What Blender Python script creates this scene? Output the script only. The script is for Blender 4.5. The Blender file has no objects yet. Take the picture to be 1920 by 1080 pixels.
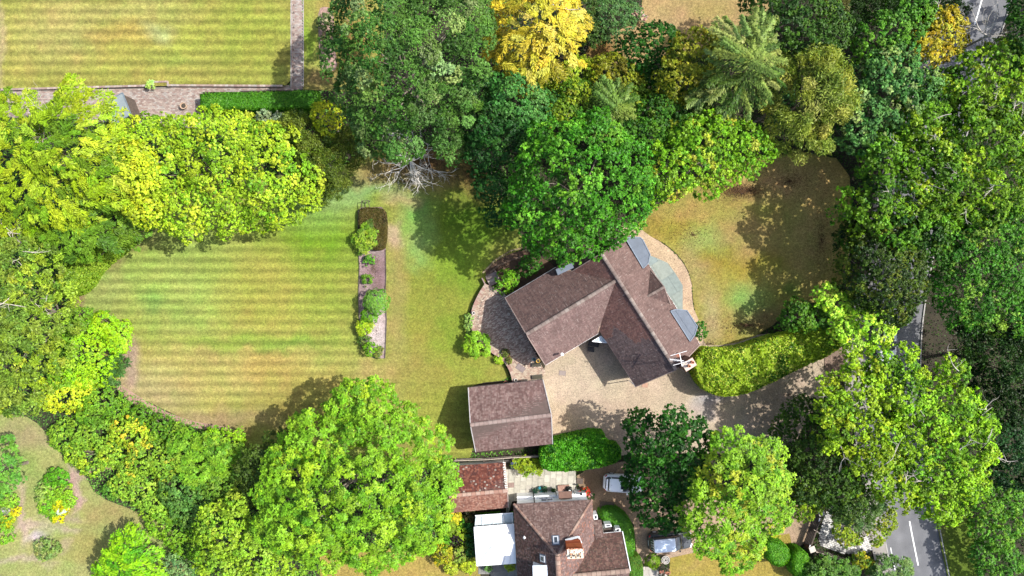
import bpy, math, random
import numpy as np
from mathutils import Vector, noise as mnoise

# ------------------------------------------------------------------ camera, sky, sun, exposure
SCN = bpy.context.scene
CAMH = 70.0                       # drone height in metres
PPM = 18.0                        # photograph pixels per metre on the ground
cam_d = bpy.data.cameras.new('camera')
cam_d.sensor_width = 36.0
cam_d.lens = 36.0 * CAMH / (1920.0 / PPM)
cam_d.clip_start = 0.5
cam_d.clip_end = 2000.0
cam = bpy.data.objects.new('camera', cam_d)
cam.location = (0, 0, CAMH)
cam.rotation_euler = (0, 0, 0)
SCN.collection.objects.link(cam)
SCN.camera = cam

SUN_EL = math.radians(51)
SUN_DIR = Vector((1.0, 0.16, 0)).normalized()          # horizontal direction towards the sun
sun_vec = Vector((SUN_DIR.x * math.cos(SUN_EL), SUN_DIR.y * math.cos(SUN_EL), math.sin(SUN_EL)))
world = bpy.data.worlds.new('World')
SCN.world = world
world.use_nodes = True
wn = world.node_tree
wn.nodes.clear()
sky = wn.nodes.new('ShaderNodeTexSky')
sky.sky_type = 'NISHITA'
sky.sun_disc = False
sky.sun_elevation = SUN_EL
sky.sun_rotation = math.atan2(SUN_DIR.x, SUN_DIR.y)
sky.dust_density = 2.5
sky.ozone_density = 0.6
bg = wn.nodes.new('ShaderNodeBackground')
bg.inputs['Strength'].default_value = 0.15
wo = wn.nodes.new('ShaderNodeOutputWorld')
wn.links.new(sky.outputs[0], bg.inputs[0])
wn.links.new(bg.outputs[0], wo.inputs[0])
sun_d = bpy.data.lights.new('sun', 'SUN')
sun_d.energy = 4.3
sun_d.angle = math.radians(0.55)
sun_d.color = (1.0, 0.975, 0.93)
sun = bpy.data.objects.new('sun', sun_d)
sun.rotation_euler = sun_vec.to_track_quat('Z', 'Y').to_euler()
sun.location = (60, 6, 80)
SCN.collection.objects.link(sun)
vs = SCN.view_settings
vs.view_transform = 'Standard'
vs.look = 'None'
vs.exposure = 0.86
vs.gamma = 1.0
vs.use_curve_mapping = False

# ------------------------------------------------------------------ small helpers
R = random.Random(7)
COL = SCN.collection
def lin(c):
    c = np.asarray(c, float) / 255.0
    return np.where(c <= 0.04045, c / 12.92, ((c + 0.055) / 1.055) ** 2.4)
KG = 0.50      # sunlit photograph colour -> surface colour
def alb(r, g, b, k=KG):
    return np.clip(lin((r, g, b)) * k, 0.002, 0.85)
def at(px, py, z=0.0):
    """point at height z that the photograph shows at pixel px,py (1920x1080)"""
    k = (CAMH - z) / CAMH
    return np.array([(px - 960) / PPM * k, (540 - py) / PPM * k, z])
def at2(pts, z=0.0):
    return [tuple(at(x, y, z)[:2]) for x, y in pts]

def mesh_obj(name, me, parent=None, loc=(0, 0, 0)):
    o = bpy.data.objects.new(name, me)
    COL.objects.link(o)
    if parent is not None:
        o.parent = parent
    else:
        o.location = loc
    return o
def tag(o, label=None, cat=None, group=None, kind=None):
    if label: o['label'] = label
    if cat: o['category'] = cat
    if group: o['group'] = group
    if kind: o['kind'] = kind
    return o
def thing(name, label, cat, loc=(0, 0, 0), group=None):
    o = bpy.data.objects.new(name, None)
    o.empty_display_size = 0.3
    o.location = (float(loc[0]), float(loc[1]), float(loc[2]))
    COL.objects.link(o)
    return tag(o, label, cat, group)

class MB:
    def __init__(s):
        s.v = []; s.f = []; s.c = []; s.cur = (0.5, 0.5, 0.5)
    def add(s, vs_, fs_, col=None):
        b = len(s.v)
        s.v.extend([tuple(float(q) for q in p) for p in vs_])
        c = s.cur if col is None else col
        for f in fs_:
            s.f.append(tuple(b + i for i in f)); s.c.append(c)
    def box(s, cx, cy, cz, sx, sy, sz, rz=0.0, col=None, bottom=True):
        c, n = math.cos(rz), math.sin(rz)
        vv = []
        for dz in (-1, 1):
            for dx, dy in ((-1, -1), (1, -1), (1, 1), (-1, 1)):
                x, y = dx * sx / 2, dy * sy / 2
                vv.append((cx + x * c - y * n, cy + x * n + y * c, cz + dz * sz / 2))
        ff = [(4, 5, 6, 7), (0, 1, 5, 4), (1, 2, 6, 5), (2, 3, 7, 6), (3, 0, 4, 7)]
        if bottom: ff.append((3, 2, 1, 0))
        s.add(vv, ff, col)
    def beam(s, a, b, w, h, col=None):
        a = Vector(a); b = Vector(b); d = (b - a).normalized()
        up = Vector((0, 0, 1)) if abs(d.z) < 0.95 else Vector((1, 0, 0))
        sd = d.cross(up).normalized(); u = sd.cross(d).normalized()
        vv = []
        for p in (a, b):
            for i, j in ((-1, -1), (1, -1), (1, 1), (-1, 1)):
                vv.append(p + sd * (i * w / 2) + u * (j * h / 2))
        s.add(vv, [(3, 2, 1, 0), (4, 5, 6, 7), (0, 1, 5, 4), (1, 2, 6, 5), (2, 3, 7, 6), (3, 0, 4, 7)], col)
    def prism(s, poly, z0, z1, col=None):
        """poly: xy list; z0,z1 numbers"""
        a = sum(poly[i][0] * poly[(i + 1) % len(poly)][1] - poly[(i + 1) % len(poly)][0] * poly[i][1] for i in range(len(poly)))
        if a < 0: poly = list(poly)[::-1]
        n = len(poly)
        vv = [(x, y, z0) for x, y in poly] + [(x, y, z1) for x, y in poly]
        ff = [tuple(range(n, 2 * n)), tuple(range(n - 1, -1, -1))] + [(i, (i + 1) % n, n + (i + 1) % n, n + i) for i in range(n)]
        s.add(vv, ff, col)
    def slab(s, poly3, t, col=None):
        """planar 3-D polygon thickened downwards by t"""
        n = len(poly3)
        vv = [tuple(p) for p in poly3] + [(p[0], p[1], p[2] - t) for p in poly3]
        s.add(vv, [tuple(range(n)), tuple(range(2 * n - 1, n - 1, -1))] + [(i, n + i, n + (i + 1) % n, (i + 1) % n) for i in range(n)], col)
    def tube(s, pts, rad, n=6, col=None, cap=True):
        pts = [Vector(p) for p in pts]
        if not hasattr(rad, '__len__'): rad = [rad] * len(pts)
        vv = []; ff = []
        ref = Vector((0.31, 0.17, 0.93)).normalized()
        for i, p in enumerate(pts):
            d = (pts[min(i + 1, len(pts) - 1)] - pts[max(i - 1, 0)])
            if d.length < 1e-6: d = Vector((0, 0, 1))
            d.normalize()
            r_ = ref if abs(d.dot(ref)) < 0.95 else Vector((1, 0, 0))
            a = d.cross(r_).normalized(); b = d.cross(a)
            for k in range(n):
                t = 2 * math.pi * k / n
                vv.append(p + a * (math.cos(t) * rad[i]) + b * (math.sin(t) * rad[i]))
        for i in range(len(pts) - 1):
            for k in range(n):
                ff.append((i * n + k, i * n + (k + 1) % n, (i + 1) * n + (k + 1) % n, (i + 1) * n + k))
        if cap:
            ff.append(tuple(range(n - 1, -1, -1))); ff.append(tuple(range((len(pts) - 1) * n, len(pts) * n)))
        s.add(vv, ff, col)
    def lathe(s, cx, cy, prof, n=16, col=None):
        """prof: list of (radius, z)"""
        vv = []; ff = []
        for r_, z in prof:
            for k in range(n):
                t = 2 * math.pi * k / n
                vv.append((cx + r_ * math.cos(t), cy + r_ * math.sin(t), z))
        for i in range(len(prof) - 1):
            for k in range(n):
                ff.append((i * n + k, i * n + (k + 1) % n, (i + 1) * n + (k + 1) % n, (i + 1) * n + k))
        ff.append(tuple(range(n - 1, -1, -1))); ff.append(tuple(range((len(prof) - 1) * n, len(prof) * n)))
        s.add(vv, ff, col)
    def loft(s, rings, col=None, caps=True):
        n = len(rings[0]); vv = [p for r_ in rings for p in r_]; ff = []
        for i in range(len(rings) - 1):
            for k in range(n):
                ff.append((i * n + k, i * n + (k + 1) % n, (i + 1) * n + (k + 1) % n, (i + 1) * n + k))
        if caps:
            ff.append(tuple(range(n - 1, -1, -1))); ff.append(tuple(range((len(rings) - 1) * n, len(rings) * n)))
        s.add(vv, ff, col)
    def build(s, name, mat, parent=None, smooth=False, colors=False):
        off = Vector((0, 0, 0))
        if parent is not None:
            p = parent
            while p is not None:
                off += p.location; p = p.parent
        elif s.v:
            a = np.array(s.v); off = Vector((float(a[:, 0].mean()), float(a[:, 1].mean()), float(a[:, 2].min())))
        me = bpy.data.meshes.new(name)
        me.from_pydata([(p[0] - off.x, p[1] - off.y, p[2] - off.z) for p in s.v], [], s.f)
        if colors:
            at_ = me.attributes.new('col', 'FLOAT_COLOR', 'CORNER')
            buf = []
            for f, c in zip(s.f, s.c):
                for _ in f: buf.extend((c[0], c[1], c[2], 1.0))
            at_.data.foreach_set('color', buf)
        me.materials.append(mat)
        if smooth: me.polygons.foreach_set('use_smooth', [True] * len(me.polygons))
        me.update()
        return mesh_obj(name, me, parent, off if parent is None else (0, 0, 0))

def inpoly(X, Y, poly):
    X = np.asarray(X); Y = np.asarray(Y)
    ins = np.zeros(X.shape, bool); n = len(poly)
    for i in range(n):
        x1, y1 = poly[i]; x2, y2 = poly[(i + 1) % n]
        if y1 == y2: continue
        c = ((y1 > Y) != (y2 > Y)) & (X < (x2 - x1) * (Y - y1) / (y2 - y1) + x1)
        ins ^= c
    return ins
def edgedist(X, Y, poly):
    d = np.full(np.shape(X), 1e9); nx = np.zeros(np.shape(X)); ny = np.zeros(np.shape(X))
    n = len(poly)
    for i in range(n):
        x1, y1 = poly[i]; x2, y2 = poly[(i + 1) % n]
        dx, dy = x2 - x1, y2 - y1; L2 = dx * dx + dy * dy + 1e-9
        t = np.clip(((X - x1) * dx + (Y - y1) * dy) / L2, 0, 1)
        qx, qy = x1 + t * dx, y1 + t * dy
        dd = np.hypot(X - qx, Y - qy)
        m = dd < d
        d = np.where(m, dd, d); nx = np.where(m, qx - X, nx); ny = np.where(m, qy - Y, ny)
    l = np.hypot(nx, ny) + 1e-6
    return d, nx / l, ny / l
def smooth_poly(pts, k=2, closed=True):
    """Chaikin corner cutting"""
    for _ in range(k):
        out = []; n = len(pts)
        rng = range(n) if closed else range(n - 1)
        if not closed: out.append(pts[0])
        for i in rng:
            a = pts[i]; b = pts[(i + 1) % n]
            out.append((a[0] * .75 + b[0] * .25, a[1] * .75 + b[1] * .25))
            out.append((a[0] * .25 + b[0] * .75, a[1] * .25 + b[1] * .75))
        if not closed: out.append(pts[-1])
        pts = out
    return pts

_ng = np.random.default_rng(11)
_lat = _ng.random((256, 256))
def vnoise(x, y):
    xi = np.floor(x).astype(int); yi = np.floor(y).astype(int)
    fx = x - xi; fy = y - yi
    fx = fx * fx * (3 - 2 * fx); fy = fy * fy * (3 - 2 * fy)
    a = _lat[xi & 255, yi & 255]; b = _lat[(xi + 1) & 255, yi & 255]
    c = _lat[xi & 255, (yi + 1) & 255]; d = _lat[(xi + 1) & 255, (yi + 1) & 255]
    return (a * (1 - fx) + b * fx) * (1 - fy) + (c * (1 - fx) + d * fx) * fy
def fbm(x, y, o=4):
    s = 0; a = .5; t = 0
    for i in range(o):
        s = s + a * vnoise(x * 2 ** i + 17.3 * i, y * 2 ** i + 5.1 * i); t += a; a *= .55
    return s / t

# ------------------------------------------------------------------ materials
def new_mat(name):
    m = bpy.data.materials.new(name); m.use_nodes = True
    nt = m.node_tree; nt.nodes.clear()
    out = nt.nodes.new('ShaderNodeOutputMaterial')
    b = nt.nodes.new('ShaderNodeBsdfPrincipled')
    nt.links.new(b.outputs[0], out.inputs[0])
    return m, nt, b, out
def nnode(nt, t, **kw):
    n = nt.nodes.new(t)
    for k, v in kw.items():
        if k in n.inputs: n.inputs[k].default_value = v
        else: setattr(n, k, v)
    return n
def noise_mul(nt, src, scale, lo, hi, detail=4, vec=None, fac_pow=None):
    """multiply colour socket src by a noise in lo..hi"""
    nz = nnode(nt, 'ShaderNodeTexNoise', Scale=scale, Detail=detail)
    if vec is not None: nt.links.new(vec, nz.inputs['Vector'])
    mr = nt.nodes.new('ShaderNodeMapRange')
    mr.inputs[1].default_value = 0.3; mr.inputs[2].default_value = 0.7
    mr.inputs[3].default_value = lo; mr.inputs[4].default_value = hi
    nt.links.new(nz.outputs[0], mr.inputs[0])
    vm = nt.nodes.new('ShaderNodeVectorMath'); vm.operation = 'SCALE'
    nt.links.new(src, vm.inputs[0]); nt.links.new(mr.outputs[0], vm.inputs['Scale'])
    return vm.outputs[0]
def coord(nt):
    g = nt.nodes.new('ShaderNodeNewGeometry'); return g.outputs['Position']
def add_bump(nt, b, scale, strength, dist=0.03, detail=5, vec=None):
    nz = nnode(nt, 'ShaderNodeTexNoise', Scale=scale, Detail=detail)
    if vec is not None: nt.links.new(vec, nz.inputs['Vector'])
    bp = nnode(nt, 'ShaderNodeBump', Strength=strength, Distance=dist)
    nt.links.new(nz.outputs[0], bp.inputs['Height']); nt.links.new(bp.outputs[0], b.inputs['Normal'])
def plain(name, col, rough=0.7, metal=0.0, var=0.15, scale=3.0, bump=0.0, spec=0.5):
    m, nt, b, out = new_mat(name)
    rgb = nt.nodes.new('ShaderNodeRGB'); rgb.outputs[0].default_value = (float(col[0]), float(col[1]), float(col[2]), 1)
    src = rgb.outputs[0]; pos = coord(nt)
    if var > 0:
        src = noise_mul(nt, src, scale, 1 - var, 1 + var, vec=pos)
        src = noise_mul(nt, src, scale * 9, 1 - var * .6, 1 + var * .6, vec=pos)
    nt.links.new(src, b.inputs['Base Color'])
    b.inputs['Roughness'].default_value = rough; b.inputs['Metallic'].default_value = metal
    b.inputs['Specular IOR Level'].default_value = spec
    if bump > 0: add_bump(nt, b, scale * 12, bump, vec=pos)
    return m
def attr_mat(name, rough=0.8, var=0.15, scale=4.0, bump=0.0, spec=0.3, fine=30.0, finev=0.0):
    m, nt, b, out = new_mat(name)
    a = nt.nodes.new('ShaderNodeAttribute'); a.attribute_name = 'col'
    src = a.outputs['Color']; pos = coord(nt)
    if var > 0: src = noise_mul(nt, src, scale, 1 - var, 1 + var, vec=pos)
    if finev > 0: src = noise_mul(nt, src, fine, 1 - finev, 1 + finev, vec=pos, detail=3)
    nt.links.new(src, b.inputs['Base Color'])
    b.inputs['Roughness'].default_value = rough
    b.inputs['Specular IOR Level'].default_value = spec
    if bump > 0: add_bump(nt, b, fine, bump, vec=pos)
    return m

def leaf_material():
    m, nt, b, out = new_mat('leaf')
    a = nt.nodes.new('ShaderNodeAttribute'); a.attribute_name = 'col'
    nt.links.new(a.outputs['Color'], b.inputs['Base Color'])
    b.inputs['Roughness'].default_value = 0.5
    b.inputs['Specular IOR Level'].default_value = 0.22
    tr = nt.nodes.new('ShaderNodeBsdfTranslucent')
    hs = nnode(nt, 'ShaderNodeHueSaturation', Saturation=1.1, Value=1.15); hs.inputs['Hue'].default_value = 0.495
    nt.links.new(a.outputs['Color'], hs.inputs['Color']); nt.links.new(hs.outputs[0], tr.inputs[0])
    mx = nt.nodes.new('ShaderNodeMixShader'); mx.inputs[0].default_value = 0.30
    nt.links.new(b.outputs[0], mx.inputs[1]); nt.links.new(tr.outputs[0], mx.inputs[2])
    nt.links.new(mx.outputs[0], out.inputs[0])
    return m
M = {}
M['leaf'] = leaf_material()
M['bark'] = plain('bark', (0.16, 0.13, 0.10), 0.9, var=0.3, scale=4, bump=0.5)
M['pale_bark'] = plain('pale bark', (0.38, 0.34, 0.29), 0.85, var=0.2, scale=5)
M['tile'] = None
def tile_material():
    m, nt, b, out = new_mat('clay roof tile')
    a = nt.nodes.new('ShaderNodeAttribute'); a.attribute_name = 'col'
    pos = coord(nt)
    src = noise_mul(nt, a.outputs['Color'], .7, 0.86, 1.14, vec=pos, detail=6)
    src = noise_mul(nt, src, 9.0, 0.92, 1.08, vec=pos)
    uv0 = nt.nodes.new('ShaderNodeAttribute'); uv0.attribute_name = 'slope'
    mp0 = nt.nodes.new('ShaderNodeMapping'); mp0.inputs['Scale'].default_value = (5.0, .5, 1.0); nt.links.new(uv0.outputs['Vector'], mp0.inputs[0])
    src = noise_mul(nt, src, 1.0, 0.80, 1.20, vec=mp0.outputs[0])
    # lichen specks
    uv = nt.nodes.new('ShaderNodeAttribute'); uv.attribute_name = 'slope'
    mp = nt.nodes.new('ShaderNodeMapping'); mp.inputs['Scale'].default_value = (11.0, 1.4, 1.0)
    nt.links.new(uv.outputs['Vector'], mp.inputs[0])
    nz = nnode(nt, 'ShaderNodeTexNoise', Scale=1.0, Detail=4); nt.links.new(mp.outputs[0], nz.inputs['Vector'])
    cr = nt.nodes.new('ShaderNodeValToRGB'); cr.color_ramp.elements[0].position = 0.60; cr.color_ramp.elements[1].position = 0.72
    nt.links.new(nz.outputs[0], cr.inputs[0])
    sc = nt.nodes.new('ShaderNodeMath'); sc.operation = 'MULTIPLY'; sc.inputs[1].default_value = 0.55
    nt.links.new(cr.outputs[0], sc.inputs[0])
    mx = nt.nodes.new('ShaderNodeMix'); mx.data_type = 'RGBA'
    nt.links.new(sc.outputs[0], mx.inputs[0]); nt.links.new(src, mx.inputs[6]); mx.inputs[7].default_value = (0.34, 0.29, 0.26, 1)
    nt.links.new(mx.outputs[2], b.inputs['Base Color'])
    b.inputs['Roughness'].default_value = 0.85; b.inputs['Specular IOR Level'].default_value = 0.25
    return m
M['tile'] = tile_material()
M['white'] = plain('white paint', (0.84, 0.84, 0.82), 0.5, var=0.04)
M['upvc'] = plain('white plastic', (0.80, 0.81, 0.82), 0.35, var=0.03)
M['glass'] = plain('window glass', (0.03, 0.035, 0.04), 0.08, var=0.0, spec=0.8)
M['pale_glass'] = plain('canopy glass', (0.30, 0.38, 0.42), 0.12, var=0.15, spec=0.8)
M['render'] = plain('cream render', (0.60, 0.56, 0.48), 0.85, var=0.08)
M['brick'] = plain('brick wall', (0.28, 0.16, 0.12), 0.9, var=0.25, scale=5, bump=0.4)
M['lead'] = plain('lead sheet', (0.085, 0.105, 0.135), 0.6, var=0.12, scale=1.5)
M['slate'] = plain('grey felt', (0.17, 0.20, 0.21), 0.8, var=0.12, scale=1.2)
M['col'] = attr_mat('mixed stone', 0.85, var=0.12, scale=3, finev=0.12, fine=18, bump=0.25)
M['wood'] = plain('weathered dark wood', (0.075, 0.055, 0.042), 0.85, var=0.3, scale=6, bump=0.3)
M['pale_wood'] = plain('grey weathered wood', (0.30, 0.25, 0.20), 0.85, var=0.25, scale=6, bump=0.3)
M['terracotta'] = plain('terracotta', (0.42, 0.17, 0.09), 0.85, var=0.15)
M['black'] = plain('black rubber', (0.02, 0.02, 0.022), 0.7, var=0.1)
M['metal'] = plain('galvanised metal', (0.62, 0.62, 0.62), 0.4, metal=0.3, var=0.05)
# ------------------------------------------------------------------ ground sheets
def clip_rect(poly, x0, y0, x1, y1):
    def cut(P, f, g):
        out = []
        for i in range(len(P)):
            a = P[i]; b = P[(i + 1) % len(P)]
            fa, fb = f(a), f(b)
            if fa >= 0: out.append(a)
            if (fa >= 0) != (fb >= 0):
                t = fa / (fa - fb); out.append((a[0] + (b[0] - a[0]) * t, a[1] + (b[1] - a[1]) * t))
        return out
    for f in (lambda p: p[0] - x0, lambda p: x1 - p[0], lambda p: p[1] - y0, lambda p: y1 - p[1]):
        poly = cut(poly, f, None)
        if len(poly) < 3: return []
    return poly
def sheet(name, poly, z, colorfn, mat, res=0.3, bumpz=0.0, label=None, cat=None, kind='structure', parent=None):
    """flat area cut into a fine grid, colour stored per point; poly in metres"""
    P = np.array(poly); x0, y0 = P.min(0); x1, y1 = P.max(0)
    nx = int((x1 - x0) / res) + 1; ny = int((y1 - y0) / res) + 1
    gx = x0 + np.arange(nx + 1) * res; gy = y0 + np.arange(ny + 1) * res
    GX, GY = np.meshgrid(gx, gy, indexing='ij')
    ins = inpoly(GX, GY, poly)
    d, _, _ = edgedist(GX, GY, poly)
    full = ins & (d > res * 1.5)
    cell_full = full[:-1, :-1] & full[1:, :-1] & full[:-1, 1:] & full[1:, 1:]
    near = (ins | (d < res * 1.5))
    cell_any = near[:-1, :-1] | near[1:, :-1] | near[:-1, 1:] | near[1:, 1:]
    idx = -np.ones(GX.shape, int)
    used = np.zeros(GX.shape, bool)
    for sx in (slice(None, -1), slice(1, None)):
        for sy in (slice(None, -1), slice(1, None)):
            used[sx, sy] |= cell_full
    idx[used] = np.arange(used.sum())
    V = [(a, b) for a, b in zip(GX[used], GY[used])]
    I, J = np.nonzero(cell_full)
    F = [tuple(q) for q in np.stack([idx[I, J], idx[I + 1, J], idx[I + 1, J + 1], idx[I, J + 1]], 1).tolist()]
    I, J = np.nonzero(cell_any & ~cell_full)
    a = sum(poly[i][0] * poly[(i + 1) % len(poly)][1] - poly[(i + 1) % len(poly)][0] * poly[i][1] for i in range(len(poly)))
    pp = list(poly) if a > 0 else list(poly)[::-1]
    for i, j in zip(I, J):
        q = clip_rect(pp, gx[i], gy[j], gx[i + 1], gy[j + 1])
        if len(q) >= 3:
            b = len(V); V.extend(q); F.append(tuple(range(b, b + len(q))))
    V = np.array(V)
    zz = np.full(len(V), float(z))
    C = colorfn(V[:, 0], V[:, 1])
    o = np.array([V[:, 0].mean(), V[:, 1].mean(), 0.0])
    me = bpy.data.meshes.new(name)
    if bumpz > 0: zz = zz + (fbm(V[:, 0] * 1.3, V[:, 1] * 1.3) - .3) * bumpz
    me.from_pydata(np.column_stack([V[:, 0] - o[0], V[:, 1] - o[1], zz]).tolist(), [], F)
    at_ = me.attributes.new('col', 'FLOAT_COLOR', 'POINT')
    C4 = np.ones((len(V), 4)); C4[:, :C.shape[1]] = C
    at_.data.foreach_set('color', C4.ravel().astype(np.float32))
    me.materials.append(mat)
    ob = mesh_obj(name, me, parent, o)
    tag(ob, label, cat, None, kind)
    return ob

def lawn_material():
    m, nt, b, out = new_mat('mown grass')
    a = nt.nodes.new('ShaderNodeAttribute'); a.attribute_name = 'col'
    pos = coord(nt)
    src = noise_mul(nt, a.outputs['Color'], 1.6, 0.88, 1.12, vec=pos, detail=6)
    src = noise_mul(nt, src, 4.2, 0.74, 1.26, vec=pos, detail=6)
    src = noise_mul(nt, src, 11.0, 0.72, 1.28, vec=pos, detail=2)
    # mower stripes; alpha of the attribute says how strongly
    sx = nt.nodes.new('ShaderNodeSeparateXYZ'); nt.links.new(pos, sx.inputs[0])
    nz = nnode(nt, 'ShaderNodeTexNoise', Scale=0.35, Detail=2); nt.links.new(pos, nz.inputs['Vector'])
    ad = nnode(nt, 'ShaderNodeMath', operation='MULTIPLY_ADD'); ad.inputs[1].default_value = 0.14
    nt.links.new(nz.outputs[0], ad.inputs[0]); nt.links.new(sx.outputs[1], ad.inputs[2])
    sc = nnode(nt, 'ShaderNodeMath', operation='MULTIPLY'); sc.inputs[1].default_value = 2 * math.pi / 1.075
    nt.links.new(ad.outputs[0], sc.inputs[0])
    sn = nnode(nt, 'ShaderNodeMath', operation='SINE'); nt.links.new(sc.outputs[0], sn.inputs[0])
    n2 = nnode(nt, 'ShaderNodeTexNoise', Scale=0.5, Detail=3); nt.links.new(pos, n2.inputs['Vector'])
    am = nnode(nt, 'ShaderNodeMath', operation='MULTIPLY'); nt.links.new(a.outputs['Alpha'], am.inputs[0]); nt.links.new(n2.outputs[0], am.inputs[1])
    st = nnode(nt, 'ShaderNodeMath', operation='MULTIPLY'); nt.links.new(sn.outputs[0], st.inputs[0]); nt.links.new(am.outputs[0], st.inputs[1])
    fa = nnode(nt, 'ShaderNodeMath', operation='MULTIPLY_ADD'); fa.inputs[1].default_value = 0.52; fa.inputs[2].default_value = 1.0
    nt.links.new(st.outputs[0], fa.inputs[0])
    vm = nt.nodes.new('ShaderNodeVectorMath'); vm.operation = 'SCALE'
    nt.links.new(src, vm.inputs[0]); nt.links.new(fa.outputs[0], vm.inputs['Scale'])
    nt.links.new(vm.outputs[0], b.inputs['Base Color'])
    b.inputs['Roughness'].default_value = 0.9; b.inputs['Specular IOR Level'].default_value = 0.15
    add_bump(nt, b, 22.0, 0.7, dist=0.04, vec=pos)
    return m
M['lawn'] = lawn_material()
def gravel_material():
    m, nt, b, out = new_mat('pea gravel')
    a = nt.nodes.new('ShaderNodeAttribute'); a.attribute_name = 'col'
    pos = coord(nt)
    src = noise_mul(nt, a.outputs['Color'], 1.2, 0.93, 1.07, vec=pos, detail=5)
    src = noise_mul(nt, src, 6.0, 0.90, 1.10, vec=pos, detail=5)
    vo = nnode(nt, 'ShaderNodeTexVoronoi', Scale=17.0); nt.links.new(pos, vo.inputs['Vector'])
    sp = nt.nodes.new('ShaderNodeSeparateColor'); nt.links.new(vo.outputs['Color'], sp.inputs[0])
    mr = nt.nodes.new('ShaderNodeMapRange'); mr.inputs[3].default_value = 0.68; mr.inputs[4].default_value = 1.24
    nt.links.new(sp.outputs[0], mr.inputs[0])
    vm = nt.nodes.new('ShaderNodeVectorMath'); vm.operation = 'SCALE'
    nt.links.new(src, vm.inputs[0]); nt.links.new(mr.outputs[0], vm.inputs['Scale'])
    nt.links.new(vm.outputs[0], b.inputs['Base Color'])
    b.inputs['Roughness'].default_value = 0.9; b.inputs['Specular IOR Level'].default_value = 0.2
    bp = nnode(nt, 'ShaderNodeBump', Strength=0.8, Distance=0.03)
    nt.links.new(vo.outputs['Distance'], bp.inputs['Height']); bp.invert = True
    nt.links.new(bp.outputs[0], b.inputs['Normal'])
    return m
M['gravel'] = gravel_material()
M['asphalt'] = attr_mat('asphalt', 0.85, var=0.10, scale=0.8, finev=0.18, fine=30, bump=0.3)
M['soil'] = attr_mat('soil', 0.95, var=0.22, scale=1.5, finev=0.3, fine=12, bump=0.9)

GAIN = np.array([.93, .91, .84])
def blobcol(base, blobs, X, Y, warp=1.2, amp=0.10, ns=.35, alpha=0.0, hue=0.12, seed=0):
    wx = (fbm(X * .5 + seed, Y * .5) - .5) * 2 * warp; wy = (fbm(X * .5 + 40, Y * .5 + 9 + seed) - .5) * 2 * warp
    PX = (X + wx) * PPM + 960; PY = 540 - (Y + wy) * PPM
    C = np.tile(alb(*base), (len(X), 1))
    al = np.full(len(X), alpha)
    for bl in blobs:
        px, py, rx, ry, col, s = bl[:6]
        d = np.sqrt(((PX - px) / rx) ** 2 + ((PY - py) / ry) ** 2)
        w = s * np.clip(1.35 - d, 0, 1) ** 1.0
        w = w * w * (3 - 2 * w) if s >= 1 else w
        w = np.clip(w, 0, 1)[:, None]
        C = C * (1 - w) + alb(*col) * w
        if len(bl) > 6: al = al * (1 - w[:, 0]) + bl[6] * w[:, 0]
    n = (fbm(X * ns + 3 + seed, Y * ns) - .5) * 2
    C = C * (1 + amp * n)[:, None]
    h = (fbm(X * .8 + 30 + seed, Y * .8 + 7, 5) - .5) * 2 * hue
    C = C * np.column_stack([(1 + h * .8) * .90, (1 - h * .25) * .95, (1 + h * .8) * 1.30])
    return np.column_stack([np.clip(C * GAIN, .003, .8), al])

def soilcol(base, amp=.2):
    def f(X, Y):
        n = (fbm(X * .6, Y * .6, 5) - .5) * 2
        return np.tile(alb(*base), (len(X), 1)) * (1 + amp * n)[:, None]
    return f

LAWNS = []
# the big ground, out to the horizon
mb = MB(); mb.add([(-900, -900, -0.02), (900, -900, -0.02), (900, 900, -0.02), (-900, 900, -0.02)], [(0, 1, 2, 3)])
g = mb.build('distant_ground', plain('woodland floor far', (0.05, 0.055, 0.03), 0.95, var=0.3, scale=.2)); tag(g, kind='structure')
sheet('ground', [(-62, -38), (62, -38), (62, 38), (-62, 38)], 0.0,
      lambda X, Y: np.clip(np.tile(np.array([.030, .025, .015]), (len(X), 1)) * (0.6 + .9 * fbm(X * .5, Y * .5, 5))[:, None], .01, .5), M['soil'], res=0.6)

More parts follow.
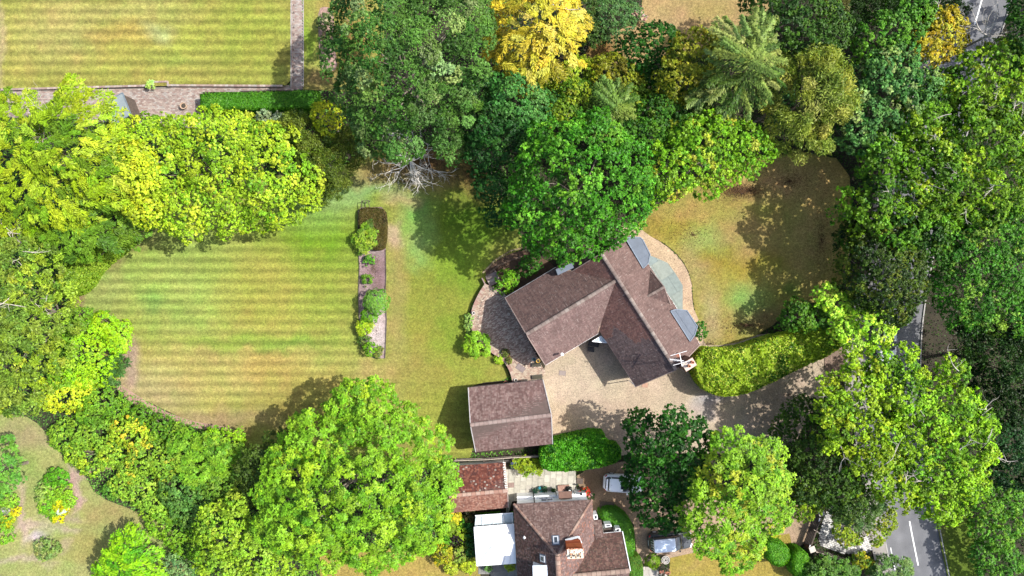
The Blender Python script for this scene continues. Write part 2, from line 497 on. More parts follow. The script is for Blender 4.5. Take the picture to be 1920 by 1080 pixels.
lawn_main = at2(smooth_poly([(130, 560), (150, 510), (200, 455), (250, 405), (330, 350), (520, 330), (640, 315), (690, 285), (760, 270), (890, 285), (960, 400), (985, 462), (950, 482), (922, 505), (905, 540),
    (888, 562), (878, 590), (878, 622), (892, 650), (930, 668), (950, 690), (957, 712), (890, 719), (880, 735), (896, 850), (840, 880), (640, 860), (470, 850), (430, 806), (360, 792), (290, 760), (215, 720), (180, 660)], 1))
def c_main(X, Y):
    return blobcol((176, 178, 76), [
        (300, 480, 190, 110, (168, 186, 78), 1, 1.0), (190, 540, 70, 80, (172, 182, 92), .8), (600, 440, 110, 90, (128, 164, 34), .95), (600, 380, 90, 50, (150, 182, 78), .9, .5),
        (480, 560, 160, 90, (184, 176, 72), .8), (340, 560, 90, 110, (170, 190, 84), .8), (620, 560, 70, 60, (160, 172, 60), .7), (400, 700, 240, 70, (196, 180, 92), .95), (500, 690, 60, 40, (200, 172, 82), .7),
        (270, 740, 90, 50, (196, 178, 112), .8), (480, 640, 200, 14, (140, 172, 50), .6), (540, 650, 80, 12, (130, 170, 56), .6), (600, 730, 110, 40, (188, 170, 76), .8),
        (285, 562, 24, 26, (128, 164, 70), .7), (145, 560, 24, 60, (166, 140, 92), 1, .2), (240, 680, 26, 50, (198, 170, 130), 1, .1), (240, 440, 60, 18, (170, 150, 90), .9, .2), (200, 480, 30, 20, (158, 140, 84), .8, .2),
        (840, 560, 130, 330, (166, 166, 62), 1, 0.10), (745, 560, 22, 300, (184, 168, 88), .8, 0.0), (880, 420, 90, 60, (112, 146, 32), 1, 0.0), (780, 395, 40, 40, (140, 188, 80), .9, 0.0), (860, 500, 60, 50, (138, 172, 44), .9, 0.0),
        (738, 440, 24, 22, (206, 182, 126), 1, 0), (750, 375, 40, 14, (200, 178, 110), .9, 0), (690, 350, 80, 26, (154, 190, 104), .9, 0), (620, 372, 60, 18, (160, 190, 100), .9, 0.1),
        (760, 330, 130, 26, (184, 160, 88), .9, 0), (800, 300, 110, 34, (128, 96, 54), .9, 0), (900, 330, 60, 50, (118, 92, 44), .9, 0), (850, 620, 40, 60, (142, 166, 48), .8, 0), (790, 460, 34, 40, (150, 190, 90), .8, 0),
        (880, 700, 60, 40, (168, 176, 66), .7, 0), (780, 700, 50, 60, (178, 160, 76), .6, 0), (700, 690, 40, 30, (196, 172, 96), .7, 0.1), (520, 790, 120, 40, (170, 150, 66), .7, .2), (380, 790, 130, 26, (190, 160, 108), .8, .1)],
        X, Y, amp=.16, alpha=.75, hue=.16)
lm = sheet('lawn', lawn_main, 0.016, c_main, M['lawn'], res=0.25); LAWNS.append((lawn_main, c_main, 0.016))

lawn_ul = at2([(-60, -60), (546, -60), (546, 150), (536, 160), (300, 161), (2, 166), (-60, 168)], 0.35)
def c_ul(X, Y):
    return blobcol((178, 172, 74), [(150, 75, 34, 26, (134, 158, 62), .8), (400, 60, 140, 60, (178, 182, 70), .6), (110, 60, 90, 70, (202, 184, 100), .7), (480, 80, 60, 80, (170, 178, 64), .7), (340, 110, 60, 20, (160, 178, 70), .6),
        (250, 20, 120, 30, (196, 184, 98), .6), (300, 60, 30, 20, (192, 196, 120), .7), (2, 80, 12, 120, (198, 180, 110), 1, 0.1), (546, 80, 6, 90, (150, 150, 60), .6), (230, 70, 60, 30, (198, 170, 80), .5)], X, Y, amp=.16, alpha=.85, hue=.18, seed=12)
sheet('lawn', lawn_ul, 0.35, c_ul, M['lawn'], res=0.28); LAWNS.append((lawn_ul, c_ul, 0.35))
lawn_strip = at2([(569, -60), (720, -60), (720, 175), (569, 168)])
def c_strip(X, Y): return blobcol((176, 178, 74), [(575, 80, 12, 60, (150, 180, 50), .8), (600, 145, 60, 26, (164, 136, 76), .9), (640, 10, 60, 26, (196, 160, 86), .9), (660, 80, 40, 60, (176, 140, 70), .9)], X, Y, seed=20)
sheet('lawn', lawn_strip, 0.016, c_strip, M['lawn'], res=0.3); LAWNS.append((lawn_strip, c_strip, .016))

lawn_r = at2(smooth_poly([(1190, 420), (1230, 385), (1290, 345), (1400, 300), (1500, 285), (1590, 300), (1600, 420), (1580, 560), (1470, 575), (1465, 600), (1400, 640), (1330, 650), (1318, 640), (1312, 610), (1300, 575), (1297, 520), (1275, 480), (1240, 452), (1210, 440)], 1))
def c_r(X, Y):
    return blobcol((182, 168, 76), [(1325, 447, 34, 34, (156, 188, 84), .85), (1405, 572, 44, 44, (146, 184, 84), .85), (1488, 545, 16, 16, (118, 150, 50), .9), (1250, 425, 60, 30, (172, 150, 56), .8), (1380, 490, 90, 30, (174, 156, 48), .7),
        (1400, 440, 70, 40, (192, 164, 92), .7), (1300, 500, 24, 60, (190, 168, 100), .7), (1330, 600, 24, 60, (196, 178, 110), .9), (1390, 358, 46, 20, (108, 76, 44), 1), (1480, 340, 110, 40, (222, 186, 108), .9), (1530, 430, 60, 130, (228, 194, 104), .9),  # last two patches are painted paler to lift the tree shade there
        (1450, 600, 80, 24, (176, 148, 84), .8), (1290, 395, 50, 22, (196, 164, 84), .8)], X, Y, amp=.18, hue=.2, seed=33)
sheet('lawn', lawn_r, 0.016, c_r, M['lawn'], res=0.25); LAWNS.append((lawn_r, c_r, .016))
lawn_top = at2(smooth_poly([(1090, 95), (1150, 60), (1203, 40), (1205, -60), (1480, -60), (1440, 30), (1340, 80), (1290, 110), (1200, 120), (1110, 130)], 1))
def c_top(X, Y): return blobcol((204, 172, 104), [(1120, 95, 50, 20, (150, 112, 50), .9), (1330, 20, 60, 30, (190, 164, 88), .7), (1250, 40, 50, 30, (208, 170, 112), .7), (1260, 75, 50, 16, (190, 166, 80), .6)], X, Y, amp=.14, seed=41)
sheet('lawn', lawn_top, 0.016, c_top, M['lawn'], res=0.3); LAWNS.append((lawn_top, c_top, .016))
lawn_bl = at2(smooth_poly([(-60, 780), (40, 775), (80, 800), (110, 850), (160, 890), (180, 930), (260, 960), (340, 1000), (360, 1140), (-60, 1140)], 1))
def c_bl(X, Y):
    tan = (212, 186, 148)
    return blobcol((184, 186, 100), [(60, 820, 60, 30, (188, 166, 112), .9), (60, 870, 30, 50, (166, 178, 88), .8), (142, 900, 9, 50, (214, 180, 148), 1), (150, 935, 8, 40, (214, 184, 150), 1), (42, 965, 9, 60, (212, 184, 146), 1), (125, 975, 50, 7, (210, 182, 148), 1), (160, 890, 22, 7, (210, 178, 144), 1), (170, 990, 40, 26, (176, 182, 92), .7),
        (60, 990, 60, 8, tan, .8), (110, 1000, 40, 8, tan, .9), (70, 1012, 26, 12, (216, 200, 176), 1), (120, 1030, 16, 10, tan, .7), (30, 1055, 70, 8, tan, .7), (200, 960, 60, 30, (190, 170, 96), .7), (180, 1030, 60, 26, (188, 172, 84), .6), (100, 1010, 30, 20, (170, 180, 90), .5)], X, Y, amp=.18, hue=.18, seed=55)
sheet('lawn', lawn_bl, 0.016, c_bl, M['lawn'], res=0.28); LAWNS.append((lawn_bl, c_bl, .016))
lawn_b2 = at2([(600, 1020), (900, 1040), (902, 1140), (600, 1140)])
def c_b2(X, Y): return blobcol((194, 170, 80), [(760, 1070, 60, 14, (200, 168, 84), .7), (870, 1075, 20, 12, (150, 158, 60), .6)], X, Y, seed=60)
sheet('lawn', lawn_b2, 0.016, c_b2, M['lawn'], res=0.3); LAWNS.append((lawn_b2, c_b2, .016))
lawn_b3 = at2([(1256, 1046), (1330, 1030), (1480, 1000), (1510, 1140), (1252, 1140)])
def c_b3(X, Y): return blobcol((190, 168, 72), [(1290, 1060, 30, 10, (204, 172, 90), .7)], X, Y, seed=66)
sheet('lawn', lawn_b3, 0.016, c_b3, M['lawn'], res=0.3); LAWNS.append((lawn_b3, c_b3, .016))
verge_poly = at2([(1748, 930), (1836, 900), (1822, 960), (1836, 1140), (1790, 1140), (1766, 1040)])
def c_v(X, Y): return blobcol((112, 134, 36), [(1760, 1000, 14, 80, (140, 132, 70), .8)], X, Y, seed=70)
sheet('verge', verge_poly, 0.10, c_v, M['lawn'], res=0.3); LAWNS.append((verge_poly, c_v, .10))

# short blades standing in the lawns
def grass_blades():
    rng = np.random.default_rng(5); Vs = []; Cs = []
    for poly, cf, z in LAWNS:
        P = np.array(poly); x0, y0 = np.maximum(P.min(0), [-55, -31]); x1, y1 = np.minimum(P.max(0), [55, 31])
        n = int((x1 - x0) * (y1 - y0) * 30)
        X = rng.uniform(x0, x1, n); Y = rng.uniform(y0, y1, n)
        k = inpoly(X, Y, poly); X = X[k]; Y = Y[k]; n = len(X)
        C = cf(X, Y)[:, :3] * rng.uniform(.62, 1.35, (n, 1))
        a = rng.uniform(0, 6.28, n); L = rng.uniform(.05, .11, n); w = rng.uniform(.015, .03, n)
        ca, sa = np.cos(a), np.sin(a)
        p0 = np.column_stack([X - sa * w, Y + ca * w, np.full(n, z)]); p1 = np.column_stack([X + sa * w, Y - ca * w, np.full(n, z)])
        p2 = np.column_stack([X + ca * L, Y + sa * L, z + rng.uniform(.02, .06, n)])
        Vs.append(np.stack([p0, p1, p2], 1).reshape(-1, 3)); Cs.append(np.repeat(C, 3, 0))
    V = np.concatenate(Vs); C = np.concatenate(Cs)
    nt_ = len(V) // 3
    me = bpy.data.meshes.new('grass'); me.vertices.add(len(V)); me.vertices.foreach_set('co', V.ravel().astype(np.float32))
    me.loops.add(len(V)); me.loops.foreach_set('vertex_index', np.arange(len(V), dtype=np.int32))
    me.polygons.add(nt_); me.polygons.foreach_set('loop_start', np.arange(0, len(V), 3, dtype=np.int32)); me.polygons.foreach_set('loop_total', np.full(nt_, 3, dtype=np.int32))
    me.update(calc_edges=True)
    a_ = me.attributes.new('col', 'FLOAT_COLOR', 'POINT'); a_.data.foreach_set('color', np.column_stack([C, np.ones(len(C))]).ravel().astype(np.float32))
    me.materials.append(M['leaf'])
    o = mesh_obj('grass', me); tag(o, 'short dry summer grass growing over all of the lawns', 'grass', None, 'stuff')
grass_blades()

# gravel drives
def gravcol(blobs, base=(232, 208, 166), seed=0):
    def f(X, Y):
        c = blobcol(base, blobs, X, Y, amp=.16, hue=.06, ns=.8, seed=seed); c[:, :3] *= np.array([.98, .97, .90]); return c
    return f
drive = at2(smooth_poly([(1010, 700), (1060, 640), (1150, 600), (1260, 640), (1330, 640), (1480, 620), (1560, 640), (1566, 700), (1530, 760), (1480, 850), (1330, 850), (1180, 850), (1080, 870), (1030, 840), (1030, 760)], 1))
sheet('driveway', drive, 0.010, gravcol([(1330, 758, 36, 16, (206, 198, 186), .9), (1352, 752, 15, 8, (120, 120, 122), 1), (1320, 775, 30, 18, (216, 200, 176), .8), (1450, 780, 90, 70, (196, 170, 134), .8), (1060, 800, 40, 40, (226, 196, 146), .6), (1160, 780, 70, 50, (222, 192, 152), .6), (1120, 710, 60, 40, (238, 216, 172), .6)], seed=4), M['gravel'], res=.3)
drive2 = at2(smooth_poly([(1078, 880), (1200, 860), (1300, 940), (1500, 930), (1524, 955), (1522, 1010), (1490, 1030), (1400, 1010), (1300, 1040), (1255, 1048), (1236, 1060), (1196, 1056), (1186, 960), (1120, 965), (1090, 930)], 1))
sheet('driveway', drive2, 0.010, gravcol([(1120, 905, 50, 40, (176, 142, 100), .9), (1230, 1020, 40, 40, (226, 196, 158), .6), (1500, 970, 30, 40, (204, 172, 132), .7), (1170, 950, 30, 40, (196, 160, 116), .7)], base=(214, 182, 140), seed=9), M['gravel'], res=.3)  # brown patches near the hedge are the maple's shade painted on the gravel
gpath = at2(smooth_poly([(1160, 420), (1190, 418), (1214, 440), (1243, 456), (1276, 484), (1297, 524), (1298, 572), (1310, 600), (1322, 628), (1318, 642), (1290, 650), (1240, 600), (1200, 520), (1170, 460)], 1))
sheet('gravel_path', gpath, 0.020, gravcol([(1240, 470, 40, 30, (240, 208, 160), .5)], base=(238, 204, 158), seed=15), M['gravel'], res=.3)

# road, pavement, centre marks
rc = [(1880, -120), (1850, -40), (1841, 0), (1828, 45), (1806, 100), (1798, 125), (1745, 290), (1703, 440), (1678, 580), (1672, 670), (1675, 765), (1689, 880), (1705, 978), (1721, 1058), (1740, 1150), (1760, 1240)]
rc = smooth_poly(rc, 2, closed=False)
RC = [Vector((*at(x, y)[:2], 0)) for x, y in rc]
def offset_line(pts, d):
    out = []
    for i, p in enumerate(pts):
        t = (pts[min(i + 1, len(pts) - 1)] - pts[max(i - 1, 0)]).normalized()
        out.append((p.x - t.y * d, p.y + t.x * d))     # +d = to the left of travel (towards +x when going down)
    return out
def strip(name, d0, d1, z, mat, colf, i0=0, i1=None, kind='structure', z0=None):
    a = offset_line(RC, d0)[i0:i1]; b = offset_line(RC, d1)[i0:i1]
    if z0 is not None:
        m_ = MB()
        for i in range(len(a) - 1):
            q = [a[i], a[i + 1], b[i + 1], b[i]]
            m_.prism(q, z0, z, tuple(colf))
        o = m_.build(name, mat, colors=True); tag(o, kind=kind); return o
    return sheet(name, a + b[::-1], z, colf, mat, res=.35, kind=kind)
def c_road(X, Y):
    A = np.array([(v.x, v.y) for v in RC]); d = np.min(np.hypot(X[:, None] - A[None, :, 0], Y[:, None] - A[None, :, 1]), 1)
    wear = .012 * np.cos(np.clip(np.abs(d), 0, 3) * 4.2); patch = np.where(vnoise(X * .22 + 3, Y * .10) > .62, .86, 1.0)
    return (np.array([.136, .136, .142]) + wear[:, None]) * ((.80 + .4 * fbm(X * .5, Y * .5, 5)) * patch)[:, None]
strip('road', -2.85, 2.85, 0.008, M['asphalt'], c_road)
strip('pavement', -4.4, -2.95, 0.10, M['asphalt'], lambda X, Y: np.tile(np.array([.23, .21, .19]), (len(X), 1)))
# kerbs: individual stones are below the size limit, so one run each
for s in (-2.90, 2.90):
    a = offset_line(RC, s - .06); b = offset_line(RC, s + .06); m_ = MB()
    for i in range(len(a) - 1):
        n = max(1, int(math.dist(a[i], a[i + 1]) / .9))
        for k in range(n):
            t0, t1 = k / n, (k + .97) / n
            L = lambda p, q, t: (p[0] + (q[0] - p[0]) * t, p[1] + (q[1] - p[1]) * t)
            c = R.uniform(.22, .32)
            m_.prism([L(a[i], a[i + 1], t0), L(a[i], a[i + 1], t1), L(b[i], b[i + 1], t1), L(b[i], b[i + 1], t0)], 0, .115, (c, c * .95, c * .88))
    tag(m_.build('kerb', M['col'], colors=True), kind='structure')
# painted marks
def lerp_line(py0, py1, w, off=0.0):
    pts = []
    for t in np.linspace(0, 1, 8):
        y = py0 + (py1 - py0) * t
        xs = np.interp(y, [p[1] for p in rc], [p[0] for p in rc]); pts.append(Vector((*at(xs, y)[:2], 0)))
    a = offset_line(pts, off - w / 2); b = offset_line(pts, off + w / 2)
    return a + b[::-1]
M['paint'] = plain('road paint', (0.66, 0.66, 0.64), 0.7, var=0.15, scale=6)
marks = MB()
for y0, y1 in ((-110, -60), (-30, 46), (98, 126), (160, 210), (240, 290), (320, 370), (400, 450), (480, 530), (560, 610), (655, 690), (742, 780), (840, 890), (977, 1060), (1090, 1150)):
    p = lerp_line(y0, y1, .14); marks.add([(x, y, .016) for x, y in p], [tuple(range(len(p)))])
for y0, y1 in ((1018, 1060),):
    p = lerp_line(y0, y1, .09, -2.45); marks.add([(x, y, .016) for x, y in p], [tuple(range(len(p)))])
mo = marks.build('road_marking', M['paint']); tag(mo, kind='structure')

# ------------------------------------------------------------------ brick and stone paving
def bricks(name, poly, z, L, Wd, ang, cols, gap=.012, t=.05, jit=.12, label=None, cat=None, parent=None, kind='stuff', bond=True, z_base=True, skip=None):
    rng = random.Random(hash(name) % 999 if False else len(poly) * 7 + int(L * 100))
    P = np.array(poly); c, s = math.cos(ang), math.sin(ang)
    U = P[:, 0] * c + P[:, 1] * s; Vv = -P[:, 0] * s + P[:, 1] * c
    m_ = MB(); r_ = 0; v = Vv.min()
    us, vs_ = [], []
    while v < Vv.max():
        u = U.min() - (L / 2 if (r_ % 2 and bond) else 0)
        while u < U.max():
            us.append(u + L / 2); vs_.append(v + Wd / 2); u += L
        v += Wd; r_ += 1
    us = np.array(us); vs_ = np.array(vs_)
    X = us * c - vs_ * s; Y = us * s + vs_ * c
    k = inpoly(X, Y, poly)
    if skip is not None:
        for sp_ in skip: k &= ~inpoly(X, Y, sp_)
    for x, y in zip(X[k], Y[k]):
        cc = cols[rng.randrange(len(cols))]; j = 1 + rng.uniform(-jit, jit) + (vnoise(np.array([x * .5]), np.array([y * .5]))[0] - .5) * .25
        m_.box(x, y, z - t / 2 + rng.uniform(-.004, .004), L - gap, Wd - gap, t, ang + rng.uniform(-.01, .01), tuple(q * j for q in cc), bottom=False)
    o = m_.build(name, M['col'], parent, colors=True)
    return tag(o, label, cat, None, kind)
brk = [tuple(alb(214, 192, 178, .42)), tuple(alb(200, 176, 164, .42)), tuple(alb(222, 204, 190, .42)), tuple(alb(192, 164, 152, .42)), tuple(alb(216, 204, 194, .42))]
terr = at2([(-60, 160), (546, 160), (546, -60), (567, -60), (567, 168), (380, 173), (375, 240), (-60, 215)])
tb = MB(); tb.prism(terr, -.02, .035, (.17, .15, .13)); tr_o = tb.build('terrace', M['col'], colors=True); tag(tr_o, kind='structure')
bricks('paving_brick', at2([(-60, 167), (545, 165), (545, -60), (567, -60), (567, 168), (380, 173), (375, 240), (-60, 215)]), .065, .30, .15, 0.0, brk, parent=tr_o, t=.04, gap=.02)
# lawn retaining wall, with coping stones
def wall_run(name, pts, w, z0, z1, cols, L=.3, mat='col', closed=False, label=None, cat='wall', copw=None, cop=None, piecename='coping_stone'):
    """low wall along pts (metres): core plus separate coping pieces"""
    V = [Vector((p[0], p[1], 0)) for p in pts]
    root = thing(name, label, cat, (V[0].x, V[0].y, 0))
    a = offset_line(V, -w / 2); b = offset_line(V, w / 2); core = MB()
    for i in range(len(a) - 1): core.prism([a[i], a[i + 1], b[i + 1], b[i]], z0, z1 - .05, cols[0])
    core.build('core', M[mat], root, colors=True)
    cw = copw or w + .06
    cp = MB(); tot = 0; n = 0
    rr = random.Random(3)
    for i in range(len(V) - 1):
        d = V[i + 1] - V[i]; k = max(1, round(d.length / L))
        for q in range(k):
            c = V[i] + d * ((q + .5) / k)
            cc = rr.choice(cols); j = rr.uniform(.85, 1.15)
            cp.box(c.x, c.y, z1 - .025 + rr.uniform(-.004, .004), d.length / k - .015, cw, .05, math.atan2(d.y, d.x), tuple(t_ * j for t_ in cc)); n += 1
    o = cp.build(piecename, M['col'], root, colors=True); o['kind'] = 'stuff'
    return root
wall_run('retaining_wall', at2([(2, 168), (278, 160.5)], .35), .14, 0, .40, brk, label='long low brick wall edging the striped top left lawn, left of the pale shrub')
wall_run('retaining_wall', at2([(315, 160), (530, 161)], .35), .14, 0, .40, brk, label='low brick wall edging the striped top left lawn, right of the step recess')
wall_run('step_recess', at2([(286, 163.5), (286, 154), (315, 153), (315, 162)], .35), .12, .0, .42, brk, label='small brick step recess in the lawn wall beside the pale shrub', cat='steps')
# path edging beside the narrow brick path
ed = MB()
for x_, z_ in ((545.5, .36), (568.5, .08)):
    for k in range(60):
        y_ = -60 + k * 3.75; p = at(x_, y_, z_)
        c = R.uniform(.22, .34); ed.box(p[0], p[1], z_ - .04, .09, .19, .08, 0, (c, c * .9, c * .84))
eo = ed.build('path_edging', M['col'], colors=True); tag(eo, 'thin stone edging along both sides of the narrow brick path', 'edging', None, 'stuff')
# little dark recessed slots down the narrow path
for i, y_ in enumerate((10, 24, 38, 52, 66, 80, 94, 108, 122, 136, 150)):
    p = at(551, y_); m_ = MB(); m_.box(p[0], p[1], .068, .10, .2, .012, 0, (.10, .08, .07)); o = m_.build('brick', M['col'], tr_o, colors=True)

# patio west of the house, raised
TZ = 0.5
ter2 = smooth_poly([(912, 533), (900, 552), (889, 575), (884, 600), (889, 625), (906, 648), (925, 660), (940, 668), (952, 682), (960, 698), (964, 716)], 2, closed=False)
pat = at2(ter2, TZ) + at2([(1012, 712), (1022, 700), (1000, 655), (950, 562), (945, 548)], TZ)
pb = MB(); pb.prism(pat, 0, TZ - .035, (.14, .12, .10)); po = pb.build('patio', M['col'], colors=True); tag(po, kind='structure')
pbr = [tuple(alb(200, 170, 150, .62)), tuple(alb(180, 150, 132, .62)), tuple(alb(212, 184, 164, .62)), tuple(alb(166, 138, 120, .62)), tuple(alb(222, 204, 182, .62))]
inner = at2([(905, 560), (897, 585), (896, 612), (908, 634), (930, 648), (955, 668), (975, 690), (1010, 690), (1022, 698), (1000, 655), (950, 562), (930, 545)], TZ)
bricks('paving_brick', inner, TZ, .21, .105, math.radians(33), pbr, parent=po, t=.04, gap=.022)
bricks('border_brick', pat, TZ - .004, .21, .12, math.radians(-5), [tuple(alb(206, 182, 158, .5)), tuple(alb(190, 160, 140, .5)), tuple(alb(214, 196, 172, .5))], parent=po, t=.035, skip=[inner])
wall_run('retaining_wall', at2(ter2, TZ), .30, 0, TZ + .12, [tuple(alb(206, 176, 158)), tuple(alb(190, 152, 136)), tuple(alb(214, 190, 170))], L=.22, label='curved brick retaining wall round the raised house patio')
# patio steps
st = thing('garden_steps', 'short flight of brick garden steps at the top of the curved patio', 'steps', at(921, 524))
for k in range(4):
    a = at(914 + k * 2.2, 516 + k * 4.6); m_ = MB(); m_.box(a[0] + .35, a[1] + .0, (k + 1) * .065, 1.15, .30, (k + 1) * .13, math.radians(27), brk[k % 4]); m_.build('tread', M['col'], st, colors=True)
for dx in (-1, 1):
    a = at(921 + dx * 12, 524 - dx * 7); m_ = MB(); m_.box(a[0], a[1], .3, .12, 1.2, .6, math.radians(27), brk[3]); m_.build('side_wall', M['col'], st, colors=True)
# sunk bed above the patio
bed2 = at2(smooth_poly([(905, 515), (925, 492), (955, 475), (990, 468), (1045, 500), (1040, 515), (955, 560), (935, 540)], 1))
sheet('flower_bed', bed2, 0.03, soilcol((112, 88, 70)), M['soil'], res=.4, kind='structure', bumpz=.05)
wall_run('bed_edging', at2([(912, 517), (935, 498), (960, 487), (992, 478)], .1), .12, 0, .22, [tuple(alb(150, 125, 104)), tuple(alb(120, 96, 80))], label='curved dark brick edging round the sunk bed above the patio', cat='edging')
wall_run('bed_edging', at2([(905, 512), (928, 488), (958, 470), (990, 462)], .1), .10, 0, .12, [tuple(alb(176, 160, 120)), tuple(alb(150, 130, 96))], label='outer pale edging strip between the lawn and the sunk bed', cat='edging')

# long bed in the lawn
bed1 = at2([(671, 396), (677, 389), (716, 388), (724, 400), (723, 520), (725, 600), (722, 672), (700, 672), (682, 655), (674, 610), (672, 540), (674, 470)])
def c_bed(X, Y):
    return blobcol((190, 160, 142), [(700, 430, 40, 44, (92, 72, 42), 1), (700, 478, 20, 10, (206, 186, 164), .9), (708, 500, 26, 30, (160, 126, 114), .8), (706, 620, 20, 50, (226, 208, 182), 1), (690, 560, 20, 20, (150, 120, 108), .7), (712, 540, 16, 20, (146, 110, 98), .7)], X, Y, warp=.4, amp=.25, hue=.1, seed=80)[:, :3]
sheet('flower_bed', bed1, 0.035, c_bed, M['soil'], res=.2, bumpz=.04)
wall_run('bed_edging', at2([(723, 468), (724, 520), (722, 560), (725, 600), (722, 672)], .1), .035, 0, .17, [(.09, .07, .05), (.12, .10, .08)], label='dark timber edging along the right side of the long lawn bed', cat='edging', copw=.05)
wall_run('bed_edging', at2([(671, 398), (672, 470), (674, 500), (672, 560), (676, 655)], .1), .035, 0, .15, [(.08, .06, .05), (.12, .10, .08)], label='dark timber edging along the left side of the long lawn bed', cat='edging', copw=.05)
bed3 = at2(smooth_poly([(597, 16), (612, 12), (626, 20), (628, 90), (634, 130), (612, 136), (600, 126), (597, 60)], 1))
sheet('flower_bed', bed3, 0.03, soilcol((186, 152, 138)), M['soil'], res=.3, bumpz=.03)
# grey paved terrace behind the house
gp = at2([(1219, 479), (1232, 484), (1252, 493), (1266, 512), (1280, 535), (1280, 582), (1262, 582), (1240, 560), (1205, 520), (1206, 500)], .2)
tb = MB(); tb.prism(gp, 0, .19, (.20, .22, .21)); gpo = tb.build('rear_terrace', M['col'], colors=True); tag(gpo, kind='structure')
GA = math.radians(-58); GAN = math.radians(32)
cset = [tuple(alb(168, 180, 172, .46)), tuple(alb(160, 174, 168, .46)), tuple(alb(172, 182, 172, .46)), tuple(alb(162, 178, 176, .46))]
def clip_conv(P, Q):
    """clip polygon P by convex ccw polygon Q"""
    for i in range(len(Q)):
        a = Q[i]; b = Q[(i + 1) % len(Q)]; out = []
        f = lambda p: (b[0] - a[0]) * (p[1] - a[1]) - (b[1] - a[1]) * (p[0] - a[0])
        for j in range(len(P)):
            p = P[j]; q = P[(j + 1) % len(P)]; fp, fq = f(p), f(q)
            if fp >= 0: out.append(p)
            if (fp >= 0) != (fq >= 0):
                t = fp / (fp - fq); out.append((p[0] + (q[0] - p[0]) * t, p[1] + (q[1] - p[1]) * t))
        P = out
        if len(P) < 3: return []
    return P
def slabs(poly, z, L, Wd, ang, cols, parent, t=.04, gap=.02, name='paving_slab', rows_offset=.5, jit=.06):
    P = np.array(poly); c, s = math.cos(ang), math.sin(ang)
    a2 = sum(poly[i][0] * poly[(i + 1) % len(poly)][1] - poly[(i + 1) % len(poly)][0] * poly[i][1] for i in range(len(poly)))
    pp = list(poly) if a2 > 0 else list(poly)[::-1]
    U = P[:, 0] * c + P[:, 1] * s; Vv = -P[:, 0] * s + P[:, 1] * c
    v = Vv.min(); r_ = 0; rr = random.Random(4)
    while v < Vv.max():
        u = U.min() - L * rows_offset * (r_ % 2)
        while u < U.max():
            q = [(u + gap / 2, v + gap / 2), (u + L - gap / 2, v + gap / 2), (u + L - gap / 2, v + Wd - gap / 2), (u + gap / 2, v + Wd - gap / 2)]
            q = [(x * c - y * s, x * s + y * c) for x, y in q]
            k = clip_conv(pp, q)
            if len(k) >= 3:
                ar = abs(sum(k[i][0] * k[(i + 1) % len(k)][1] - k[(i + 1) % len(k)][0] * k[i][1] for i in range(len(k)))) / 2
                if ar > .02:
                    m_ = MB(); j = 1 + rr.uniform(-jit, jit); cc = rr.choice(cols)
                    m_.prism(k, z - t, z + rr.uniform(-.003, .003), tuple(x * j for x in cc)); m_.build(name, M['col'], parent, colors=True)
            u += L
        v += Wd; r_ += 1
slabs(gp, .22, 1.5, 1.9, GAN, cset, gpo, gap=.018, jit=.03)

# neighbour's paved yard
yard = at2([(949, 880), (1079, 880), (1080, 912), (1086, 930), (960, 940), (952, 968), (949, 968)])
tb = MB(); tb.prism(yard, -.01, .03, (.22, .21, .18)); yo = tb.build('yard', M['col'], colors=True); tag(yo, kind='structure')
ys = [tuple(alb(222, 216, 196)), tuple(alb(208, 202, 184)), tuple(alb(226, 220, 202)), tuple(alb(198, 194, 178)), tuple(alb(214, 206, 190))]
slabs(yard, .07, .82, .62, math.radians(88), ys, yo, gap=.03)
walk = at2([(838, 975), (950, 962), (954, 968), (965, 967), (965, 978), (885, 980), (846, 985), (838, 990)])
tb = MB(); tb.prism(walk, -.01, .03, (.22, .20, .17)); wk = tb.build('path', M['col'], colors=True); tag(wk, kind='structure')
slabs(walk, .06, .8, .6, math.radians(4), ys, wk, gap=.03)
w3 = at2([(897, 1058), (1000, 1058), (1000, 1120), (920, 1120), (920, 1076), (897, 1076)])
tb = MB(); tb.prism(w3, -.01, .03, (.16, .16, .15)); wk = tb.build('path', M['col'], colors=True); tag(wk, kind='structure')
slabs(w3, .06, .75, .6, math.radians(4), [tuple(alb(164, 160, 152)), tuple(alb(148, 146, 140)), tuple(alb(176, 172, 164))], wk, gap=.03)
w4 = at2([(1206, 1062), (1240, 1066), (1252, 1080), (1252, 1130), (1206, 1130)])
tb = MB(); tb.prism(w4, -.01, .03, (.25, .24, .22)); wk = tb.build('path', M['col'], colors=True); tag(wk, kind='structure')
slabs(w4, .06, .7, .7, math.radians(2), [tuple(alb(228, 218, 204)), tuple(alb(214, 206, 194))], wk, gap=.03)
# stone sett apron at the lower right entrance
apron = at2(smooth_poly([(1546, 962), (1532, 1020), (1556, 1030), (1590, 1040), (1636, 1034), (1634, 1018), (1620, 950), (1580, 930)], 1))
tb = MB(); tb.prism(apron, -.01, .03, (.16, .16, .155)); ap = tb.build('apron', M['col'], colors=True); tag(ap, kind='structure')
bricks('granite_sett', apron, .07, .30, .19, math.radians(-20), [tuple(alb(236, 232, 224, .55)), tuple(alb(216, 212, 206, .5)), tuple(alb(244, 240, 232, .55)), tuple(alb(150, 148, 146, .5))], parent=ap, gap=.035, t=.04, jit=.2)
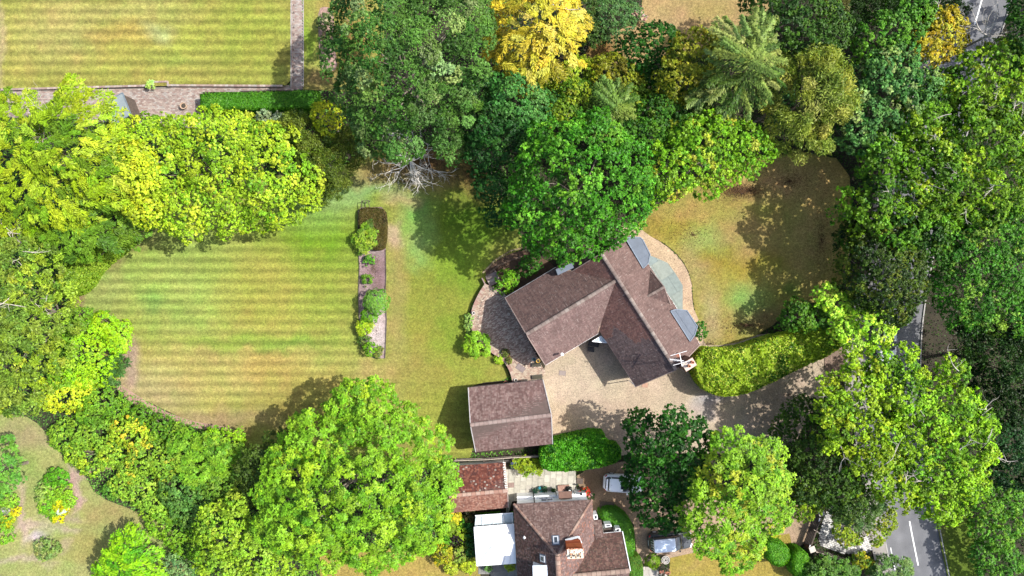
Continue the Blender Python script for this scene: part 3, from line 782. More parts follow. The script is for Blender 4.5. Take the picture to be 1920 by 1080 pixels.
# brick crossover at main drive mouth
xo = at2([(1546, 668), (1568, 652), (1583, 652), (1583, 706), (1560, 704), (1546, 690)])
tb = MB(); tb.prism(xo, -.01, .03, (.16, .13, .11)); xo_ = tb.build('crossover', M['col'], colors=True); tag(xo_, kind='structure')
bricks('paving_brick', xo, .07, .22, .13, math.radians(90), [tuple(alb(170, 142, 124)), tuple(alb(152, 128, 112))], parent=xo_, t=.04, gap=.016)
cx = at2([(1584, 640), (1598, 640), (1598, 740), (1583, 740)])
sheet('footway', cx, .06, lambda X, Y: np.tile(np.array([.27, .23, .2]), (len(X), 1)), M['asphalt'], res=.6)
# ------------------------------------------------------------------ roofs
TG = .76      # all fired clay and stone is a little darker than first measured
def mixc(cols, rr, j=.05):
    c = rr.choice(cols); q = TG * (1 + rr.uniform(-j, j))
    return (c[0] * q, c[1] * q, c[2] * q)
def roof_plane(root_roof, poly3, cols, tw=.19, th=.135, thick=.03, seed=1, colf=None, name='tile', deck_t=.12):
    """poly3: convex planar polygon, first edge = eave.  Adds a deck to root_roof's children and a tile part."""
    P = [Vector([float(q) for q in p]) for p in poly3]
    u = (P[1] - P[0]).normalized(); n = u.cross(P[2] - P[0]).normalized()
    if n.z < 0: n = -n
    v = n.cross(u)
    if v.z < 0: v = -v
    o = P[0]; Q = [((p - o).dot(u), (p - o).dot(v)) for p in P]
    area = sum(Q[i][0] * Q[(i + 1) % len(Q)][1] - Q[(i + 1) % len(Q)][0] * Q[i][1] for i in range(len(Q)))
    if area < 0: Q = Q[::-1]
    rr = random.Random(seed)
    u0 = min(q[0] for q in Q); u1 = max(q[0] for q in Q); v1 = max(q[1] for q in Q)
    m_ = MB(); SL = []
    k = 0; vv = 0.0
    while vv < v1:
        uu = u0 - (tw / 2 if k % 2 else 0)
        while uu < u1:
            g = .006
            rect = [(uu + g, vv), (uu + tw - g, vv), (uu + tw - g, vv + th), (uu + g, vv + th)]
            c_ = clip_conv(Q, rect)
            if len(c_) >= 3:
                lift = thick * rr.uniform(.7, 1.4); tilt = rr.uniform(-.006, .006)
                top = []
                for a, b in c_:
                    h = lift * (1 - (b - vv) / th) + .006 + tilt * ((a - uu) / tw - .5)
                    top.append(o + u * a + v * b + n * h)
                base = len(m_.v)
                col = mixc(cols, rr)
                mid = o + u * (uu + tw / 2) + v * (vv + th / 2)
                if colf: col = colf(mid, col, rr)
                m_.add(top, [tuple(range(len(top)))], col)
                lo = [i for i, (a, b) in enumerate(c_) if b < vv + 1e-4]
                if len(lo) >= 2:
                    a, b = top[lo[0]], top[lo[-1]]
                    m_.add([a, b, b - n * (lift + .01), a - n * (lift + .01)], [(0, 1, 2, 3)], tuple(x * .8 for x in col))
            uu += tw
        vv += th; k += 1
    d = MB(); d.slab([p - n * .012 for p in P], deck_t, (.10, .07, .06)); d.build('roof_deck', M['col'], root_roof, colors=True)
    ob = m_.build(name, M['tile'], root_roof, colors=True); ob['kind'] = 'stuff'
    # slope coordinates for streaks
    me = ob.data; off = Vector(P[0])
    uvs = me.attributes.new('slope', 'FLOAT_VECTOR', 'POINT'); buf = []
    for p in m_.v:
        w = Vector(p) - o; buf.extend((w.dot(u) + seed * 7.3, w.dot(v), 0))
    uvs.data.foreach_set('vector', buf)
    return u, v, n
def ridge(root_roof, a, b, cols, w=.34, L=.42, seed=2, name='ridge_tile', lift=.05):
    a = Vector([float(q) for q in a]); b = Vector([float(q) for q in b]); d = b - a; n = max(1, int(d.length / L)); rr = random.Random(seed)
    m_ = MB(); dn = d.normalized(); sd = dn.cross(Vector((0, 0, 1))).normalized(); up = sd.cross(dn)
    for i in range(n):
        p = a + d * (i / n); q = a + d * ((i + .94) / n); c = mixc(cols, rr, .07); ring = []
        for pt, s in ((p, 1.0), (q, .93)):
            for t in range(6):
                an = math.pi * t / 5
                ring.append(pt + sd * (math.cos(an) * w / 2 * s) + up * (math.sin(an) * w * .36 * s + lift - .07))
        m_.add(ring, [(t, t + 1, 6 + t + 1, 6 + t) for t in range(5)] + [(5, 4, 3, 2, 1, 0), (6, 7, 8, 9, 10, 11)], c)
    o = m_.build(name, M['col'], root_roof, colors=True); o['kind'] = 'stuff'; return o
def gutter(root_, a, b, name='gutter', mat='white', r=.055, drop=.05):
    m_ = MB(); m_.tube([(a[0], a[1], a[2] - drop), (b[0], b[1], b[2] - drop)], r, 6); return m_.build(name, M[mat], root_)
def v3(p2, z): return (p2[0], p2[1], z)

BRN0 = [tuple(alb(146, 118, 112, .5)), tuple(alb(134, 106, 101, .5)), tuple(alb(158, 128, 120, .5)), tuple(alb(124, 102, 98, .5)), tuple(alb(152, 126, 120, .5))]
BRN = [tuple(alb(136, 108, 101, .5)), tuple(alb(128, 101, 95, .5)), tuple(alb(144, 115, 107, .5)), tuple(alb(120, 97, 92, .5)), tuple(alb(138, 113, 106, .5))]
PNK0 = [tuple(alb(172, 136, 128, .52)), tuple(alb(164, 128, 120, .52)), tuple(alb(182, 150, 140, .52)), tuple(alb(156, 120, 114, .52))]
PNK = [tuple(alb(164, 134, 127, .5)), tuple(alb(157, 127, 120, .5)), tuple(alb(172, 144, 136, .5)), tuple(alb(150, 121, 115, .5))]
RDG = [tuple(alb(190, 172, 160, .5)), tuple(alb(176, 156, 146, .5)), tuple(alb(200, 184, 172, .5)), tuple(alb(160, 140, 130, .5))]
RED = [tuple(alb(150, 86, 70, .5)), tuple(alb(130, 72, 60, .5)), tuple(alb(172, 110, 90, .5)), tuple(alb(118, 70, 62, .5)), tuple(alb(226, 206, 190, .45))]
REDW = RED[:4] * 6 + RED[4:]

def wall_window(root_, c, ang, w, h, panes=2, mat='upvc', deep=.06, name='window'):
    """window on a wall: c = centre on the outer wall face, ang = heading of the outward normal"""
    f = MB(); nx, ny = math.cos(ang), math.sin(ang); tx, ty = -ny, nx
    fr = .06
    for s in (-1, 1):
        f.box(c[0] + tx * s * (w / 2 - fr / 2) + nx * deep / 2, c[1] + ty * s * (w / 2 - fr / 2) + ny * deep / 2, c[2], deep, fr, h, ang)
        f.box(c[0] + nx * deep / 2, c[1] + ny * deep / 2, c[2] + s * (h / 2 - fr / 2), deep * .98, w - 2 * fr, fr, ang)
    for k in range(1, panes):
        q = -w / 2 + w * k / panes
        f.box(c[0] + tx * q + nx * deep / 2, c[1] + ty * q + ny * deep / 2, c[2], deep * .9, fr * .8, h - 2 * fr, ang)
    fo = f.build(name, M[mat], root_)
    for k in range(panes):
        q = -w / 2 + w * (k + .5) / panes
        g_ = MB(); g_.box(c[0] + tx * q + nx * deep * .3, c[1] + ty * q + ny * deep * .3, c[2], .015, w / panes - fr * 1.1, h - 2 * fr - .01, ang)
        go = g_.build('pane', M['glass'], fo)
    s_ = MB(); s_.box(c[0] + nx * .09, c[1] + ny * .09, c[2] - h / 2 - .03, .16, w + .1, .05, ang); s_.build('sill', M[mat], fo)
    return fo

# ---------------------------------------------- main house
HE = 3.3; HR = 6.5
def v2(p): return Vector((p[0], p[1]))
ra = v2(at(1112, 481)); rb = v2(at(1239, 679))            # ridge plan ends of the right wing (ground coordinates)
hv = Vector((60 / PPM, 34 / PPM))                        # ridge -> left eave is -hv... set below
dirr = (rb - ra).normalized(); perp = Vector((dirr.y, -dirr.x))
if perp.x < 0: perp = -perp                              # towards the right (north east garden side)
HW = 69 / PPM
house = thing('house', 'large tiled bungalow of two crossing wings, with grey bay roofs facing the right lawn', 'house', (*(ra + (rb - ra) * .5), 0))
roof = bpy.data.objects.new('roof', None); COL.objects.link(roof); roof.parent = house; roof.empty_display_size = .2
Lt, Lb = ra - perp * HW, rb - perp * HW; Rt, Rb = ra + perp * HW, rb + perp * HW
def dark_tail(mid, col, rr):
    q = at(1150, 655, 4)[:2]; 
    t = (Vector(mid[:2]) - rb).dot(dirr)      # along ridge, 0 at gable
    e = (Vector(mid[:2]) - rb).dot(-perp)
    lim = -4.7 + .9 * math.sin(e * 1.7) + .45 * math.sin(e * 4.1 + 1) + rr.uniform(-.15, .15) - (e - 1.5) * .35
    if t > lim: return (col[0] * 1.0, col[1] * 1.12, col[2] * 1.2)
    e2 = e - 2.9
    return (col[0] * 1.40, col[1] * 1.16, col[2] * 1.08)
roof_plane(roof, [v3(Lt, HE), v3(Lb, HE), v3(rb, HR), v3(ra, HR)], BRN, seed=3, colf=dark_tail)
roof_plane(roof, [v3(Rb, HE - .25), v3(Rt, HE - .25), v3(ra, HR), v3(rb, HR)], [tuple(alb(150, 121, 113, .5)), tuple(alb(142, 114, 107, .5)), tuple(alb(158, 130, 121, .5))], seed=4)
ridge(roof, v3(ra, HR), v3(rb, HR), RDG, w=.38, seed=5)
# left wing
la = v2(at(984.3, 619)); lb_ = v2(at(1143, 524))                 # ridge plan, lb_ on the right wing's ridge
LH = 6.3; d2 = (lb_ - la).normalized(); p2 = Vector((-d2.y, d2.x))
if p2.y < 0: p2 = -p2
e_ul = v2(at(945.6, 559)); e_ll = v2(at(1015.5, 680.7))
wU = (e_ul - la).dot(p2); wL = -(e_ll - la).dot(p2)
tl = (lb_ - la).length
A0 = la + p2 * wU; A1 = lb_ + p2 * wU; B0 = la - p2 * wL; B1 = lb_ - p2 * wL
roof_plane(roof, [v3(A1, 3.0), v3(A0, 3.0), v3(la, LH), v3(lb_, LH)], BRN, seed=6)
roof_plane(roof, [v3(B0, 3.0), v3(B1, 3.0), v3(lb_, LH), v3(la, LH)], PNK, seed=7)  # slope facing the sun: paler tiles put that light into the colour
ridge(roof, v3(la, LH), v3(lb_, LH), RDG, w=.38, seed=8)
# garden gable
gi = v2(at(1190.8, 557.7)); go_ = v2(at(1245, 538, 4.9)); GH = 4.95
d3 = (go_ - gi).normalized(); p3 = Vector((-d3.y, d3.x))
if p3.y < 0: p3 = -p3
g_up = v2(at(1213, 500, 2.8)); g_dn = v2(at(1268, 577, 2.8))
gw1 = (g_up - go_).dot(p3); gw2 = -(g_dn - go_).dot(p3)
gi2 = gi - d3 * .9
roof_plane(roof, [v3(go_ + p3 * gw1, 2.85), v3(gi2 + p3 * gw1, 2.85), v3(gi2, GH), v3(go_, GH)], BRN, seed=9, colf=lambda m_, c, rr: (c[0] * .72, c[1] * .72, c[2] * .72))  # slope turned from the sun: its shade is put into the tile colour
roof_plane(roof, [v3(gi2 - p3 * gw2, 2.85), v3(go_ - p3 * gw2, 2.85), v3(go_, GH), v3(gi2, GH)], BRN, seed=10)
ridge(roof, v3(gi, GH), v3(go_, GH), RDG, w=.3, seed=11)
# valley linings
def valley(a, b, c=(.34, .24, .17)):
    m_ = MB(); a = Vector(a); b = Vector(b); n = 14; rr = random.Random(8)
    for i in range(n):
        p = a.lerp(b, i / n); q = a.lerp(b, (i + .9) / n); j = rr.uniform(.8, 1.2)
        m_.beam(p, q, .13, .07, tuple(x * j for x in c))
    m_.build('valley_tile', M['col'], roof, colors=True)
Mr = v3(lb_, LH + .03)
# valleys where the left wing's slopes meet the right wing's left slope
def plane_h_right(p):      # height of right wing's left slope
    return HR - (HR - HE) * abs((Vector(p) - ra).dot(perp)) / HW
def plane_h_left(p):
    q = (Vector(p) - la).dot(p2)
    return LH - (LH - 3.0) * (q / wU if q > 0 else -q / wL)
def find_valley(s, w):
    best = None
    for i in range(200):
        q = lb_ - d2 * (i * .04) + p2 * (s * w * .97)
        df = plane_h_right(q) - plane_h_left(q)
        if best is None or abs(df) < best[0]: best = (abs(df), q)
    q = best[1]; return v3(q, plane_h_left(q) + .03)
valley(find_valley(1, wU), Mr); valley(find_valley(-1, wL), Mr)
# walls: house shaped extrusions under the roof
def gable_body(root_, a, b, w1, w2, he, hr, mat='brick', inset=.35, name='wall', side=None):
    d_ = (b - a).normalized(); pp_ = Vector((-d_.y, d_.x)); m_ = MB()
    a = a + d_ * inset; b = b - d_ * inset
    z_in = he + inset * (hr - he) / w1 - .15
    rings = []
    for q in (a, b):
        rings.append([v3(q + pp_ * (w1 - inset), 0), v3(q + pp_ * (w1 - inset), z_in), v3(q, hr - .16), v3(q - pp_ * (w2 - inset), z_in), v3(q - pp_ * (w2 - inset), 0)])
    m_.loft(rings); return m_.build(name, M[mat], root_)
gable_body(house, ra, rb, HW, HW, HE - .25, HR - .1)
gable_body(house, la, lb_, wU, wL, 3.0, LH - .1)
gable_body(house, gi2, go_ + d3 * .1, gw1, gw2, 2.85, GH - .1, inset=.28)
# gutters and verges
gutter(house, v3(Lb, HE), v3(lb_ - perp * HW + dirr * 1.5, HE))
gutter(house, v3(A0, 3.0), v3(A0 + d2 * 5.9, 3.0)); gutter(house, v3(B0, 3.0), v3(B0 + d2 * 6.2, 3.0))
gutter(house, v3(Rt, HE - .25), v3(Rb, HE - .25), r=.05)
def verge(root_, a, b, c=(.24, .18, .155)):
    m_ = MB(); m_.beam(a, b, .08, .13, c); m_.build('verge', M['col'], root_, colors=True)
for p, q in ((v3(Lb, HE), v3(rb, HR)), (v3(Rb, HE - .25), v3(rb, HR)), (v3(Lt, HE), v3(ra, HR)), (v3(Rt, HE - .25), v3(ra, HR)), (v3(A0, 3), v3(la, LH)), (v3(B0, 3), v3(la, LH)), (v3(go_ + p3 * gw1, 2.85), v3(go_, GH)), (v3(go_ - p3 * gw2, 2.85), v3(go_, GH))):
    verge(roof, p, q)
for q in ((B0 + d2 * .1), (Lb - dirr * .2)):
    m_ = MB(); m_.tube([v3(q, 2.9), v3(q, .05)], .045, 6); m_.build('downpipe', M['white'], house)
# windows and doors on the walls that face outwards
an = math.atan2(-d2.y, -d2.x)
for t, w_, h_, z_ in ((1.6, 1.2, 1.1, 1.6), (-1.7, 1.8, 2.1, 1.06 + TZ)):
    c = la + d2 * .35 + p2 * t; wall_window(house, (c.x, c.y, z_), an, w_, h_)
an = math.atan2(-perp.y, -perp.x)
for t in (2.2, 4.6):
    c = Lb + perp * .35 - dirr * t; wall_window(house, (c.x, c.y, 1.5), an, 1.3, 1.2)
an = math.atan2(-p2.y, -p2.x)
for t in (1.8, 4.4):
    c = B0 + p2 * .35 + d2 * t; wall_window(house, (c.x, c.y, 1.5), an, 1.4, 1.2)
an = math.atan2(dirr.y, dirr.x)
c = rb - dirr * .35 - perp * 1.6; wall_window(house, (c.x, c.y, 1.5), an, 1.5, 1.2)
an = math.atan2(d3.y, d3.x); c = go_ - d3 * .18; wall_window(house, (c.x, c.y, 1.25), an, 2.2, 2.1, 3)
# bay roofs of grey slate sheets with standing seams
def bay(pts, h, seam_a, seam_b, n, label=None):
    P = at2(pts, h); root_ = bpy.data.objects.new('bay_roof', None); COL.objects.link(root_); root_.parent = house; root_.location = (P[0][0] - house.location.x, P[0][1] - house.location.y, h)
    if label: root_['label'] = label
    m_ = MB(); m_.prism(P, h - .12, h); m_.build('roof_sheet', M['lead'], root_)
    m_ = MB()
    for i in range(len(P)):
        a, b = Vector(P[i]), Vector(P[(i + 1) % len(P)])
        m_.beam(v3(a, h + .01), v3(b, h + .01), .09, .07, (.17, .20, .24))
    m_.build('edge_roll', M['col'], root_, colors=True)
    a0, a1 = at2(seam_a, h); b0, b1 = at2(seam_b, h)
    for i in range(n):
        t = (i + .5) / n; p = (a0[0] + (a1[0] - a0[0]) * t, a0[1] + (a1[1] - a0[1]) * t); q = (b0[0] + (b1[0] - b0[0]) * t, b0[1] + (b1[1] - b0[1]) * t)
        m_ = MB(); m_.beam((*p, h + .006), (*q, h + .006), .035, .03, (.11, .13, .16)); m_.build('seam', M['col'], root_, colors=True)
    cen = np.mean(P, 0); w_ = MB(); w_.prism([(cen[0] + (x - cen[0]) * .88, cen[1] + (y - cen[1]) * .88) for x, y in P], 0, h - .12); w_.build('bay_wall', M['render'], root_)
bay([(1173, 447), (1184, 444.5), (1200, 445), (1205, 449), (1219, 477), (1216, 493), (1206, 503)], 3.95, [(1178, 455), (1204, 498)], [(1203, 448), (1217, 488)], 2, 'upper of the two slate grey bay roofs')
bay([(1257.5, 583), (1268, 580), (1288, 582), (1307.5, 612), (1302.5, 628), (1294, 640)], 3.95, [(1263, 582), (1270, 582)], [(1299, 636), (1302, 628)], 1, 'lower of the two slate grey bay roofs')
# little grey roof on the upper slope
P = at2([(1042, 505), (1073, 493), (1076, 502), (1046, 516)], 4.2); m_ = MB(); m_.prism(P, 2.6, 4.2); m_.build('dormer_roof', M['lead'], house)
# corner canopy
P = at2([(1127, 630), (1138, 643), (1110, 640)], 2.75); m_ = MB(); m_.prism(P, 2.68, 2.75); m_.build('canopy', M['pale_glass'], house)
m_ = MB()
for a_, b_ in ((0, 1), (1, 2), (2, 0)): m_.beam((*P[a_], 2.77), (*P[b_], 2.77), .06, .05)
m_.build('canopy_frame', M['white'], house)
for t in (.33, .66):
    m_ = MB(); m_.beam((*P[0], 2.78), (P[1][0] * t + P[2][0] * (1 - t), P[1][1] * t + P[2][1] * (1 - t), 2.78), .03, .03); m_.build('glazing_bar', M['white'], house)
# vent pipe on lower left slope
q = at(1054, 664, 4.2); m_ = MB(); m_.lathe(q[0], q[1], [(.12, 3.7), (.11, 4.35), (.15, 4.36), (.15, 4.42), (.07, 4.43)], 10); m_.build('vent_pipe', M['white'], house, smooth=False)
# chimney and pots
cc = [at(x, y, 7.6)[:2] for x, y in ((1278, 683), (1297.5, 671), (1306.7, 684), (1287, 696))]
cen = np.mean(cc, 0); ck = MB(); a_ch = math.atan2(cc[1][1] - cc[0][1], cc[1][0] - cc[0][0])
w_c = math.dist(cc[0], cc[1]); d_c = math.dist(cc[1], cc[2])
BC = [tuple(alb(196, 140, 116, .5)), tuple(alb(180, 120, 98, .5)), tuple(alb(206, 156, 130, .5)), tuple(alb(170, 116, 96, .5))]
def chimney(root_, cen, w, d, ang, z0, z1, pots, cols, potmat='terracotta', crown=(.45, .36, .30)):
    ch = bpy.data.objects.new('chimney', None); COL.objects.link(ch); ch.parent = root_
    rr = random.Random(5); m_ = MB(); z = z0
    c, s = math.cos(ang), math.sin(ang)
    while z < z1 - .15:
        m_.box(cen[0], cen[1], z + .036, w - .02, d - .02, .066, ang, mixc(cols, rr)); z += .075
        m_.box(cen[0], cen[1], z - .002, w - .05, d - .05, .012, ang, (.3, .27, .24))
    m_.box(cen[0], cen[1], z + .04, w + .08, d + .08, .08, ang, mixc(cols, rr)); z += .085
    m_.build('brick_stack', M['col'], ch, colors=True)
    m_ = MB(); m_.box(cen[0], cen[1], z + .02, w + .02, d + .02, .05, ang, crown); m_.build('mortar_crown', M['col'], ch, colors=True)
    for t in pots:
        x = cen[0] + c * t[0] - s * t[1]; y = cen[1] + s * t[0] + c * t[1]
        m_ = MB(); prof = [(.15, z), (.15, z + .1), (.115, z + .14), (.105, z + .42), (.13, z + .43), (.13, z + .48), (.085, z + .48), (.08, z + .2)]
        m_.lathe(x, y, prof, 14); p = m_.build('chimney_pot', M[potmat], ch, smooth=False)
        m_ = MB(); m_.lathe(x, y, [(.08, z + .2), (.08, z + .22)], 12); m_.build('flue', M['black'], ch)
    return ch
chimney(house, cen, w_c, d_c, a_ch, 0.0, 7.6, [(-.12, -.05), (.32, .08)], BC)
sh = MB(); pz = cen + np.array([-.75, .35]); sh.box(pz[0], pz[1], 2.9, .9, .8, 5.8, a_ch, BC[1]); sh.build('chimney_shoulder', M['col'], house, colors=True)
# television aerial: a thing fixed to the chimney
tv = thing('television_aerial', 'white television aerial with long cross bars beside the brick chimney', 'aerial', (cen[0] - .6, cen[1] + .2, 7.2))
aer = MB(); p0 = at(1281, 679, 7.6); aer.tube([(p0[0], p0[1], 6.6), (p0[0], p0[1], 9.0)], .03, 6); aer.build('mast', M['metal'], tv)
zt = 8.6
def pa(x, y): return tuple(at(x, y, zt))
m_ = MB(); m_.tube([pa(1256, 674), pa(1282, 676.5)], .03, 6); m_.tube([pa(1274, 662), pa(1279, 687)], .03, 6); m_.build('boom', M['metal'], tv)
m_ = MB(); m_.tube([pa(1257, 667), pa(1288, 658)], .028, 6); m_.build('cross_bar', M['metal'], tv)
m_ = MB(); m_.tube([pa(1262, 685), pa(1294, 676)], .028, 6); m_.build('cross_bar', M['metal'], tv)
for i in range(9):
    t = i / 8; x = 1256 + 22 * t; y = 674 + 2.3 * t; m_ = MB(); m_.tube([pa(x - .8, y - 2.8), pa(x + .8, y + 2.8)], .014, 4); m_.build('element', M['metal'], tv)

# ---------------------------------------------- garage by the drive
gar = thing('garage', 'detached brick garage with a plain tiled roof, casting a pointed shadow on the lawn', 'garage', at(957, 772))
gr = bpy.data.objects.new('roof', None); COL.objects.link(gr); gr.parent = gar
NW, NE, SE, SW = [v2(at(*p, 2.5)) for p in ((878, 727), (1018, 712), (1036, 832), (892, 847))]
RW, RE = v2(at(882, 797, 4.6)), v2(at(1034, 778, 4.6))
GC = [tuple(alb(150, 118, 112, .5)), tuple(alb(164, 134, 126, .5)), tuple(alb(140, 108, 102, .5)), tuple(alb(174, 146, 138, .5))]
def tile_quadroof(gr_, a, b, c, d, cols, seed, he, hr, **kw):     # a,b eave; c,d ridge (plan)
    roof_plane(gr_, [v3(a, he), v3(b, he), v3(c, hr), v3(d, hr)], cols, seed=seed, **kw)
tile_quadroof(gr, NE, NW, RW, RE, GC, 21, 2.5, 4.6, tw=.24, th=.2)
tile_quadroof(gr, SW, SE, RE, RW, GC + PNK[:2], 22, 2.5, 4.6, tw=.24, th=.2)
ridge(gr, v3(RW, 4.6), v3(RE, 4.6), [tuple(alb(206, 182, 172, .5)), tuple(alb(196, 170, 160, .5))], w=.42, seed=23)
for p, q in ((v3(NW, 2.5), v3(RW, 4.6)), (v3(SW, 2.5), v3(RW, 4.6)), (v3(NE, 2.5), v3(RE, 4.6)), (v3(SE, 2.5), v3(RE, 4.6))): verge(gr, p, q, (.36, .34, .33))
cg = (NW + NE + SE + SW) / 4; m_ = MB()
ins = lambda p, k=.93: cg + (p - cg) * k
m_.loft([[v3(ins(NW), 0), v3(ins(NW), 2.45), v3(ins(RW), 4.25), v3(ins(SW), 2.45), v3(ins(SW), 0)], [v3(ins(NE), 0), v3(ins(NE), 2.45), v3(ins(RE), 4.25), v3(ins(SE), 2.45), v3(ins(SE), 0)]])
m_.build('wall', M['brick'], gar)
e1, e2 = ins(NE), ins(SE); dd = (e2 - e1); nn = Vector((dd.y, -dd.x)).normalized()
if nn.x < 0: nn = -nn
for t in (.27, .73):
    c = e1 + dd * t + nn * .03; m_ = MB(); m_.box(c.x, c.y, 1.08, .05, 2.3, 2.1, math.atan2(nn.y, nn.x)); do = m_.build('garage_door', M['white'], gar)
    for k in range(4):
        m_ = MB(); m_.box(c.x + nn.x * .03, c.y + nn.y * .03, .3 + k * .5, .02, 2.2, .42, math.atan2(nn.y, nn.x)); m_.build('door_panel', M['white'], do)
gutter(gar, v3(NW, 2.45), v3(NE, 2.45), mat='black'); gutter(gar, v3(SW, 2.45), v3(SE, 2.45), mat='black')

# ---------------------------------------------- neighbour's outbuilding
ob_ = thing('outbuilding', 'small outbuilding with rough red clay tiles and white mortared verge', 'outbuilding', at(905, 905))
orf = bpy.data.objects.new('roof', None); COL.objects.link(orf); orf.parent = ob_
oNW, oNE, oSE, oSW = [v2(at(*p, 2.3)) for p in ((836, 875), (947, 867), (953, 951), (846, 961))]
oRW, oRE = v2(at(842, 930, 3.9)), v2(at(951.6, 920, 3.9))
tile_quadroof(orf, oNE, oNW, oRW, oRE, REDW, 31, 2.3, 3.9, tw=.2, th=.16, thick=.045)
PR = [tuple(alb(190, 136, 116, .52)), tuple(alb(180, 124, 104, .52)), tuple(alb(202, 154, 132, .52)), tuple(alb(160, 108, 92, .52))]
tile_quadroof(orf, oSW, oSE, oRE, oRW, PR, 32, 2.3, 3.9, tw=.2, th=.16, thick=.04)
ridge(orf, v3(oRW, 3.9), v3(oRE, 3.9), [tuple(alb(220, 170, 148, .5)), tuple(alb(232, 196, 176, .5))], w=.4, seed=33)
m_ = MB(); rr = random.Random(9)
for k in range(16):
    p = Vector(v3(oNE, 2.36)).lerp(Vector(v3(oRE, 3.96)), k / 16); m_.box(p.x - .1, p.y, p.z + .03, .34 * rr.uniform(.5, 1), .09, .05, rr.uniform(-.2, .2), (.62, .57, .5))
m_.build('verge_mortar', M['col'], orf, colors=True)
for p, q in ((v3(oNE, 2.3), v3(oRE, 3.9)), (v3(oSE, 2.3), v3(oRE, 3.9))): verge(orf, p, q, (.4, .3, .25))
cg = (oNW + oNE + oSE + oSW) / 4; m_ = MB(); ins = lambda p, k=.94: cg + (p - cg) * k
m_.loft([[v3(ins(oNW), 0), v3(ins(oNW), 2.2), v3(ins(oRW), 3.6), v3(ins(oSW), 2.2), v3(ins(oSW), 0)], [v3(ins(oNE), 0), v3(ins(oNE), 2.2), v3(ins(oRE), 3.6), v3(ins(oSE), 2.2), v3(ins(oSE), 0)]])
m_.build('wall', M['render'], ob_)
c = (ins(oNE) + ins(oSE)) / 2; wall_window(ob_, (c.x + .01, c.y, 1.4), math.atan2((ins(oSE) - ins(oNE)).x, -(ins(oSE) - ins(oNE)).y) , 1.0, .9)

# ---------------------------------------------- neighbour's cottage
cot = thing('cottage', 'white walled cottage with a hipped brown tiled roof, roof windows and an orange brick chimney', 'house', at(1060, 990))
cr = bpy.data.objects.new('roof', None); COL.objects.link(cr); cr.parent = cot
CE = 3.7; CR = 7.4
cNW, cNE = v2(at(963, 945, CE)), v2(at(1110, 937, CE))
axis = (cNE - cNW).normalized(); dn = Vector((axis.y, -axis.x))         # dn points down the picture
cSW, cSE = cNW + dn * 16, cNE + dn * 16
hw = (cNE - cNW).length / 2; apex = (cNW + cNE) / 2 + dn * hw
end = apex + dn * (16 - hw * 2); 
CC = [tuple(alb(150, 121, 112, .5)), tuple(alb(141, 111, 103, .5)), tuple(alb(160, 131, 121, .5)), tuple(alb(133, 106, 99, .5)), tuple(alb(172, 146, 136, .5))]
CD = [tuple(alb(140, 104, 94, .5)), tuple(alb(128, 96, 86, .5)), tuple(alb(156, 122, 108, .5)), tuple(alb(112, 92, 80, .5))]
roof_plane(cr, [v3(cNE, CE), v3(cNW, CE), v3(apex, CR)], CC, seed=41, tw=.18, th=.125)
roof_plane(cr, [v3(cNW, CE), v3(cSW, CE), v3(apex + dn * (16 - hw), CR), v3(apex, CR)], CD + CC[:1], seed=42, tw=.18, th=.125)
roof_plane(cr, [v3(cSE, CE), v3(cNE, CE), v3(apex, CR), v3(apex + dn * (16 - hw), CR)], PR[:1] + PNK + CC[:2], seed=43, tw=.18, th=.125)
RG2 = [tuple(alb(206, 166, 146, .5)), tuple(alb(190, 150, 132, .5)), tuple(alb(216, 184, 164, .5))]
ridge(cr, v3(cNW, CE), v3(apex, CR), RG2, w=.26, L=.28, seed=44, name='hip_tile'); ridge(cr, v3(cNE, CE), v3(apex, CR), RG2, w=.26, L=.28, seed=45, name='hip_tile')
ridge(cr, v3(apex, CR), v3(apex + dn * 9, CR), RG2, w=.5, seed=46)
# east wing
EE = 3.3; EH = 6.0
wN0 = v2(at(1114, 1002, EE)); wN1 = v2(at(1166, 997, EE)); ax2 = (wN1 - wN0).normalized(); dn2 = Vector((ax2.y, -ax2.x))
wr1 = v2(at(1173, 1071, EH)); ww = (wr1 - wN1).dot(dn2); wr1 = wN1 + dn2 * ww + ax2 * .05
wi = wN1 - ax2 * 6.2; ri = wi + dn2 * ww; 
roof_plane(cr, [v3(wN1, EE), v3(wi, EE), v3(ri, EH), v3(wr1, EH)], CD, seed=47, tw=.18, th=.125)
roof_plane(cr, [v3(wi + dn2 * 2 * ww, EE), v3(wN1 + dn2 * 2 * ww, EE), v3(wr1, EH), v3(ri, EH)], CC, seed=48, tw=.2, th=.15)
ridge(cr, v3(ri + ax2 * .8, EH), v3(wr1, EH), [tuple(alb(214, 186, 166, .5)), tuple(alb(200, 170, 152, .5))], w=.5, seed=49)
gutter(cot, v3(wN0, EE), v3(wN1, EE), r=.05); 
m_ = MB(); m_.beam(v3(wN1 + ax2 * .06, EE), v3(wr1 + ax2 * .06, EH), .08, .2); m_.build('barge_board', M['white'], cot)
# small lean-to roofs between
P4 = [v2(at(*p, 3.0)) for p in ((1131, 1003), (1128, 977), (1113, 978), (1115, 1005))]
roof_plane(cr, [v3(P4[1] , 2.7), v3(P4[2], 2.7), v3(P4[3], 3.6), v3(P4[0], 3.6)], CC, seed=50)
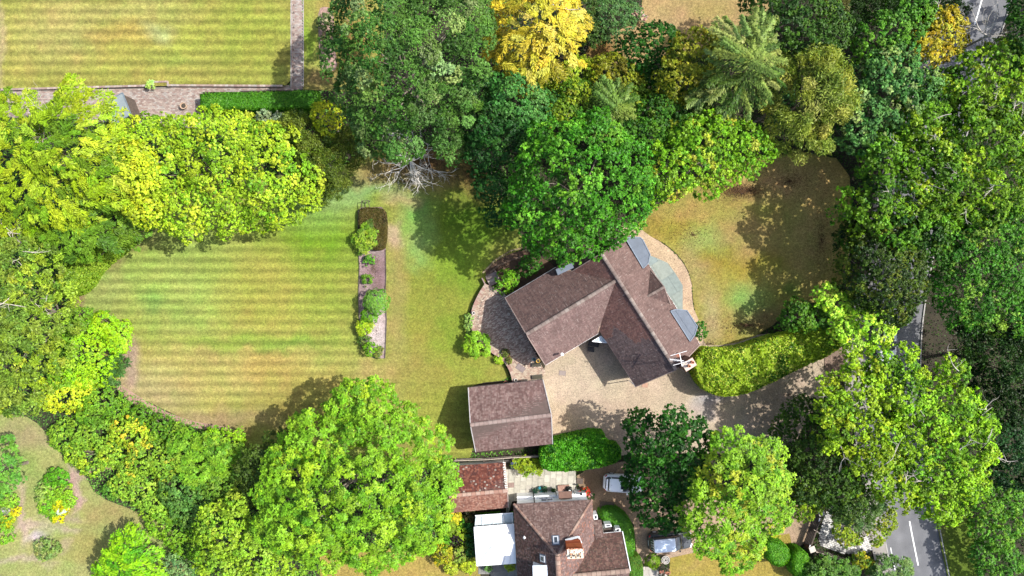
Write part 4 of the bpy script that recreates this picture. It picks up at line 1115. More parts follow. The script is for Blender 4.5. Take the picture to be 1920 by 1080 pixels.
# walls
m_ = MB(); i_ = .34
def inset_box(m_, a, b, dvec, dist, z1, ins_=.34):
    ax = (b - a).normalized()
    q = [a + ax * ins_ + dvec * ins_, b - ax * ins_ + dvec * ins_, b - ax * ins_ + dvec * (dist - ins_), a + ax * ins_ + dvec * (dist - ins_)]
    m_.prism([(p.x, p.y) for p in q], 0, z1); return q
q = inset_box(m_, cNW, cNE, dn, 16, CE + .1); m_.build('wall', M['white'], cot)
m_ = MB(); inset_box(m_, wN1 - ax2 * 6, wN1, dn2, ww * 2, EE + .1); m_.build('wall', M['white'], cot)
m_ = MB(); c = (wN1 + dn2 * ww); m_.loft([[v3(c - dn2 * (ww - .4) - ax2 * .5, EE), v3(c - ax2 * .5, EH - .3), v3(c + dn2 * (ww - .4) - ax2 * .5, EE)], [v3(c - dn2 * (ww - .4) - ax2 * .36, EE), v3(c - ax2 * .36, EH - .3), v3(c + dn2 * (ww - .4) - ax2 * .36, EE)]]); m_.build('gable_wall', M['white'], cot)
# north face: lower lean-out band, boards, windows, porch
q0, q1 = q[0], q[1]; nN = -dn; aN = math.atan2(nN.y, nN.x)
for k in range(10):      # weather boards proud of the wall
    m_ = MB(); a = q0 + nN * .012; b = q1 + nN * .012; z = 1.5 + k * .2
    m_.beam(v3(a, z), v3(b, z), .03, .19); m_.build('weatherboard', M['white'], cot)
m_ = MB(); a = q0 + nN * .3; b = q1 + nN * .3; m_.prism([tuple(q0), tuple(q1), tuple(b), tuple(a)], 0, 1.35); m_.build('plinth_wall', M['white'], cot)
def onN(t, out=.0): 
    p = q0 + (q1 - q0) * t + nN * out; return p
for t in (.385, .47):
    p = onN(t, .04); wall_window(cot, (p.x, p.y, 2.15), aN, .62, .75, 1)
p = onN(.43, .5); m_ = MB(); m_.beam(v3(onN(.32, .42), 2.6), v3(onN(.53, .42), 2.6), .06, .05); m_.build('awning_bar', M['black'], cot)
p = onN(.245, .38); m_ = MB(); m_.tube([v3(onN(.245, .36), 0.1), v3(onN(.245, .1), 3.6)], .06, 6); m_.build('downpipe', M['black'], cot)
for t in (.57, .83):
    m_ = MB(); m_.tube([v3(onN(t, .34), .2), v3(onN(t, .34), 1.9)], .03, 6); m_.build('downpipe', M['black'], cot)
m_ = MB(); c = onN(.69, .55); m_.box(c.x, c.y, 2.45, .75, 1.35, .10, aN); m_.build('porch_roof', plain('brown felt', (.13, .07, .05), .8), cot)
m_ = MB(); c = onN(.69, .03); m_.box(c.x, c.y, 1.05, .06, .95, 2.1, aN); dr = m_.build('door', M['wood'], cot)
m_ = MB(); c = onN(.73, .08); m_.box(c.x, c.y, 1.05, .05, .1, .05, aN); m_.build('handle', M['metal'], dr)
m_ = MB(); c = onN(.69, .45); m_.box(c.x, c.y, .18, .9, 1.2, .2, aN); m_.build('doorstep', M['brick'], cot)
m_ = MB(); c = onN(.925, .33); m_.lathe(c.x, c.y, [(.02, 1.4), (.13, 1.55), (.13, 1.8), (.02, 2.0)], 10); m_.build('wall_lamp', M['glass'], cot)
# roof windows and vents
def roof_window(px, py, h, w, l, plane_ang, tilt, nx, ny, label=None):
    c = Vector(at(px, py, h)); n = Vector((nx * math.sin(tilt), ny * math.sin(tilt), math.cos(tilt))); u = Vector((-ny, nx, 0)); v = n.cross(u)
    def quad(W_, L_, off, t):
        vv = []
        for dz in (off, off + t):
            for a, b in ((-1, -1), (1, -1), (1, 1), (-1, 1)): vv.append(c + u * (a * W_ / 2) + v * (b * L_ / 2) + n * dz)
        return vv
    FF = [(4, 5, 6, 7), (0, 1, 5, 4), (1, 2, 6, 5), (2, 3, 7, 6), (3, 0, 4, 7), (3, 2, 1, 0)]
    m_ = MB(); m_.add(quad(w + .22, l + .22, -.1, .14), FF); fo = m_.build('flashing', M['lead'], cot)
    m_ = MB(); m_.add(quad(w, l, .0, .11), FF); fo = m_.build('roof_window', M['metal'], cot)
    if label: fo['label'] = label
    m_ = MB(); m_.add(quad(w - .2, l - .2, .1, .025), FF); m_.build('pane', M['glass'], fo)
tilt = math.atan2(CR - CE, hw)
def cot_h(x, y, face):
    h = CE
    for _ in range(30):
        p = v2(at(x, y, h))
        if face == 'N': d_ = (p - cNW).dot(dn)
        else: d_ = (p - cNW).dot(axis)
        h = CE + d_ * (CR - CE) / hw
    return h
roof_window(1042, 1013, cot_h(1042, 1013, 'N') + .02, .5, .72, 0, tilt, -dn.x, -dn.y, 'roof window on the near slope')
roof_window(1018, 1047, cot_h(1018, 1047, 'W') + .02, .6, .55, 0, tilt, -axis.x, -axis.y, 'roof window on the left slope')
q_ = at(983, 1006, cot_h(983, 1006, 'W') + .1); m_ = MB(); m_.lathe(q_[0], q_[1], [(.07, q_[2] - .3), (.07, q_[2] + .3), (.13, q_[2] + .32), (.02, q_[2] + .45)], 10); m_.build('vent_pipe', M['white'], cot)
# white flat dormer at the bottom edge
P = at2([(1000, 1062), (1031, 1061), (1033, 1100), (1001, 1102)], 6.4); m_ = MB(); m_.prism(P, 4.2, 6.4); m_.build('dormer', M['white'], cot)
m_ = MB(); P = at2([(998.5, 1060.5), (1032.5, 1059.5), (1034, 1102), (1000, 1104)], 6.5); m_.prism(P, 6.42, 6.5); m_.build('dormer_roof', plain('pale roof sheet', (.5, .55, .6), .4, var=.1), cot)
# chimney with three cream pots
c0 = at(1068, 1012, 5.6)[:2]; ct = at(1078, 1036, 8.6)[:2]
c0 = np.array(ct); 
OR = [tuple(alb(226, 112, 60, .85)), tuple(alb(206, 96, 54, .85)), tuple(alb(232, 134, 80, .85)), tuple(alb(180, 90, 54, .85))]
M['cream_pot'] = plain('cream chimney pot', (.50, .40, .28), .8, var=.2)
chimney(cot, c0, 1.45, .85, math.radians(3), 4.5, 8.9, [(-.42, -.12), (0, -.12), (.42, -.12)], OR, 'cream_pot', crown=(.55, .5, .42))
rr = random.Random(12); m_ = MB()
for k in range(26):
    m_.box(c0[0] + rr.uniform(-.75, .75), c0[1] + .05 + rr.uniform(-.4, .45), 8.96 + rr.uniform(-.02, .03), rr.uniform(.08, .18), rr.uniform(.08, .14), .07, rr.uniform(0, 3), rr.choice([(.62, .52, .38), (.5, .42, .3), (.42, .2, .12), (.66, .6, .48)]))
m_.build('cap_stone', M['col'], cot, colors=True)
m_ = MB(); a = at(1060, 1013, 6.6); b = at(1085, 1006, 6.6); m_.beam(a, b, .22, .06, (.3, .33, .35)); m_.beam(at(1085, 1006, 6.6), at(1090, 1018, 6.4), .14, .06, (.66, .66, .66)); m_.build('lead_flashing', M['col'], cot, colors=True)
# east dormer windows: white frames proud of the wall beside the small roofs
for (x0, y0, x1, y1, h) in ((1113, 966, 1120, 975, 2.9), (1134, 984, 1146, 989, 2.9), (1154, 992, 1163, 997, 2.9)):
    P = at2([(x0, y0), (x1, y0 - 1), (x1 + 1, y1 - 1), (x0 + 1, y1)], h); m_ = MB(); m_.prism(P, 1.6, h - .05); fo = m_.build('bay_window', M['white'], cot)
    cen2 = np.mean(P, 0); m_ = MB(); m_.prism([tuple(cen2 + (np.array(p) - cen2) * .62) for p in P], h - .05, h - .035); m_.build('pane', M['glass'], fo)
P = at2([(1131, 992), (1150, 990), (1152, 1000), (1133, 1003)], 2.4); m_ = MB(); m_.prism(P, 2.3, 2.4); m_.build('porch_roof', M['wood'], cot)

# conservatory
con = thing('conservatory', 'white conservatory with a brilliant white hipped panel roof beside the cottage', 'conservatory', at(928, 1020))
CH = 2.7
cA, cB, cC, cD = [v2(at(*p, CH)) for p in ((889, 989), (964, 983), (968, 1056), (894, 1061))]
tp1 = v2(at(926, 1022, 3.7)); tp2 = v2(at(966, 1019, 3.7))
crf = bpy.data.objects.new('roof', None); COL.objects.link(crf); crf.parent = con
def panelroof(a, b, c, d, n):
    m0 = Vector(v3(a, CH)); m1 = Vector(v3(b, CH)); t0 = Vector(v3(d, 3.5)); t1 = Vector(v3(c, 3.5))
    for i in range(n):
        f0, f1 = (i + .03) / n, (i + .97) / n
        m_ = MB(); m_.slab([m0.lerp(m1, f0), m0.lerp(m1, f1), t0.lerp(t1, f1), t0.lerp(t1, f0)], .03); m_.build('roof_panel', M['upvc'], crf)
panelroof(cB, cA, tp1, tp2, 6); panelroof(cD, cC, tp2, tp1, 6); panelroof(cA, cD, tp1 + Vector((0, -.01)), tp1 + Vector((0, .01)), 5)
m_ = MB()
for a, b in ((v3(tp1, 3.52), v3(tp2, 3.52)), (v3(tp1, 3.5), v3(cA, CH)), (v3(tp1, 3.5), v3(cD, CH))): m_.beam(a, b, .09, .07)
m_.build('glazing_bar', M['upvc'], crf)
m_ = MB(); m_.slab([v3(cA, CH - .06), v3(cD, CH - .06), v3(cC, CH - .06), v3(cB, CH - .06)], .03); m_.build('ceiling', M['upvc'], crf)
for a, b in ((cA, cB), (cA, cD), (cD, cC)): gutter(con, v3(a, CH), v3(b, CH), r=.06)
cg = (cA + cB + cC + cD) / 4; w_ = [cg + (p - cg) * .95 for p in (cA, cB, cC, cD)]
m_ = MB(); m_.prism([tuple(p) for p in w_], 0, .6); m_.build('wall', M['render'], con)
for a, b in ((w_[0], w_[1]), (w_[0], w_[3]), (w_[3], w_[2])):
    n = 5
    for i in range(n):
        p = a.lerp(b, (i + .5) / n); dd = (b - a); an = math.atan2(dd.y, dd.x) - math.pi / 2; L = dd.length / n
        out = (p - cg); nn = Vector((math.cos(an), math.sin(an)))
        if out.dot(nn) < 0: an += math.pi
        wall_window(con, (p.x, p.y, 1.6), an, L - .04, 1.95, 1)
m_ = MB(); P = at2([(892, 967), (962, 962), (963, 981), (890, 986)], 2.2); m_.prism(P, 2.12, 2.2); m_.build('box_gutter', plain('grey gutter', (.42, .48, .5), .5, var=.1), con)
m_ = MB(); m_.tube([tuple(at(891, 967, 2.25)), tuple(at(962, 962, 2.25))], .06, 6); m_.build('gutter', M['upvc'], con)
for x in (904, 924, 944, 960):
    m_ = MB(); a = at(x, 966, 2.26); b = at(x + .5, 984, 2.26); m_.beam(a, b, .06, .05); m_.build('bracket', M['upvc'], con)

# ---------------------------------------------- garden shed top left
shd = thing('garden_shed', 'small shed with a flat grey felt roof, half under the yellow green tree', 'shed', at(215, 205))
P = at2([(197, 191), (230, 174), (246, 214), (212, 236)], 2.3); m_ = MB(); m_.prism(P, 2.2, 2.3); m_.build('roof', M['slate'], shd)
m_ = MB()
for i in range(4): m_.beam((*P[i], 2.31), (*P[(i + 1) % 4], 2.31), .08, .08, (.12, .15, .18))
m_.build('roof_trim', M['col'], shd, colors=True)
m_ = MB(); c = np.mean(P, 0); m_.prism([tuple(c + (np.array(p) - c) * .93) for p in P], 0, 2.2); m_.build('wall', M['wood'], shd)
# ------------------------------------------------------------------ foliage
KL = 0.67
def lc(r, g, b, k=None): return np.clip(lin((r, g, b)) * (KL if k is None else k), .003, .8)
NTRI = [0]
def leaf_mesh(name, Pn, Nn, Tn, L, Wd, C, parent, mat='leaf', off=(0, 0, 0), kind=None, fold=.25):
    """a mesh of many small rhombic leaves"""
    n = len(Pn)
    if n == 0: return None
    Nn = Nn / (np.linalg.norm(Nn, axis=1, keepdims=True) + 1e-9)
    Tn = Tn - Nn * (Tn * Nn).sum(1, keepdims=True)
    Tn = Tn / (np.linalg.norm(Tn, axis=1, keepdims=True) + 1e-9)
    B = np.cross(Nn, Tn)
    L = np.asarray(L).reshape(-1, 1) if np.ndim(L) else np.full((n, 1), L)
    Wd = np.asarray(Wd).reshape(-1, 1) if np.ndim(Wd) else np.full((n, 1), Wd)
    up = Nn * (Wd * fold)
    V = np.stack([Pn - Tn * L * .5, Pn - Tn * L * .05 + B * Wd * .5 + up, Pn + Tn * L * .5, Pn - Tn * L * .05 - B * Wd * .5 + up], 1).reshape(-1, 3) - np.asarray(off)
    me = bpy.data.meshes.new(name)
    me.vertices.add(4 * n); me.vertices.foreach_set('co', V.ravel().astype(np.float32))
    me.loops.add(4 * n); me.loops.foreach_set('vertex_index', np.arange(4 * n, dtype=np.int32))
    me.polygons.add(n); me.polygons.foreach_set('loop_start', np.arange(0, 4 * n, 4, dtype=np.int32)); me.polygons.foreach_set('loop_total', np.full(n, 4, dtype=np.int32))
    me.update(calc_edges=True)
    a = me.attributes.new('col', 'FLOAT_COLOR', 'POINT')
    C4 = np.ones((4 * n, 4), np.float32); C4[:, :3] = np.repeat(np.clip(C, .002, .85), 4, 0)
    a.data.foreach_set('color', C4.ravel())
    me.materials.append(M[mat])
    o = bpy.data.objects.new(name, me); COL.objects.link(o)
    if parent is not None: o.parent = parent
    else: o.location = off
    if kind: o['kind'] = kind
    NTRI[0] += 2 * n
    return o
def rdir(rng, n):
    v = rng.normal(size=(n, 3)); return v / np.linalg.norm(v, axis=1, keepdims=True)

# cs clump size m, L/W leaf, lay leaf layers per clump, dens clumps overlap, mode
ST = {
 'oak':    dict(cs=.60, L=.24, W=.165, lay=2.0, dens=1.35, rough=.24, mode='dome', cvar=.24, lvar=.30, inner=.5),
 'broad':  dict(cs=.58, L=.21, W=.145, lay=2.2, dens=1.7, rough=.17, mode='dome', cvar=.18, lvar=.30, inner=.4),
 'ash':    dict(cs=.58, L=.27, W=.12, lay=2.1, dens=1.4, rough=.22, mode='star', cvar=.20, lvar=.28, inner=.4),
 'frond':  dict(cs=.66, L=.30, W=.10, lay=2.2, dens=1.6, rough=.18, mode='frond', cvar=.20, lvar=.24, inner=.4),
 'fine':   dict(cs=.50, L=.22, W=.075, lay=2.4, dens=1.4, rough=.16, mode='spray', cvar=.18, lvar=.26, inner=.4),
 'fan':    dict(cs=.92, L=.23, W=.105, lay=2.2, dens=1.15, rough=.22, mode='dome', cvar=.30, lvar=.2, inner=.35, layers=3.0),
 'weep':   dict(cs=.80, L=.30, W=.085, lay=2.0, dens=1.6, rough=.22, mode='weep', cvar=.16, lvar=.22, inner=.45),
 'tuft':   dict(cs=.38, L=.21, W=.10, lay=3.0, dens=1.5, rough=.10, mode='tuft', cvar=.24, lvar=.18, inner=.3),
 'shrub':  dict(cs=.28, L=.16, W=.11, lay=2.2, dens=1.5, rough=.10, mode='dome', cvar=.18, lvar=.24, inner=.2),
 'clip':   dict(cs=.22, L=.12, W=.085, lay=2.0, dens=2.0, rough=.03, mode='skin', cvar=.06, lvar=.24, inner=.0),
 'bold':   dict(cs=.32, L=.30, W=.10, lay=2.2, dens=1.4, rough=.14, mode='star', cvar=.18, lvar=.22, inner=.2),
}
LAYERS = 2.6
def thin_out(P, L, W_, rng, lay=None):
    """drop most leaves that lie deep under several others"""
    cell = .30; ix = np.floor(P[:, 0] / cell).astype(np.int64); iy = np.floor(P[:, 1] / cell).astype(np.int64)
    key = (ix + 4000) * 10000 + iy + 4000
    od = np.lexsort((-P[:, 2], key)); k = key[od]; ar = (L * W_ * .5)[od] / (cell * cell) * .75
    cs_ = np.cumsum(ar); first = np.r_[True, k[1:] != k[:-1]]; base = np.maximum.accumulate(np.where(first, cs_ - ar, 0))
    depth = cs_ - base
    keep_o = (depth < (lay or LAYERS)) | (rng.random(len(P)) < .05)
    keep = np.zeros(len(P), bool); keep[od] = keep_o
    return keep
def crown_data(lobes, st, cols, rng, weights=None, over=None):
    """lobes: (x, y, ztop, rx, rz) metres"""
    S_ = dict(ST[st]); 
    if over: S_.update(over)
    lob = np.array([[x, y, zt - rz, rx, rz] for x, y, zt, rx, rz in lobes])
    cen = np.average(lob[:, :3], axis=0, weights=lob[:, 3])
    out = []; cl_all = []
    base = np.array([lc(*c) if not isinstance(c, np.ndarray) else c for c in cols]); w = np.array(weights, float) if weights else np.array([3.0] + [1.0] * (len(cols) - 1)); w /= w.sum()
    for li, (x, y, z, rx, rz) in enumerate(lob):
        cs = min(S_['cs'], rx * .42)
        surf = 2 * math.pi * rx * (rx + rz) / 2 * 1.12
        ncl = int(surf / (math.pi * cs * cs) * S_['dens']) + 3
        nin = int(ncl * S_['inner'])
        ct = rng.uniform(-.22, 1, ncl + nin); ph = rng.uniform(0, 2 * math.pi, ncl + nin); sn = np.sqrt(1 - ct * ct)
        D = np.column_stack([sn * np.cos(ph), sn * np.sin(ph), ct])
        # lumps on the lobe
        nz = vnoise(D[:, 0] * 2.3 + li * 5 + x, D[:, 1] * 2.3 + D[:, 2] * 1.7 + y) - .5
        f = 1 + nz * 2 * S_['rough'] + rng.uniform(-.10, .05, ncl + nin)
        f[ncl:] *= rng.uniform(.50, .85, nin)
        Pc = np.array([x, y, z]) + D * f[:, None] * np.array([rx, rx, rz])
        keep = np.ones(len(Pc), bool); keep[:ncl] = True
        for lj in range(len(lob)):
            if lj == li: continue
            q = (Pc - lob[lj, :3]) / np.array([lob[lj, 3], lob[lj, 3], lob[lj, 4]])
            keep &= ~((q * q).sum(1) < .62)
        keep &= Pc[:, 2] > .15
        keep &= (np.abs(Pc[:, 0] * CAMH / (CAMH - np.minimum(Pc[:, 2], 30))) < (66 if x > 45 else 58)) & (np.abs(Pc[:, 1] * CAMH / (CAMH - np.minimum(Pc[:, 2], 30))) < 34.5)
        Pc = Pc[keep]; Dc = D[keep]; csz = cs * rng.uniform(.45, 1.5, len(Pc))
        cl_all.append(Pc)
        if len(Pc) == 0: continue
        m_ = max(5, int(math.pi * cs * cs * S_['lay'] / (S_['L'] * S_['W'] * .5)))
        n = len(Pc) * m_
        pc = np.repeat(Pc, m_, 0); dc = np.repeat(Dc, m_, 0); sz = np.repeat(csz, m_)[:, None]
        nrm = dc * np.array([1, 1, 1.0]) + np.array([0, 0, .45]); nrm /= np.linalg.norm(nrm, axis=1, keepdims=True)
        rad = np.column_stack([pc[:, 0] - cen[0], pc[:, 1] - cen[1], np.zeros(n)]); rl = np.linalg.norm(rad, axis=1, keepdims=True) + 1e-6; rad = rad / rl
        side = np.column_stack([-rad[:, 1], rad[:, 0], np.zeros(n)])
        mode = S_['mode']; rd = rdir(rng, n)
        if mode in ('dome', 'skin'):
            K = max(4, m_ // 7); nc = len(Pc)
            sub = rdir(rng, nc * K); nk = np.repeat(Dc * 1.0 + np.array([0, 0, .45]), K, 0); nk /= np.linalg.norm(nk, axis=1, keepdims=True)
            dt = (sub * nk).sum(1, keepdims=True); sub = np.where(dt < -.15, sub - 2 * dt * nk, sub)
            an3 = np.repeat(rng.uniform(.65, 1.4, (nc, 3)), K, 0); sc_ = np.repeat(csz, K)[:, None]
            SC = sub * sc_ * an3 * np.array([1, 1, .7]) * rng.uniform(.35, 1.05, (nc * K, 1)) ** .7
            si = np.repeat(np.arange(nc) * K, m_) + rng.integers(0, K, n)
            sb = rng.uniform(1 - S_['cvar'] * .9, 1 + S_['cvar'] * .9, nc * K)[si][:, None]
            e = rdir(rng, n) * np.array([1, 1, .5]); ro = S_['L'] * .62
            P = pc + SC[si] + e * ro * rng.uniform(.3, 1.1, (n, 1)); h = sub[si]
            N = nrm * .45 + h * .4 + np.array([0, 0, .35]) + rdir(rng, n) * .62; T = e + rdir(rng, n) * .4
            if mode == 'skin':
                sb = 1.0; h = rd; dt = (h * nrm).sum(1, keepdims=True); h = np.where(dt < -.1, h - 2 * dt * nrm, h)
                P = pc + h * sz * np.array([1, 1, .35]); T = rd; N = nrm + rdir(rng, n) * .42
        elif mode == 'star':
            K = max(4, m_ // 8); nc = len(Pc)
            sub = rdir(rng, nc * K); nk = np.repeat(Dc + np.array([0, 0, .45]), K, 0); dt = (sub * nk).sum(1, keepdims=True); sub = np.where(dt < -.1, sub - 2 * dt * nk / (nk * nk).sum(1, keepdims=True), sub)
            an3 = np.repeat(rng.uniform(.6, 1.45, (nc, 3)), K, 0)
            SC = sub * np.repeat(csz, K)[:, None] * an3 * np.array([1, 1, .7]) * rng.uniform(.3, 1.1, (nc * K, 1)) ** .6
            si = np.repeat(np.arange(nc) * K, m_) + rng.integers(0, K, n); tw = rng.uniform(0, 6.28, n)
            e = np.column_stack([np.cos(tw), np.sin(tw), rng.uniform(-.35, .15, n)]); P = pc + SC[si] + e * S_['L'] * .5
            T = e; N = np.array([0, 0, 1.0]) + sub[si] * .35 + rdir(rng, n) * .4
        elif mode == 'frond':
            a = np.repeat(rng.normal(0, .55, len(Pc)), m_)[:, None]
            ax = rad * np.cos(a) + side * np.sin(a) + np.array([0, 0, -.25]); ax /= np.linalg.norm(ax, axis=1, keepdims=True)
            sd = np.cross(ax, np.array([0, 0, 1.0])); sd /= np.linalg.norm(sd, axis=1, keepdims=True)
            t = rng.uniform(-1, 1, (n, 1)); q = rng.normal(0, .30, (n, 1)) * (1.1 - np.abs(t) * .6)
            P = pc + ax * t * sz * 1.15 + sd * q * sz + np.array([0, 0, 1.0]) * (-(t * t) * .3 + rng.uniform(-.18, .18, (n, 1))) * sz
            T = ax + sd * np.sign(q) * .7 + rdir(rng, n) * .25; N = np.array([0, 0, .8]) + nrm * .5 + rdir(rng, n) * .45
        elif mode == 'spray':
            P = pc + rd * sz * rng.uniform(.2, 1, (n, 1)) * np.array([1, 1, .8]); T = rad * .7 + np.array([0, 0, .3]) + rdir(rng, n) * .8; N = nrm * .5 + rdir(rng, n) * .8 + np.array([0, 0, .4])
        elif mode == 'fan':
            an = np.clip(rng.normal(0, .75, n), -1.7, 1.7) + np.repeat(rng.normal(0, .5, len(Pc)), m_); r_ = np.sqrt(rng.uniform(.02, 1, n))[:, None]
            scal = 1 + .10 * np.cos(an * 7 + np.repeat(rng.uniform(0, 6.28, len(Pc)), m_))
            e = rad * np.cos(an)[:, None] + side * np.sin(an)[:, None]
            R_ = r_ * scal[:, None]
            P = pc + rad * (-.7 * sz) + e * sz * 1.55 * R_ + np.array([0, 0, 1.0]) * (.10 * sz - (R_ ** 2.5) * sz * .85) + rng.uniform(-.07, .07, (n, 1)) * np.array([0, 0, 1.0])
            T = e + np.array([0, 0, .5]) * rng.uniform(-.2, 1, (n, 1)) + rdir(rng, n) * .35; N = np.array([0, 0, .9]) + e * (.2 + .5 * R_) + rdir(rng, n) * .4
            edge = np.clip((R_[:, 0] - .72) / .25, 0, 1)
        elif mode == 'weep':
            a = np.repeat(rng.normal(0, .30, len(Pc)), m_)[:, None]
            ax = rad * np.cos(a) + side * np.sin(a) + np.array([0, 0, -.35]); ax /= np.linalg.norm(ax, axis=1, keepdims=True)
            sd = np.cross(ax, np.array([0, 0, 1.0])); sd /= np.linalg.norm(sd, axis=1, keepdims=True)
            t = rng.uniform(-1, 1, (n, 1)); q = rng.normal(0, .13, (n, 1)) * (1.3 - t * .6)
            P = pc + ax * t * sz * 1.5 + sd * q * sz * 1.4 - np.array([0, 0, 1.0]) * np.abs(q) * sz * 1.2
            T = ax + sd * np.sign(q) * .8 + np.array([0, 0, -.4]); N = np.array([0, 0, .8]) + sd * np.sign(q) * .5 + rdir(rng, n) * .35
        elif mode == 'tuft':
            t = rng.uniform(0, 1, (n, 1)); ax = nrm + np.array([0, 0, .4]); ax /= np.linalg.norm(ax, axis=1, keepdims=True)
            P = pc + ax * (t - .3) * sz * 1.3 + rd * sz * .55 * (1.1 - t) ; T = ax * .6 + rd; N = rd * .6 + ax * .7 + rdir(rng, n) * .3
        # colour: each clump keeps one hue of the species, leaves vary a little
        big = vnoise(pc[::m_, 0] * .45 + 9, pc[::m_, 1] * .45 + 3)
        order = np.argsort(np.argsort(big + rng.normal(0, .16, len(Pc)))) / max(1, len(Pc))
        ci = np.minimum(np.searchsorted(np.cumsum(w), order), len(base) - 1)
        cc = base[ci] * rng.uniform(1 - S_['cvar'], 1 + S_['cvar'], (len(Pc), 1)) * np.column_stack([rng.uniform(.86, 1.14, len(Pc)), np.ones(len(Pc)), rng.uniform(.8, 1.2, len(Pc))])
        C = np.repeat(cc, m_, 0) * (.42 + 1.0 * rng.beta(1.6, 1.25, (n, 1)))
        if mode == 'dome': C = C * sb
        if mode == 'fan': C = C * (1 + .45 * edge[:, None]) + np.array([.02, .02, .015]) * edge[:, None]
        out.append((P, N, T, C))
    if not out: return None
    P, N, T, C = [np.concatenate([o[i] for o in out]) for i in range(4)]
    n = len(P); s = rng.uniform(.7, 1.3, n)
    g_ = (P[:, 2] > .03)
    g_ &= thin_out(P, S_['L'] * s, S_['W'] * s, rng, S_.get('layers', 3.5 if cen[0] > 30 else None))
    return (P[g_], N[g_], T[g_], (S_['L'] * s)[g_], (S_['W'] * s)[g_], C[g_]), np.concatenate(cl_all), cen
def seedof(*a): return int(abs(hash(tuple(round(float(x) * 10) for x in a)))) % 100000

def limb_tubes(m_, base, top, targets, r0, rng, n=6):
    base = Vector(base); top = Vector(top)
    mid = base.lerp(top, .5) + Vector((rng.normal() * .15, rng.normal() * .15, 0))
    m_.tube([base, base + Vector((0, 0, .25)), mid, top], [r0 * 1.35, r0, r0 * .75, r0 * .4], 8)
    for t in targets:
        t = Vector([float(q) for q in t]); k = rng.uniform(.35, .9); s = base.lerp(top, k)
        d = t - s
        m1 = s + d * .35 + Vector((0, 0, d.length * .10)) + Vector(rng.normal(0, .07, 3)) * d.length * .6
        m2 = s + d * .7 + Vector(rng.normal(0, .06, 3)) * d.length
        rr_ = r0 * (1 - k * .6) * .42
        m_.tube([s, m1, m2, t], [rr_, rr_ * .75, rr_ * .45, rr_ * .15], 5, cap=False)
def twig_tubes(m_, p, d, L, r, depth, rng, kink=.45, zmin=.1, segs=3):
    p = Vector(p); d = Vector(d).normalized(); pts = [p]; rad = [r]
    for i in range(segs):
        d = (d + Vector(rng.normal(0, kink * .5, 3))).normalized()
        p = p + d * (L / segs)
        if p.z < zmin: p.z = zmin
        pts.append(p); rad.append(r * (1 - .22 * (i + 1)))
    m_.tube(pts, rad, 5 if r > .03 else 4, cap=False)
    if depth > 0:
        for k in range(rng.integers(2, 4)):
            i = rng.integers(1, len(pts)); dd = (d + Vector(rng.normal(0, kink * 1.5, 3))).normalized()
            twig_tubes(m_, pts[i], dd, L * rng.uniform(.5, .8), r * .58, depth - 1, rng, kink, zmin, segs)

